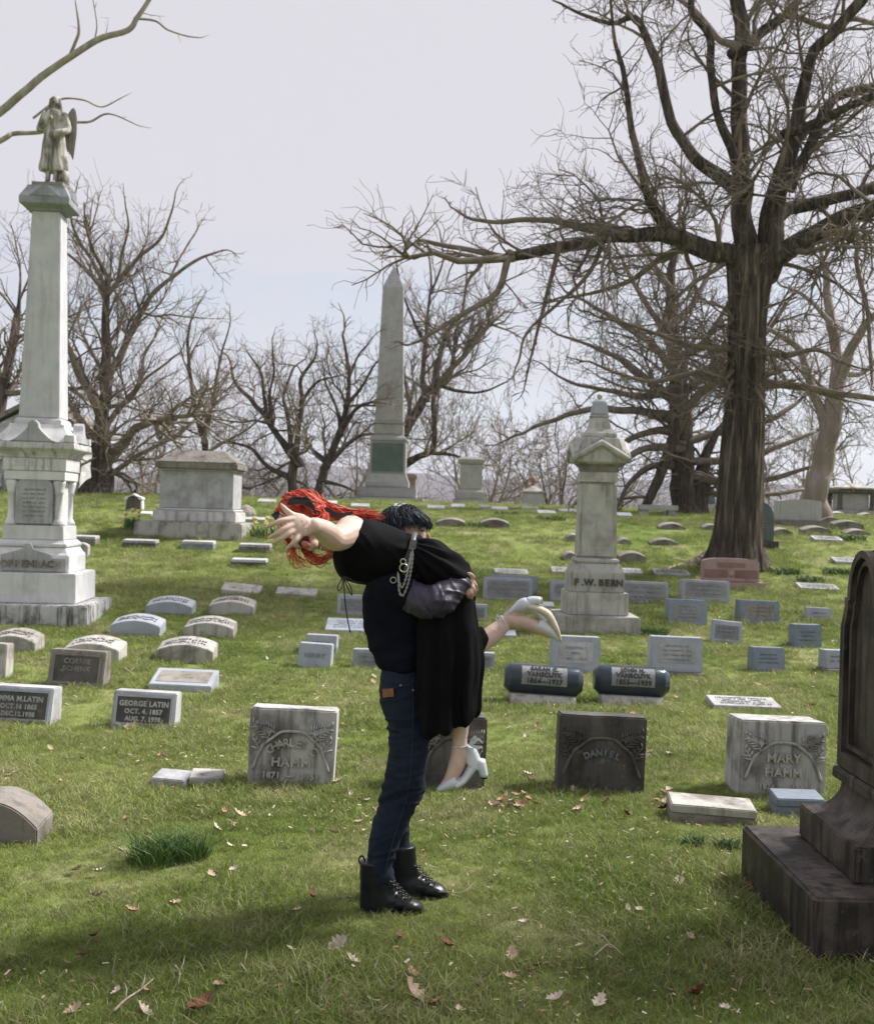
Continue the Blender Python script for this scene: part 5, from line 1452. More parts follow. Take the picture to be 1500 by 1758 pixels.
# ------------------------------------------------------------------ two people: one stands, the other is carried over the shoulder
D0 = 5.37
PXM = D0/FPX                                        # metres per photo pixel at the couple
def q(px, py, dd=0.0): return P(px, py, D0+dd)
def proj(co):
    d = co.y; a = co.x/d*FPX; b_ = (co.z-CAMH)/d*FPX
    return a*CR+b_*SR+W0/2, a*SR-b_*CR+H0/2, d-D0
def RG(px, py, dd, hw_, hd, ang=0.0):
    a = math.radians(ang)
    c = q(px, py, dd)
    return (c, q(px+hw_*math.cos(a), py+hw_*math.sin(a), dd)-c, V((0, hd*PXM, 0)))
def LR(y, x0, x1, dd, hd, ang=0.0): return RG((x0+x1)/2, y, dd, (x1-x0)/2, hd, ang)
def AB(ax, ay, bx, by, dd, hd):
    c = q((ax+bx)/2, (ay+by)/2, dd)
    return (c, q(bx, by, dd)-c, V((0, hd*PXM, 0)))
def CH(pts, n=14): return chain_me([(q(x, y, dd), r*PXM) for x, y, dd, r in pts], n)
def displace(me, fn):
    nrm = [v.normal.copy() for v in me.vertices]
    for v, n_ in zip(me.vertices, nrm): v.co = v.co+n_*fn(v.co)
    me.update()
def crease(co, ang, fa, fb, amp, seed=0.0, sharp=3.2):
    """sharp-edged soft folds running along a picture direction"""
    x, y, dd = proj(co); a = math.radians(ang); u = x*math.cos(a)+y*math.sin(a); w_ = -x*math.sin(a)+y*math.cos(a)
    n_ = noise.noise(V((u*fa, w_*fb+.8*noise.noise(V((x*.012, y*.012, seed))), dd*4+seed)))
    return amp*(max(0, 1-abs(n_)*sharp)-.35)
def cloth(name, c, c2, rough, spec, sheen=.3, weave=900, coat=0.0, bstr=.12):
    m, nt, b = newmat(name)
    tc = nt.nodes.new('ShaderNodeTexCoord')
    nt.links.new(mix(nt, ramp(nt, nz(nt, tc.outputs['Object'], 7, 5, .6), .38, .62), c, c2), b.inputs['Base Color'])
    b.inputs['Roughness'].default_value = rough; b.inputs['Specular IOR Level'].default_value = spec; b.inputs['Sheen Weight'].default_value = sheen; b.inputs['Coat Weight'].default_value = coat
    bump(nt, b, nz(nt, tc.outputs['Object'], weave, 2), bstr, .001)
    return m
m_dress = cloth('dress_black', (.0028, .0028, .0035), (.005, .005, .0065), .78, .07, 0.0)
m_sweater = cloth('sweater_navy', (.0055, .0065, .013), (.0095, .0105, .019), .9, .05, .0, 500)
m_satin = cloth('sleeve_satin', (.026, .021, .042), (.040, .033, .062), .46, .4, 0.0, 1200, 0, .05)
def denim():
    m, nt, b = newmat('denim')
    tc = nt.nodes.new('ShaderNodeTexCoord')
    fade = ramp(nt, nz(nt, tc.outputs['Object'], 5, 5, .6), .40, .68)
    c = mix(nt, fade, (.0065, .0105, .022), (.013, .021, .042))
    c = mix(nt, ramp(nt, nz(nt, mapping(nt, tc.outputs['Object'], (1, 1, .2)), 420, 2), .40, .65), c, mix(nt, .05, c, (.16, .19, .25)))
    nt.links.new(c, b.inputs['Base Color']); b.inputs['Roughness'].default_value = .88; b.inputs['Specular IOR Level'].default_value = .2
    bump(nt, b, nz(nt, tc.outputs['Object'], 700, 2), .08, .001)
    return m
m_denim = denim()
m_boot = plain('boot_leather', (.005, .006, .010), .36, .38, (.008, .010, .015), 30, .15, 90)
m_sole = plain('boot_sole', (.012, .011, .010), .75, .3, (.02, .018, .016))
def skin_mat(name, c, c2):
    m, nt, b = newmat(name)
    tc = nt.nodes.new('ShaderNodeTexCoord')
    nt.links.new(mix(nt, ramp(nt, nz(nt, tc.outputs['Object'], 16, 5, .6), .35, .65), c, c2), b.inputs['Base Color'])
    b.inputs['Roughness'].default_value = .5; b.inputs['Specular IOR Level'].default_value = .35
    b.inputs['Subsurface Weight'].default_value = .12; b.inputs['Subsurface Radius'].default_value = (.012, .004, .002)
    bump(nt, b, nz(nt, tc.outputs['Object'], 260, 3), .08, .001)
    return m
m_skin = skin_mat('skin_pale', (.66, .50, .43), (.58, .40, .335))
m_skin2 = skin_mat('skin_light', (.52, .36, .29), (.44, .28, .22))
m_hair = plain('hair_red', (.66, .115, .065), .55, .3, (.33, .030, .020), 34, .2, 200)
m_hair2 = plain('hair_black', (.006, .009, .016), .55, .30, (.014, .022, .036), 30)
m_white = plain('shoe_satin_white', (.66, .69, .74), .38, .5, (.56, .60, .66), 14)
m_cream = plain('shoe_sole_cream', (.62, .55, .43), .55, .4, (.52, .46, .36), 20)
m_ribbon = plain('ribbon_black', (.008, .008, .009), .40, .5, (.012, .012, .013))
m_metal = plain('chain_steel', (.62, .61, .58), .28, .5, (.5, .49, .47), 20, metal=1.0)
m_belt = plain('belt_grey_leather', (.105, .098, .105), .45, .45, (.075, .07, .075), 30)
m_patch = plain('leather_patch_tan', (.27, .115, .060), .6, .35, (.20, .085, .045), 30)
m_mouth = plain('mouth_dark', (.05, .008, .008), .5, .4)
m_teeth = plain('teeth', (.70, .68, .62), .3, .5, (.64, .62, .55))
m_tongue = plain('tongue', (.52, .19, .18), .35, .5, (.46, .15, .15))
m_lip = plain('lip', (.40, .12, .11), .4, .5, (.34, .10, .09))
m_dark = plain('lash_dark', (.006, .005, .005), .6, .3)

# ================= standing person
gfeet = gz(-.1, 5.3)
man = empty('person', (q(690, 1560, 0).x, D0, gfeet)); tag(man, 'standing person in navy sweater, jeans and black boots carrying another over the shoulder', 'person')
iman = man.matrix_world.copy()
def wear(name, me, mat, parent, root, smooth=True):
    """parts are shaped in place coordinates; hang them on their owner without moving them"""
    o_ = link(name, me, mat, None, smooth)
    base = root.location
    me.transform(Matrix.Translation(-base)); o_.parent = parent
    return o_
# jeans ---------------------------------------------------------------
near = smooth_rings([LR(1146, 655, 730, -.03, 44), LR(1183, 651, 733, -.04, 47), LR(1215, 653, 737, -.05, 44), LR(1240, 663, 739, -.08, 36), LR(1276, 668, 737, -.09, 33), LR(1316, 663, 731, -.09, 31), LR(1350, 657, 726, -.09, 30),
                     LR(1380, 649, 717, -.09, 29, 6), LR(1405, 642, 704, -.09, 28, 8), LR(1440, 634, 689, -.09, 27, 8), LR(1475, 629, 677, -.09, 27, 6), LR(1500, 629, 676, -.09, 27, 4), LR(1513, 631, 678, -.09, 27)], 4)
far = smooth_rings([LR(1200, 665, 735, .06, 44), LR(1240, 672, 740, .10, 36), LR(1316, 670, 732, .12, 31), LR(1360, 668, 727, .13, 29), LR(1399, 662, 707, .14, 28), LR(1440, 660, 703, .15, 26), LR(1472, 662, 706, .15, 26), LR(1497, 664, 711, .15, 26)], 4)
me = remesh_union('jeans', [loft_me(near, 32), loft_me(far, 32)], .006, 5)
def jean_fold(co):
    x, y, dd = proj(co); n_ = 0.0
    k = math.exp(-((y-1372)/34)**2)*1.0+math.exp(-((y-1490)/22)**2)*.9+math.exp(-((y-1245)/26)**2)*.7+.18
    ph = (y+.42*(x-690))*.26+2.2*noise.noise(V((x*.02, y*.02, dd*3)))
    n_ += k*.0020*math.sin(ph)+k*.003*noise.noise(V((x*.035, y*.07, dd*6)))+crease(co, -14, .014, .055, .0095*min(1, k+.15), 2.0)+crease(co, 60, .012, .045, .006*min(1, k+.1), 6.0)
    return n_
displace(me, jean_fold)
jeans = wear('jeans', me, m_denim, man, man)
# pocket, seams, patch, rivets
def strip(name, pts, r, mat, parent, root, n=6):
    T = Tubes(); p_ = catmull(pts, 5); T.add(p_, [r]*len(p_), n); me = pydata(name, T.v, T.f); return wear(name, me, mat, parent, root)
m_stitch = plain('denim_seam', (.022, .032, .058), .9, .2, (.03, .042, .07))
strip('seam', [q(708, 1165, -.155), q(709, 1230, -.163), q(707, 1290, -.178), q(703, 1340, -.172), q(694, 1385, -.168), q(676, 1440, -.164), q(660, 1500, -.165)], .0022, m_stitch, jeans, man)
strip('pocket_edge', [q(657, 1178, -.13), q(675, 1180, -.158), q(697, 1177, -.166), q(712, 1170, -.16)], .0022, m_stitch, jeans, man)
def plate(name, pts, mat, parent, root, push=.003):
    v = [p for p in pts]+[p+V((0, push, 0)) for p in pts]; n = len(pts)
    f = [tuple(range(n)), tuple(range(2*n-1, n-1, -1))]+[(i, i+n, (i+1) % n+n, (i+1) % n) for i in range(n)]
    return wear(name, pydata(name, v, f), mat, parent, root, False)
plate('leather_patch', [q(656, 1184, -.140), q(675, 1182, -.166), q(676, 1196, -.166), q(657, 1198, -.140)], m_patch, jeans, man, .010)
for x, y in ((688, 1177), (709, 1185)):
    wear('rivet', ell_me(q(x, y, -.168), (V((.005, 0, 0)), V((0, .004, 0)), V((0, 0, .005))), 2), plain('rivet_copper', (.55, .36, .26), .3, .5, metal=1.0), jeans, man)
# boots ---------------------------------------------------------------
def boot(dx, dy, dd, k=1.0):
    def b_(x, y): return x+dx, y+dy
    sh = smooth_rings([LR(1478+dy, 617+dx, 672+dx, dd, 25), LR(1505+dy, 617+dx, 674+dx, dd, 24), LR(1530+dy, 618+dx, 680+dx, dd, 22), LR(1550+dy, 617+dx, 692+dx, dd, 22), LR(1562+dy, 617+dx, 700+dx, dd, 21)], 4)
    ft = [RG(640+dx, 1546+dy, dd, 20, 20, 90), RG(660+dx, 1542+dy, dd, 24, 20, 88), RG(680+dx, 1547+dy, dd, 19, 20, 85), RG(700+dx, 1553+dy, dd, 13.5, 21, 84), RG(714+dx, 1556+dy, dd, 11, 19, 84), RG(722+dx, 1558+dy, dd, 8, 13, 84), RG(727+dx, 1560+dy, dd, 4, 6, 84)]
    me = remesh_union('boot', [loft_me(sh, 28), loft_me(smooth_rings(ft, 4), 28)], .005, 4)
    displace(me, lambda co: .0025*noise.noise(co*26)+.0016*math.sin(proj(co)[1]*.45+proj(co)[0]*.2)*math.exp(-((proj(co)[0]-690-dx)/16)**2))
    bt = wear('boot', me, m_boot, man, man)
    # sole with heel
    out = []
    for i in range(24):
        a = 2*math.pi*i/24; c_, s_ = math.cos(a), math.sin(a)
        out.append((672+dx+58*c_, s_*(20 if c_ > -.2 else 18)*(1-.35*max(0, c_-.6)/.4)))
    bm = bmesh.new(); lo = []; hi = []
    for x, h_ in out:
        p_ = q(x, 1571+dy, dd); lo.append(bm.verts.new(p_+V((0, h_*PXM*1.08, 0)))); p_ = q(x, 1562.5+dy, dd); hi.append(bm.verts.new(p_+V((0, h_*PXM*1.08, 0))))
    n = len(out); bm.faces.new(lo); bm.faces.new(hi[::-1])
    for i in range(n): bm.faces.new((lo[i], hi[i], hi[(i+1) % n], lo[(i+1) % n]))
    wear('sole', bm_mesh('sole', bm), m_sole, bt, man, False)
    for i in range(6):
        x, y = 676+dx+6.5*i*.8, 1516+dy+5.6*i
        strip('lace', [q(x-9, y+2, dd-.055), q(x+1, y-3, dd-.045), q(x+4, y-2, dd)], .0028, m_ribbon, bt, man)
        strip('lace', [q(x-8, y-3, dd-.055), q(x+2, y+1, dd-.045), q(x+5, y+1, dd)], .0028, m_ribbon, bt, man)
    strip('pull_tab', [q(621+dx, 1492+dy, dd), q(616+dx, 1476+dy, dd), q(622+dx, 1470+dy, dd), q(628+dx, 1482+dy, dd)], .004, m_boot, bt, man)
    return bt
boot(0, 0, -.10)
boot(41, -27, .13)
# body, head and hands (one figure under the clothes)
hc = (695, 912, .10)
fw = (q(706, 914, .10)-q(695, 912, .10)).normalized()
def hand_near():
    ms = [ell_me(q(801, 998, -.20), (q(811, 1005, -.20)-q(801, 998, -.20), V((0, .018, 0)), (q(795, 1007, -.2)-q(801, 998, -.2))*1.3))]
    ms.append(CH([(795, 992, -.20, 11), (803, 1000, -.20, 12)]))
    for x0, y0, x1, y1, x2, y2, d1, d2 in ((808, 996, 815, 1004, 817, 1014, -.18, -.12), (806, 1003, 813, 1012, 813, 1021, -.21, -.15), (802, 1008, 808, 1018, 808, 1028, -.22, -.16), (798, 1010, 803, 1020, 803, 1030, -.22, -.16)):
        ms.append(CH([(x0, y0, -.20, 4.6), (x1, y1, d1-.02, 4.4), (x2, y2, d2-.02, 3.6)], 10))
    ms.append(CH([(797, 989, -.21, 4.8), (806, 986, -.22, 4.4), (813, 991, -.21, 3.6)], 10))
    return ms
parts = [ell_me(q(*hc), (V((.088, 0, 0)), V((0, .075, 0)), V((0, 0, .112)))), ell_me(q(712, 932, .10), (V((.055, 0, 0)), V((0, .055, 0)), V((0, 0, .075)))),
         CH([(737, 926, .10, 3.5), (734, 918, .10, 4.5)]), CH([(733, 938, .10, 5), (727, 936, .10, 8)]),
         CH([(688, 945, .09, 23), (690, 975, .07, 24)]), CH([(690, 1000, .03, 40), (690, 1060, .02, 38), (692, 1130, .0, 32)]),
         CH([(692, 1150, -.03, 22), (698, 1290, -.09, 16), (690, 1365, -.09, 14), (655, 1480, -.09, 12), (650, 1500, -.10, 11)]), CH([(695, 1150, .04, 22), (701, 1290, .11, 16), (694, 1365, .13, 13), (682, 1440, .15, 11), (688, 1480, .15, 11)]),
         CH([(650, 1500, -.10, 11), (650, 1543, -.10, 10), (700, 1555, -.10, 6)]), CH([(688, 1478, .15, 11), (691, 1516, .13, 10), (741, 1528, .13, 6)]),
         CH([(672, 1005, -.16, 14), (744, 1036, -.29, 11), (772, 1018, -.26, 10), (797, 995, -.205, 10)]), CH([(676, 1000, .18, 14), (732, 1024, .20, 12), (780, 1012, .10, 10)]),
         ell_me(q(690, 922, .015), (V((.014, 0, 0)), V((0, .006, 0)), V((0, 0, .024))), 2)]+hand_near()
wear('body', remesh_union('body', parts, .005, 4), m_skin2, man, man)
wear('eye', ell_me(q(725, 911, .045), (V((.007, 0, 0)), V((0, .006, 0)), V((0, 0, .005))), 2), m_dark, man, man)
# hair: a mop of tapered locks over a cap
ms = [ell_me(q(691, 892, .11), (V((.104, 0, 0)), V((0, .094, 0)), V((0, 0, .058)))), ell_me(q(668, 904, .12), (V((.048, 0, 0)), V((0, .085, 0)), V((0, 0, .062))))]
cap_me = remesh_union('hair', ms, .007, 2)
T = Tubes(); R_ = random.Random(3)
for i in range(1700):
    th = R_.uniform(-1.0, math.pi+1.0); ph = R_.uniform(-1.25, 1.25)
    n_ = V((math.cos(th)*math.cos(ph), math.sin(ph), math.sin(th)*math.cos(ph)))
    if n_.z < (-.3 if n_.x < -.25 else .30): continue
    c_ = q(692, 900, .11); p0 = c_+V((n_.x*.104, n_.y*.09, n_.z*.082))
    dirv = (V((n_.x*.7+.30, n_.y*.5, -.55+.25*R_.random()))+V((R_.gauss(0, .3), R_.gauss(0, .3), R_.gauss(0, .2)))).normalized()
    dirv = (dirv-n_*dirv.dot(n_)*.75).normalized(); ln = R_.uniform(.045, .085)
    ln *= (1.0 if n_.x < -.1 else .62)
    T.add([p0-n_*.006, p0+dirv*ln*.4+n_*.009, p0+dirv*ln*.75+n_*.008+V((0, 0, -.006)), p0+dirv*ln+n_*.003+V((0, 0, -.018))], [.0028, .0027, .0019, .0004], 4, False)
for i in range(90):                                   # fringe falling over the forehead
    x = R_.uniform(712, 738); y = 880+.30*(x-700)+R_.uniform(-4, 4); dd = R_.uniform(.02, .18)
    T.add([q(x-8, y-6, dd), q(x+1, y+2, dd-.01), q(x+4, y+13, dd-.012), q(x+2+R_.uniform(-4, 2), y+R_.uniform(16, 25), dd-.008)], [.0024, .0026, .0018, .0004], 4, False)
bm = bmesh.new(); bm.from_mesh(cap_me); t_me = pydata('t', T.v, T.f); bm.from_mesh(t_me)
wear('hair', bm_mesh('hair', bm, False), m_hair2, man, man)
wear('ear_stud', ell_me(q(681, 905, .02), (V((.004, 0, 0)), V((0, .004, 0)), V((0, 0, .005))), 2), m_metal, man, man)
# sweater and satin sleeve
tor = smooth_rings([LR(950, 648, 732, .07, 40), LR(975, 634, 745, .04, 62), LR(1003, 627, 755, .01, 70), LR(1044, 622, 760, .0, 68), LR(1080, 625, 756, .0, 62), LR(1111, 633, 748, -.01, 57), LR(1136, 645, 738, -.02, 52), LR(1149, 651, 732, -.02, 50)], 5)
me = remesh_union('sweater', [loft_me(tor, 40), CH([(660, 992, -.16, 33), (690, 1016, -.22, 31), (716, 1028, -.25, 27)]), CH([(670, 990, .18, 33), (730, 1025, .20, 26), (785, 1012, .10, 20)])], .007, 6)
displace(me, lambda co: crease(co, 52, .010, .040, .0050, 3.0)+crease(co, -20, .010, .035, .0035, 9.0)+.0045*noise.noise(V((co.x*9, co.y*9, co.z*14)))+.0035*math.sin(proj(co)[1]*.21+.08*proj(co)[0]+3*noise.noise(co*5))*math.exp(-((proj(co)[1]-1125)/30)**2))
wear('sweater', me, m_sweater, man, man)
slv = smooth_rings([RG(700, 1020, -.245, 28, 27, 108), RG(722, 1030, -.27, 29, 28, 104), RG(742, 1033, -.29, 29, 28, 86), RG(758, 1028, -.29, 28, 26, 62), RG(772, 1015, -.265, 26, 23, 48), RG(784, 1004, -.24, 22, 20, 44), RG(795, 995, -.215, 18, 17, 42), RG(801, 990, -.205, 16, 15.5, 42)], 6)
me = remesh_union('sleeve', [loft_me(slv, 36), CH([(748, 1046, -.31, 17), (757, 1055, -.30, 8)])], .005, 3)
def slv_fold(co):
    x, y, dd = proj(co); ax = (x-757)*.62-(y-1050)*.78; r_ = math.hypot(x-757, y-1062)
    fan = math.sin(math.atan2(y-1068, x-752)*17+2*noise.noise(co*16))
    return .0022*fan*math.exp(-((r_-34)/30)**2)+crease(co, 75 if x < 742 else 20, .016, .060, .0062, 4.0)+crease(co, 110 if x < 742 else 60, .016, .05, .0035, 8.0)
displace(me, slv_fold)
wear('sleeve', me, m_satin, man, man)

# ================= carried person
wom = empty('person', (q(690, 960, -.2).x, D0-.15, q(690, 960, -.15).z)); tag(wom, 'laughing red-haired person in a black dress carried over the shoulder, one hand spread', 'person')
# head frame: up the face, towards the visible ear, out of the face
ctr = q(518, 904, -.16)
def img(dx, dy, toward=0.0): return V((dx*CR+dy*SR, -toward, dx*SR-dy*CR))
Uf = img(-.75, -.66).normalized()
Ff = (img(-.65, .75)*.48+V((0, -1, 0))*.86).normalized(); Ff = (Ff-Uf*Ff.dot(Uf)).normalized()
Rf = Uf.cross(Ff).normalized()
if Rf.dot(img(.65, -.75)) < 0: Rf = -Rf
def hd(u, r, f): return ctr+Uf*u+Rf*r+Ff*f
def he_(u, r, f, a, b_, c_, sub=3): return ell_me(hd(u, r, f), (Uf*a, Rf*b_, Ff*c_), sub)
parts = [he_(.03, 0, -.012, .095, .076, .094), he_(-.035, 0, .012, .075, .062, .072), he_(-.085, 0, .052, .028, .030, .030),                      # skull, face, chin
         he_(-.035, .040, .052, .030, .026, .028), he_(-.035, -.040, .052, .030, .026, .028),                                                      # cheeks
         chain_me([(hd(.030, 0, .082), .009), (hd(.0, 0, .098), .010), (hd(-.014, 0, .104), .013)], 10), he_(-.018, .012, .092, .009, .009, .010, 2), he_(-.018, -.012, .092, .009, .009, .010, 2),
         he_(.042, 0, .072, .014, .052, .016), he_(-.005, .076, -.005, .030, .010, .018, 2),                                                        # brow, ear
         chain_me([(hd(-.06, .0, -.01), .052), (q(560, 926, -.14), .053), (q(590, 930, -.12), .064)]),
         CH([(604, 925, -.13, 36), (640, 947, -.13, 36), (705, 962, -.12, 30), (762, 985, -.12, 28)]),                                              # trunk
         CH([(603, 912, -.20, 27), (588, 921, -.30, 22), (574, 925, -.37, 19.5), (560, 914, -.43, 18.5), (545, 905, -.49, 14.5), (538, 903, -.52, 13.5)]),   # reaching arm
         CH([(612, 920, -.02, 24), (640, 955, .12, 20), (660, 985, .20, 15), (680, 990, .20, 12)]),
         CH([(762, 990, -.14, 24), (776, 1060, -.15, 24), (786, 1140, -.15, 20), (791, 1190, -.15, 19), (790, 1240, -.15, 15.5), (789, 1268, -.15, 12.5), (789, 1285, -.15, 13)], 18),
         CH([(789, 1283, -.15, 13), (784, 1312, -.15, 14), (772, 1338, -.15, 10.5), (758, 1351, -.15, 5)], 14), CH([(789, 1286, -.15, 12), (806, 1304, -.15, 9.5)]),
         CH([(762, 990, -.06, 24), (780, 1060, -.04, 22), (793, 1122, .02, 19), (816, 1110, .07, 17), (846, 1089, .12, 17), (866, 1071, .15, 12.5), (878, 1062, .16, 12)], 18),
         CH([(874, 1066, .15, 12.5), (902, 1069, .15, 13), (928, 1080, .14, 10.5), (946, 1090, .14, 6)], 14), CH([(874, 1062, .16, 12), (886, 1046, .17, 9.5)])]
# spread hand: palm, thumb from its side, four unequal fingers with knuckle bends and long nails
HD = -.55
parts.append(loft_me(smooth_rings([AB(538, 892, 541, 914, HD+.03, 8), AB(522, 884, 528, 920, HD, 8.5), AB(508, 884, 517, 922, HD-.02, 8), AB(498, 887, 508, 921, HD-.03, 6.5)], 4), 24))
for pts in ([(518, 889, HD, 6.6), (503, 885, HD-.02, 5.8), (493, 878, HD-.035, 5), (486, 870, HD-.04, 3.8), (482, 864, HD-.04, 1.4)],
            [(502, 891, HD-.03, 5.4), (484, 894, HD-.06, 4.8), (470, 899, HD-.065, 4.1), (459, 904, HD-.05, 3.0), (453, 906, HD-.045, 1.0)],
            [(504, 900, HD-.03, 5.6), (488, 908, HD-.065, 4.9), (475, 916, HD-.07, 4.2), (464, 922, HD-.05, 3.0), (458, 925, HD-.045, 1.0)],
            [(507, 909, HD-.03, 5.4), (494, 917, HD-.06, 4.7), (482, 925, HD-.065, 4.0), (472, 931, HD-.045, 2.8), (467, 934, HD-.04, 1.0)],
            [(514, 916, HD-.02, 5.0), (508, 926, HD-.045, 4.3), (501, 934, HD-.05, 3.7), (493, 941, HD-.035, 2.6), (488, 946, HD-.03, 1.0)]):
    parts.append(CH(pts, 10))
wb = wear('body', remesh_union('body', parts, .0042, 3, .5), m_skin, wom, wom)
# face details
def wp_(name, me, mat, parent=None): return wear(name, me, mat, parent or wom, wom)
wp_('mouth', he_(-.050, .002, .072, .025, .031, .018), m_mouth)
wp_('teeth', he_(-.034, .002, .082, .0075, .025, .011), m_teeth)
wp_('tongue', he_(-.066, .002, .084, .022, .016, .012), m_tongue)
T = Tubes(); lp = [hd(-.050+.026*math.sin(a), .002+.032*math.cos(a), .084-.014*abs(math.cos(a))) for a in np.linspace(0, 2*math.pi, 25)]
T.add(lp, [.0042]*25, 6); wp_('lips', pydata('lips', T.v, T.f), m_lip)
for sx in (-1, 1):
    wp_('eye', he_(.024, sx*.032, .076, .006, .015, .008, 2), m_dark)
    wp_('eyebrow', he_(.044, sx*.033, .084, .004, .019, .006, 2), m_hair)
T = Tubes(); T.add([hd(-.022+.008*math.cos(a), -.004, .106+.008*math.sin(a)) for a in np.linspace(0, 6.28, 14)], [.0014]*14, 5); wp_('nose_ring', pydata('r', T.v, T.f), m_metal)
wp_('earring', he_(-.030, .082, .004, .014, .010, .010, 2), m_hair)
T = Tubes(); T.add(catmull([q(552, 936, -.24), q(549, 950, -.26), q(556, 958, -.25)], 5), [.0018]*11, 5); wp_('necklace', pydata('n', T.v, T.f), m_metal)
# tattoo marks on the back of the hand: flat ink, a few fine lines
m_ink = plain('tattoo_ink', (.36, .29, .27), .6, .3)
for pts in ([(512, 895), (520, 900), (527, 898)], [(514, 905), (521, 908), (529, 906)], [(518, 893), (522, 904), (519, 914)], [(526, 894), (530, 903), (527, 911)]):
    strip('tattoo_line', [q(x, y, HD-.019-.012*(530-x)/18) for x, y in pts], .0011, m_ink, wb, wom, 4)
# hair: loose waves swept off the crown, along the back and hanging by the face
T = Tubes(); R_ = random.Random(8)
cap_me = remesh_union('hair', [he_(.042, .012, -.030, .098, .094, .096), he_(.015, .045, -.062, .09, .066, .075)], .007, 3)
def lock(pts, r0, jit):
    o_ = V((R_.gauss(0, jit), R_.gauss(0, jit), R_.gauss(0, jit)))
    p_ = catmull([p+o_+V((R_.gauss(0, jit), R_.gauss(0, jit), R_.gauss(0, jit)))*.7 for p in pts], 5)
    m = len(p_); T.add(p_, [r0*(1-.85*(i/(m-1))**2)+.0005 for i in range(m)], 5, False)
tail = img(1, .12).normalized()
for i in range(1100):                                   # waves over the whole crown, swept to the back
    n_ = V((R_.gauss(0, 1), R_.gauss(0, 1), R_.gauss(0, 1))).normalized()
    if n_.dot(Ff) > .62 and n_.dot(Uf) < .55: continue
    c_ = hd(.040, .018, -.036); pts = []; dv = (tail*.8-Uf*.25+V((R_.gauss(0, .25), R_.gauss(0, .25), R_.gauss(0, .25))))
    u_, r_, f_ = n_.dot(Uf), n_.dot(Rf), n_.dot(Ff)
    for k in range(5):
        pts.append(c_+Uf*u_*.100+Rf*r_*.098+Ff*f_*.098+V((0, 0, .004*math.sin(k*2.2+i))))
        n2 = (Uf*u_+Rf*r_+Ff*f_); tg = (dv-n2*dv.dot(n2)); tg = tg.normalized() if tg.length > 1e-4 else tg
        n2 = (n2+tg*.30).normalized(); u_, r_, f_ = n2.dot(Uf), n2.dot(Rf), n2.dot(Ff)
    lock(pts, R_.uniform(.0014, .0032), .0045)
for i in range(130):                                    # long hair blown along the shoulder
    y0 = R_.uniform(858, 905)
    lock([q(R_.uniform(525, 548), y0-8, -.06+R_.uniform(-.05, .05)), q(562, 872+.35*(y0-870), -.08), q(588, 880+.2*(y0-870), -.06), q(612, 884+R_.uniform(-4, 5), -.03), q(R_.uniform(628, 655), 884+R_.uniform(-4, 6), .0)], R_.uniform(.0014, .0034), .009)
for i in range(24):                                    # strands hanging past the chin
    x = R_.uniform(496, 516)
    lock([hd(.05, -.072, .03), hd(-.02, -.082, .04), q(x-4, 948+R_.uniform(0, 6), -.22), q(x+R_.uniform(0, 14), 962+R_.uniform(0, 9), -.22), q(x+R_.uniform(14, 30), 968+R_.uniform(-2, 4), -.22)], .0013, .008)
for i in range(42):
    lock([hd(-.05, -.055, .01), q(528+R_.uniform(-6, 6), 952, -.20), q(545+R_.uniform(-5, 6), 962+R_.uniform(-3, 4), -.20), q(560, 956+R_.uniform(-4, 6), -.19), q(570+R_.uniform(-4, 6), 948+R_.uniform(-3, 6), -.18)], .0016, .009)
bm = bmesh.new(); bm.from_mesh(cap_me); t_me = pydata('t', T.v, T.f); bm.from_mesh(t_me)
wear('hair', bm_mesh('hair', bm, False), m_hair, wom, wom)
# black ribbon bow and band in the hair
def ribbon(name, cpts, wid, mat, parent, wdir):
    p_ = catmull(cpts, 6); v = []; f = []
    for i, p in enumerate(p_):
        t_ = i/(len(p_)-1); w_ = wid*(.65+.35*math.sin(math.pi*t_)); o2 = wdir*w_
        th = V((0, .0015, 0)); v += [p-o2-th, p+o2-th, p+o2+th, p-o2+th]
        if i:
            o_ = (i-1)*4
            for a, b_ in ((0, 1), (1, 2), (2, 3), (3, 0)): f.append((o_+a, o_+b_, o_+4+b_, o_+4+a))
    f += [(3, 2, 1, 0), tuple(len(v)-4+k for k in range(4))]
    return wear(name, pydata(name, v, f), mat, parent, wom, False)
up_ = img(.15, -1).normalized()
def hp(u, r, f): return hd(.042+u, .012+r, -.030+f)
bow = plate('hair_bow', [q(492, 867, -.285), q(496, 856, -.285), q(508, 851, -.285), q(516, 855, -.288), q(526, 851, -.285), q(533, 858, -.283), q(539, 868, -.278), q(545, 884, -.27), q(534, 873, -.278), q(520, 866, -.285), q(504, 865, -.286)], m_ribbon, wom, wom, .012)
plate('bow_tail', [q(465, 884, -.23), q(477, 876, -.24), q(481, 882, -.24), q(474, 894, -.24)], m_ribbon, bow, wom, .006)
ribbon('bow_tail', [q(552, 872, -.16), q(564, 876, -.15), q(576, 884, -.14), q(592, 884, -.13), q(606, 880, -.12)], .011, m_ribbon, bow, up_)

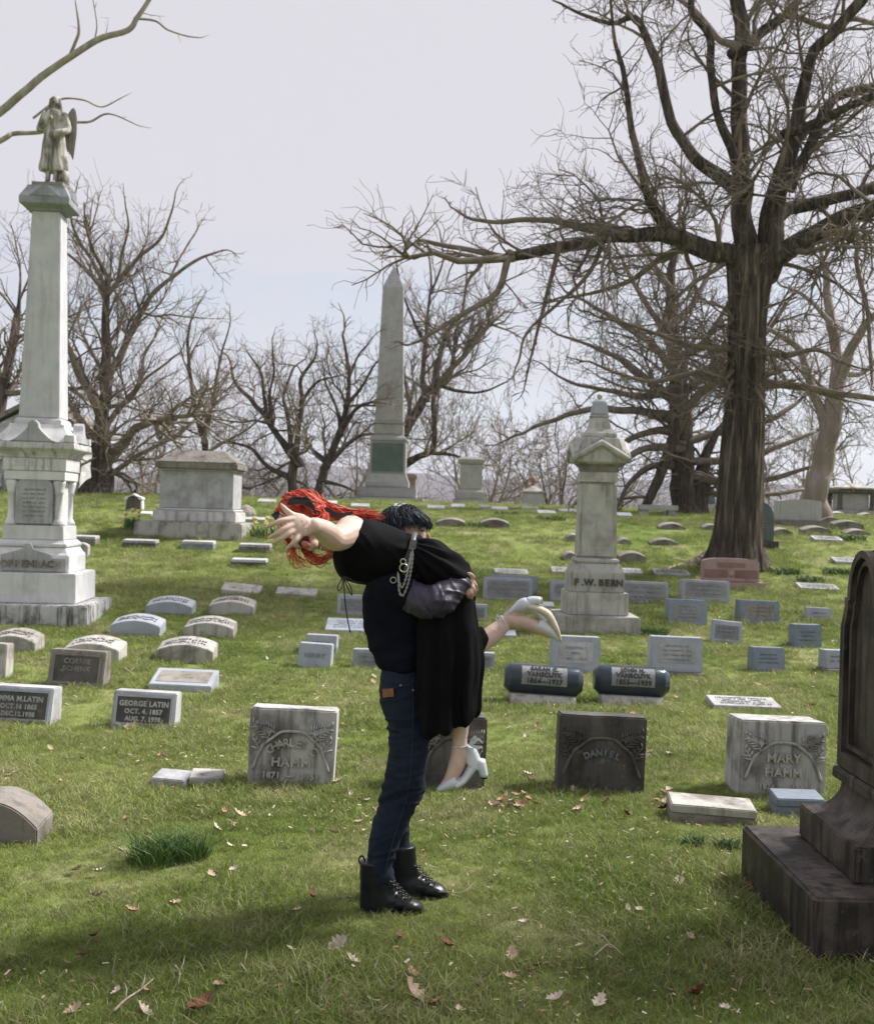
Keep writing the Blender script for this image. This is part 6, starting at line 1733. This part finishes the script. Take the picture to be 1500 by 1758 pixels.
# dress -----------------------------------------------------------------
top_ = smooth_rings([AB(619, 891, 571, 951, -.14, 58), AB(640, 893, 580, 985, -.14, 66), AB(664, 901, 600, 998, -.13, 66), AB(690, 910, 648, 1006, -.13, 60), AB(711, 917, 692, 1006, -.12, 54), AB(738, 925, 722, 1014, -.12, 60), AB(772, 937, 748, 1026, -.12, 64), AB(801, 963, 772, 1036, -.12, 58), AB(816, 988, 792, 1040, -.12, 44)], 5)
def shape_skirt(t_, a): return 1+.085*t_*math.sin(a*7+.6)+.05*t_*math.sin(a*12+2)
skirt = smooth_rings([LR(985, 736, 812, -.11, 56), LR(1020, 722, 815, -.12, 60), LR(1063, 716, 817, -.13, 60), LR(1100, 714, 823, -.13, 62), LR(1145, 714, 827, -.13, 64), LR(1185, 715, 822, -.13, 66), LR(1222, 717, 821, -.13, 68, -8), LR(1246, 720, 820, -.13, 69, -20)], 5)
cuff = smooth_rings([RG(800, 1112, .03, 30, 30, 62), RG(818, 1100, .07, 22, 24, 60), RG(835, 1088, .10, 17, 18, 60)], 4)
me = remesh_union('dress', [loft_me(top_, 44), loft_me(skirt, 64, shape_skirt), loft_me(cuff, 24)], .006, 4)
def dress_fold(co):
    x, y, dd = proj(co); r_ = 0.0
    ang_ = math.atan2(y-925, x-690)
    if x > 712:
        k = math.exp(-((x-755)/42)**2)*(1 if y < 1030 else math.exp(-((y-1030)/25)**2))
        r_ += k*.0085*math.sin(ang_*26+1.6*noise.noise(co*7))
    elif x > 655:
        k = math.exp(-((712-x)/22)**2); r_ += k*.005*math.sin((y-900)*.34+1.5*noise.noise(co*9))
    if y > 1040:
        a = math.atan2(co.y-(D0-.13), co.x-q(770, 1100, -.13).x); r_ += min(1, (y-1040)/120)*.009*math.sin(a*11+1.4*noise.noise(V((a*2, y*.008, 0))))
    r_ += crease(co, 24, .008, .045, .0065, 1.0) if x > 700 and y < 1030 else 0
    r_ += crease(co, 95, .005, .040, .0060, 5.0) if y > 1030 else 0
    r_ += crease(co, 35, .010, .040, .0045, 7.0) if x < 700 else 0
    return r_+.002*noise.noise(co*13)
displace(me, dress_fold)
dress = wear('dress', me, m_dress, wom, wom)
# strap tie dangling at the chest
strip('drawstring', [q(627, 1001, -.22), q(610, 999, -.24), q(596, 992, -.24), q(588, 990, -.24)], .0036, m_ribbon, dress, wom)
strip('drawstring', [q(588, 991, -.24), q(580, 1006, -.24), q(581, 1014, -.24), q(587, 1008, -.24), q(589, 991, -.24), q(598, 1012, -.245), q(604, 1022, -.245), q(602, 1008, -.245), q(591, 991, -.245)], .0026, m_ribbon, dress, wom)
strip('drawstring', [q(590, 992, -.24), q(592, 1030, -.24), q(596, 1060, -.24), q(601, 1086, -.24)], .0030, m_ribbon, dress, wom)
# belt with hanging strap, rings and chains
def band(cx_, cy_, dd, hw_, hd_, ang_, wid):
    c, u, w_ = RG(cx_, cy_, dd, hw_, hd_, ang_); ax = u.cross(w_).normalized(); v = []; f = []; n = 40
    for k in range(n):
        a = 2*math.pi*k/n; p = c+u*math.cos(a)+w_*math.sin(a); nn = (p-c).normalized()
        v += [p-ax*wid, p+ax*wid, p+ax*wid+nn*.004, p-ax*wid+nn*.004]
    for k in range(n):
        a, b_ = k*4, (k+1) % n*4
        for i, j in ((0, 1), (1, 2), (2, 3), (3, 0)): f.append((a+i, b_+i, b_+j, a+j))
    return pydata('belt', v, f)
belt = wear('belt', band(702, 961, -.12, 47, 57, 103, .011), m_belt, wom, wom)
def torus(name, c, r, tr, mat, parent, ux, uy):
    T = Tubes(); T.add([c+ux*r*math.cos(a)+uy*r*math.sin(a) for a in np.linspace(0, 2*math.pi, 19)], [tr]*19, 6, False); return wear(name, pydata(name, T.v, T.f), mat, parent, wom)
IX, IY = img(1, 0), img(0, 1)
bd = -.288
plate('buckle_strap', [q(705, 926, -.275), q(716, 928, -.275), q(713, 943, bd), q(702, 941, bd)], m_belt, belt, wom, .006)
plate('hanging_strap', [q(701, 942, bd), q(708, 944, bd), q(699, 964, bd-.003), q(692, 962, bd-.003)], m_ribbon, belt, wom, .004)
torus('ring', q(692, 964, bd-.006), .011, .0024, m_metal, belt, IX, IY)
torus('ring', q(693, 975, bd-.006), .017, .0028, m_metal, belt, IX, IY)
torus('ring', q(675, 996, bd-.002), .012, .0020, m_metal, belt, IX, IY)
def chain_links(pts, r):
    p_ = catmull(pts, 10); L_ = 0; step = r*1.5; acc = 0; k = 0; last = p_[0]
    T = Tubes()
    for a, b_ in zip(p_, p_[1:]):
        seg = (b_-a).length; t0 = 0
        while acc+seg-t0 >= step:
            t0 += step-acc; acc = 0; c = a.lerp(b_, t0/seg); tn = (b_-a).normalized(); sd_ = (tn.cross(V((0, 1, 0))) if k % 2 else V((0, 1, 0))*.9); k += 1
            T.add([c+tn*r*math.cos(x)+sd_*r*.62*math.sin(x) for x in np.linspace(0, 2*math.pi, 9)], [r*.30]*9, 4, False)
        acc += seg-t0
    return T
ch_o = empty('chain') if False else None
for pts in ([q(709, 945, bd), q(706, 975, bd-.008), q(700, 1003, bd-.012), q(692, 1022, bd-.014), q(686, 1018, bd-.014), q(684, 1000, bd-.012), q(684, 985, bd-.01)],
            [q(706, 946, bd-.003), q(702, 972, bd-.01), q(696, 995, bd-.014), q(690, 1008, bd-.016), q(685, 998, bd-.014), q(683, 984, bd-.01)]):
    T = chain_links(pts, .0058); tag(wear('chain', pydata('chain', T.v, T.f), m_metal, belt, wom), kind='stuff')
# shoes -----------------------------------------------------------------
def shoe_down():
    dd = -.15
    toe = smooth_rings([RG(784, 1339, dd, 12, 15, 62), RG(776, 1343, dd, 11.5, 15.5, 62), RG(766, 1348, dd, 9, 14, 62), RG(757, 1353, dd, 5.8, 10, 62), RG(750, 1357, dd, 2.2, 3.5, 62)], 4)
    heel = smooth_rings([RG(808, 1282, dd, 8, 12.5, 8), RG(811, 1294, dd, 12, 14, 12), RG(812, 1305, dd, 14.5, 14.5, 18), RG(811, 1316, dd, 14, 14, 32)], 4)
    shank = smooth_rings([RG(812, 1315, dd, 9, 13.5, 40), RG(804, 1328, dd, 7, 13.5, 45), RG(795, 1340, dd, 6.5, 14.5, 55), RG(782, 1348, dd, 7, 15.5, 70)], 4)
    me = remesh_union('shoe', [loft_me(toe, 24), loft_me(heel, 24), loft_me(shank, 24)], .0035, 2)
    s_ = wear('shoe', me, m_white, wom, wom)
    wear('heel', loft_me(smooth_rings([RG(821, 1304, dd, 12, 13, 0), RG(827, 1319, dd, 9, 11.5, 0), RG(831, 1333, dd, 7, 10, 0)], 3), 20), m_white, s_, wom)
    wear('heel_tip', loft_me([RG(831, 1333.2, dd, 5.3, 8.8, 0), RG(831.5, 1336, dd, 5.3, 8.8, 0)], 16), m_sole, s_, wom)
    torus('ankle_strap', q(790, 1281, dd), .0325, .0022, m_white, s_, img(1, -.08).normalized(), V((0, 1, 0)))
    for a in np.linspace(0, 2*math.pi, 26, endpoint=False):
        c = q(790, 1281, dd)+img(1, -.08).normalized()*.034*math.cos(a)+V((0, .034*math.sin(a), 0)); wear('pearl', ell_me(c, (V((.0042, 0, 0)), V((0, .0042, 0)), V((0, 0, .0042))), 1), m_white, s_, wom)
    for pts, w_ in (([q(805, 1277, dd-.02), q(814, 1266, dd-.03), q(818, 1272, dd-.03), q(807, 1279, dd-.02)], .007), ([q(806, 1278, dd-.02), q(820, 1270, dd-.03), q(829, 1276, dd-.03)], .006), ([q(806, 1279, dd-.02), q(818, 1284, dd-.03), q(828, 1283, dd-.03)], .006)):
        ribbon('bow', pts, w_, m_white, s_, img(0, -1))
shoe_down()
def shoe_kick():
    dd = .15
    toe = smooth_rings([RG(921, 1071, dd, 15, 15, -42), RG(931, 1076, dd, 14, 15.5, -42), RG(943, 1083, dd, 11, 14, -38), RG(953, 1092, dd, 6.5, 9, -36), RG(961, 1101, dd, 2, 3, -36)], 4)
    heel = smooth_rings([RG(873, 1052, dd+.01, 8, 12, -60), RG(883, 1043, dd+.01, 11, 13, -70), RG(896, 1038, dd, 12, 13, -80), RG(908, 1038, dd, 11, 12, -85)], 4)
    shank = smooth_rings([RG(905, 1042, dd, 8, 12, -80), RG(918, 1049, dd, 5, 12.5, -65), RG(930, 1058, dd, 6, 14, -50), RG(938, 1066, dd, 8, 14, -42)], 4)
    me = remesh_union('shoe', [loft_me(toe, 24), loft_me(heel, 24), loft_me(shank, 24)], .0035, 2)
    s_ = wear('shoe', me, m_white, wom, wom)
    wear('sole', loft_me(smooth_rings([RG(904, 1042, dd-.008, 6, 10, -80), RG(920, 1045, dd-.01, 7, 12, -65), RG(938, 1054, dd-.01, 8, 15, -40), RG(950, 1073, dd-.008, 7, 14, -28), RG(958, 1090, dd-.004, 4.5, 8, -28), RG(963, 1102, dd, 1.6, 3, -28)], 4), 22), m_cream, s_, wom)
    wear('heel', loft_me(smooth_rings([RG(905, 1035, dd, 9.5, 11, 80), RG(916, 1031, dd, 7.5, 10, 82), RG(928, 1031, dd, 6.5, 9, 84)], 3), 20), m_white, s_, wom)
    wear('heel_tip', loft_me([RG(928, 1031, dd, 6.6, 9, 84), RG(930.5, 1031.5, dd, 6.6, 9, 84)], 16), m_cream, s_, wom)
    torus('ankle_strap', q(866, 1070, dd), .034, .0026, m_white, s_, img(.42, .9).normalized(), V((0, 1, 0)))
    for a in np.linspace(0, 2*math.pi, 26, endpoint=False):
        c = q(866, 1070, dd)+img(.42, .9).normalized()*.0355*math.cos(a)+V((0, .0355*math.sin(a), 0)); wear('pearl', ell_me(c, (V((.0042, 0, 0)), V((0, .0042, 0)), V((0, 0, .0042))), 1), m_white, s_, wom)
    for pts, w_ in (([q(860, 1062, dd-.05), q(852, 1056, dd-.06), q(853, 1066, dd-.06), q(861, 1064, dd-.05)], .007), ([q(861, 1062, dd-.05), q(866, 1053, dd-.06), q(872, 1056, dd-.05)], .008), ([q(861, 1064, dd-.05), q(857, 1073, dd-.06), q(859, 1078, dd-.06)], .006)):
        ribbon('bow', pts, w_, m_white, s_, img(.3, -1).normalized())
shoe_kick()

# ------------------------------------------------------------------ fallen leaves, twigs, tufts, flowers
m_leafs = [plain('leaf_pale', (.48, .37, .28), .75, .25, (.38, .27, .19), 60), plain('leaf_tan', (.42, .27, .17), .75, .25, (.34, .20, .12), 60), plain('leaf_brown', (.17, .075, .04), .7, .3, (.12, .05, .03), 60), plain('leaf_russet', (.22, .085, .05), .7, .3, (.16, .06, .035), 60), plain('leaf_bleached', (.60, .53, .45), .7, .3, (.46, .38, .30), 60)]
def leaf_mesh(seed, L_=.075, curl=1.0):
    R_ = random.Random(seed); half = []
    n = 9
    for i in range(n+1):
        t = i/n; w_ = .34*math.sin(math.pi*min(1, t*1.02))**.7*(1 if i % 2 else .55)+.01
        half.append((t, w_*L_*R_.uniform(.85, 1.15)))
    v = []; f = []; k1, k2 = R_.uniform(.4, 1.3)*curl, R_.uniform(-1.5, 1.5)*curl
    for t, w_ in half:
        y = (t-.5)*L_; zc = L_*.22*k1*(2*t-1)**2
        for sx in (-1, 0, 1):
            v.append((sx*w_, y, zc+abs(sx)*w_*(.55*k1+.35*k2*(t-.5)*sx)+.004))
    for i in range(n):
        a = i*3
        f += [(a, a+1, a+4, a+3), (a+1, a+2, a+5, a+4)]
    # stalk
    b0 = len(v); y = -.5*L_; z0 = v[1][2]
    v += [(-.0012, y, z0), (.0012, y, z0), (0, y-.022, z0+.006)]; f.append((b0, b0+1, b0+2))
    return pydata('fallen_leaf', v, f)
leaf_src = [leaf_mesh(k) for k in range(6)]
LR_ = random.Random(12)
def put_leaf(px, py, mat, size, label, group, lift=.022):
    p = G(px, py); me = leaf_src[LR_.randrange(6)]
    key = (me.name, mat)
    if key not in _leafm:
        m2 = me.copy(); m2.materials.append(m_leafs[mat]); m2.shade_smooth(); _leafm[key] = m2
    o_ = bpy.data.objects.new('fallen_leaf', _leafm[key]); COL.objects.link(o_)
    o_.location = p+V((0, 0, lift)); o_.rotation_euler = (LR_.gauss(0, .35), LR_.gauss(0, .35), LR_.uniform(0, 6.28)); o_.scale = (size*.72,)*3
    tag(o_, label, 'leaf', group); return o_
_leafm = {}
single = [(168, 1549, 0, 1.3, 'pinkish curled leaf left of the dark grass tuft shadow'), (223, 1575, 1, 1.2, 'tan leaf just right of the pinkish curled leaf'), (533, 1549, 2, 1.4, 'dark brown curled leaf left of the near boot'), (580, 1632, 4, 1.6, 'bleached leaf below and left of the near boot'),
          (508, 1574, 0, 1.0, 'small pale leaf just below the dark curled leaf'), (708, 1724, 0, 2.3, 'large pale tan leaf lying below the boots'), (345, 1745, 3, 2.2, 'russet leaf at the bottom of the picture'), (825, 1702, 0, 1.4, 'pale leaf right of the large tan one'), (764, 1634, 3, 1.4, 'russet and pale leaf below the far boot'),
          (1167, 1524, 4, 1.4, 'white elongated leaf near the dark monument corner'), (855, 1515, 4, 1.1, 'small white star-shaped leaf right of the far boot'), (880, 1652, 0, 1.5, 'pale leaf between the large tan leaf and the monument'), (1198, 1722, 2, 2.0, 'dark brown leaf at the bottom right lawn'), (1075, 1407, 3, 1.5, 'russet leaf left of the long low block'),
          (1138, 1368, 3, 1.5, 'red-brown leaf beside the blackened headstone'), (1150, 1364, 4, 1.5, 'white leaf beside the red-brown one'), (1285, 1535, 2, 1.8, 'brown leaf at the foot of the dark monument base'), (1028, 1738, 4, 1.5, 'bleached leaf on the bottom edge right of centre'), (1390, 1218, 3, 1.6, 'russet leaf above the Mary Hamm stone'),
          (640, 1168, 4, 1.8, 'white leaf left of the jeans waist'), (410, 1407, 0, 1.6, 'pale leaf below the Charles Hamm stone'), (575, 1352, 4, 2.2, 'white curled leaf at the right foot of the Charles Hamm stone'), (228, 1256, 0, 2.4, 'pale curled leaf leaning on the George Latin stone'), (210, 1178, 4, 2.2, 'white leaf beside the brown-grey slant marker')]
for px, py, m, sz, lb in single: put_leaf(px, py, m, sz, lb, None)
for px, py in ((868, 1380), (880, 1386), (892, 1392), (905, 1384), (884, 1376), (920, 1390), (870, 1394), (898, 1374), (860, 1386)): put_leaf(px, py, LR_.choice((0, 4, 1, 3)), LR_.uniform(1.0, 1.7), 'dry leaf in the small heap right of the white shoe', 'heap of leaves by the white shoe', .03)
zones = [((840, 1235), (1180, 1420), 30, 'pale dry leaf on the lawn around the blackened headstone'), ((400, 1150), (1200, 1240), 20, 'pale dry leaf on the lawn between the cylinders and the square stones'), ((0, 1260), (420, 1520), 24, 'pale dry leaf on the lawn left of the Charles Hamm stone'), ((560, 1350), (740, 1450), 8, 'pale dry leaf on the grass behind the jeans'),
         ((200, 990), (620, 1160), 18, 'pale dry leaf among the curved-top markers'), ((1120, 1050), (1480, 1230), 26, 'pale dry leaf among the blue-grey markers'), ((100, 1560), (1250, 1750), 30, 'small dry leaf on the shaded near grass')]
for (x0, y0), (x1, y1), n, lb in zones:
    for _ in range(n):
        put_leaf(LR_.uniform(x0, x1), LR_.uniform(y0, y1), LR_.choice((0, 0, 4, 4, 1, 2)), LR_.uniform(.7, 1.35)*(1.35 if y0 < 1240 else 1), lb, lb+' group')
# small debris nobody could count
v = []; f = []; R_ = random.Random(14)
def bit(x, y, s_):
    z = gz(x, y)+R_.uniform(.012, .04); a = R_.uniform(0, 6.28); L_, w_ = s_*R_.uniform(.6, 1.4), s_*R_.uniform(.12, .5)
    dx, dy = math.cos(a), math.sin(a); o_ = len(v); t_ = R_.uniform(-.4, .4)
    for k, sx in ((-1, -1), (-1, 1), (1, 1), (1, -1)): v.append((x+dx*L_*k-dy*w_*sx, y+dy*L_*k+dx*w_*sx, z+t_*L_*k+R_.uniform(0, .3)*w_*sx))
    v.append((x, y, z+.25*w_)); f.extend([(o_, o_+1, o_+4), (o_+1, o_+2, o_+4), (o_+2, o_+3, o_+4), (o_+3, o_, o_+4)])
mi = []
for _ in range(13000):
    u = R_.random(); d = 4.1*(24/4.1)**u; x = R_.uniform(-.40, .40)*d
    if noise.noise(V((x*.55, d*.42, 2.2)))+.25*noise.noise(V((x*2, d*2, 7))) < R_.uniform(-.32, .5): continue
    bit(x, d, R_.uniform(.006, .013) if d < 9 else R_.uniform(.010, .022))
me = pydata('leaf_litter', v, f)
for m in (m_leafs[0], m_leafs[4], m_leafs[1], m_leafs[2]): me.materials.append(m)
me.polygons.foreach_set('material_index', [R_.choice((0, 1, 1, 2, 3)) if False else (i//4*7) % 4 for i in range(len(me.polygons))])
tag(link('leaf_litter', me), 'small crumbled leaf bits scattered through the lawn', 'litter', kind='stuff')
# bleached grass clumps
# fallen twigs
m_tw = plain('twig_bleached', (.44, .38, .30), .85, .2, (.30, .25, .19), 20)
def twig(pts, r, label):
    p0 = G(*pts[0]); T = Tubes(); pp = [G(x, y)+V((0, 0, .03+.012*(i % 2))) for i, (x, y) in enumerate(pts)]
    T.add([p-p0 for p in catmull(pp, 4)], lerp_list([r, r*.8, r*.4], 4*(len(pts)-1)+1), 5)
    for k in range(1, len(pp)-1):
        e = pp[k]+V((R_.uniform(-.05, .05), R_.uniform(.03, .09), .03)); T.add([pp[k]-p0, (pp[k]+e)/2-p0+V((.005, 0, .006)), e-p0], [r*.6, r*.5, r*.2], 4)
    o_ = T.build('fallen_twig', m_tw); o_.location = p0; tag(o_, label, 'twig', 'twigs fallen on the lawn')
twig([(195, 1752), (215, 1738), (240, 1715), (262, 1702)], .005, 'pale bent twig in the near left grass')
twig([(742, 1543), (765, 1548), (795, 1543), (812, 1532)], .0022, 'thin twig lying in front of the far boot toe')
twig([(300, 1672), (308, 1690), (306, 1704)], .004, 'short pale twig left of the bottom centre')
twig([(412, 1668), (424, 1690)], .004, 'short straight pale stick in the near grass')
twig([(1135, 985), (1160, 975), (1185, 968), (1150, 962)], .03, 'pale broken branch lying at the foot of the big tree')
twig([(210, 1150), (222, 1160), (236, 1168)], .008, 'crooked white twig right of the brown-grey slant marker')
twig([(1020, 1655), (1045, 1640), (1070, 1655)], .004, 'forked twig in the shaded grass left of the dark monument')
# lush dark tufts
def lush(px, py, r, h, label, n=260):
    p = G(px, py); me = tuft_mesh('grass_tuft', n, r, h*.55, h, .0022*max(1, p.y/7), .8, .02, (m_lush, m_straw)); o_ = link('grass_tuft', me); o_.location = p-V((0, 0, .01)); tag(o_, label, 'grass', 'lush dark grass tufts'); return o_
m_lush = plain('lush_blades_green', (.045, .10, .018), .6, .3, (.075, .14, .03), 12)
lush(262, 1484, .12, .22, 'dark lush grass clump, left half of the pair in the near left lawn', 420); lush(318, 1476, .11, .20, 'dark lush grass clump, right half of the pair in the near left lawn', 380)
lush(1250, 1458, .07, .10, 'small lush tuft left of the dark monument base'); lush(1190, 1452, .06, .09, 'small lush tuft left of another before the long low block')
lush(1122, 1090, .20, .16, 'dark green tuft at the right corner of the gabled monument base', 380)
lush(1290, 1008, .22, .16, 'dark tuft right of the reddish granite headstone'); lush(1345, 985, .30, .18, 'dark tuft in the rough grass below the pointed headstone'); lush(1390, 1000, .25, .18, 'dark tuft left of the tilted pale flat marker'); lush(1440, 985, .3, .18, 'dark tuft near the top of the dark monument')
lush(1462, 928, .3, .2, 'dark tuft right of the pale panelled flat marker'); lush(98, 1172, .10, .10, 'dark tuft at the left foot of the brown-grey slant marker'); lush(560, 1124, .10, .14, 'withered brown weeds beside the Henry marker')
lush(815, 905, .3, .16, 'low tuft between the two humped stones'); lush(870, 885, .3, .16, 'low tuft above the second humped stone'); lush(945, 893, .35, .16, 'broad low tuft left of the gabled shaft')
# daffodils by the tomb
m_yel = plain('daffodil_yellow', (.70, .60, .28), .6, .3, (.66, .54, .20)); m_green = plain('daffodil_leaf', (.05, .12, .025), .5, .4, (.07, .15, .03))
def daffodils(px, py, n, spread_, label):
    p = G(px, py); o_ = empty('daffodil_clump', p); tag(o_, label, 'flowers', 'daffodil clumps by the tomb')
    lv = tuft_mesh('leaves', 150, spread_, .18, .34, .008, .5, 0, (m_green, m_green)); link('leaves', lv, None, o_)
    for i in range(n):
        a = R_.uniform(0, 6.28); r = spread_*1.1*math.sqrt(R_.random()); h = R_.uniform(.26, .40); c = V((r*math.cos(a), r*math.sin(a)-.03, h)); T = Tubes()
        T.add([c-V((0, 0, h)), c-V((0, 0, .03)), c], [.006, .005, .005], 4); T.add([c+V((0, -.005, 0)), c+V((0, -.05, .0))], [.016, .028], 7)
        for k in range(6):
            b_ = k*math.pi/3; e = c+V((math.cos(b_)*.055, -.008, math.sin(b_)*.055)); T.add([c, (c+e)/2+V((0, -.006, 0)), e], [.006, .020, .004], 4)
        T.build('flower', m_yel, o_)
daffodils(452, 922, 11, .28, 'yellow daffodil clump at the right corner of the tomb ledge'); daffodils(226, 908, 4, .16, 'few yellow daffodils at the left end of the tomb ledge')

# a bare tree just outside the picture that shades the near grass
t = Tree('bare_tree', 'bare tree beyond the picture edge shading the near lawn', (6.9, 6.3, 0), m_bark, m_twig, 91, .2, .05, 1.15, .014, 3, group=None)
B = V((6.9, 6.3, -.1))
t.T.add(catmull([B, B+V((0, 0, 2)), B+V((.1, .1, 4.2)), B+V((0, 0, 6))], 5), lerp_list([.5, .38, .33, .2], 16), rough=.2)
for k in range(9):
    a = k*.7; st = B+V((0, 0, 3.8+.25*k)); dv = V((math.cos(a), math.sin(a), .75)).normalized()
    path = catmull([st, st+dv*1.3+V((0, 0, .2)), st+dv*2.6+V((0, 0, .8)), st+dv*3.8+V((0, 0, 1.6))], 5); rad = lerp_list([.17, .12, .08, .03], len(path))
    t.C.add(path, rad); t.spawn(path, rad, 3, 1.0, .2)
t.build()

# ------------------------------------------------------------------ thin spring haze in the air
bm = bmesh.new(); bm_box(bm, -2300, 2300, -60, 2500, -18, 120)
hz_ = link('haze', bm_mesh('haze', bm)); tag(hz_, 'thin pale haze hanging in the air', 'haze', kind='stuff')
m = bpy.data.materials.new('haze_air'); m.use_nodes = True; nt = m.node_tree; nt.nodes.clear()
out = nt.nodes.new('ShaderNodeOutputMaterial'); pv = nt.nodes.new('ShaderNodeVolumePrincipled')
pv.inputs['Color'].default_value = (.80, .86, 1.0, 1); pv.inputs['Density'].default_value = .00026; pv.inputs['Anisotropy'].default_value = .2
nt.links.new(pv.outputs[0], out.inputs['Volume']); hz_.data.materials.append(m)
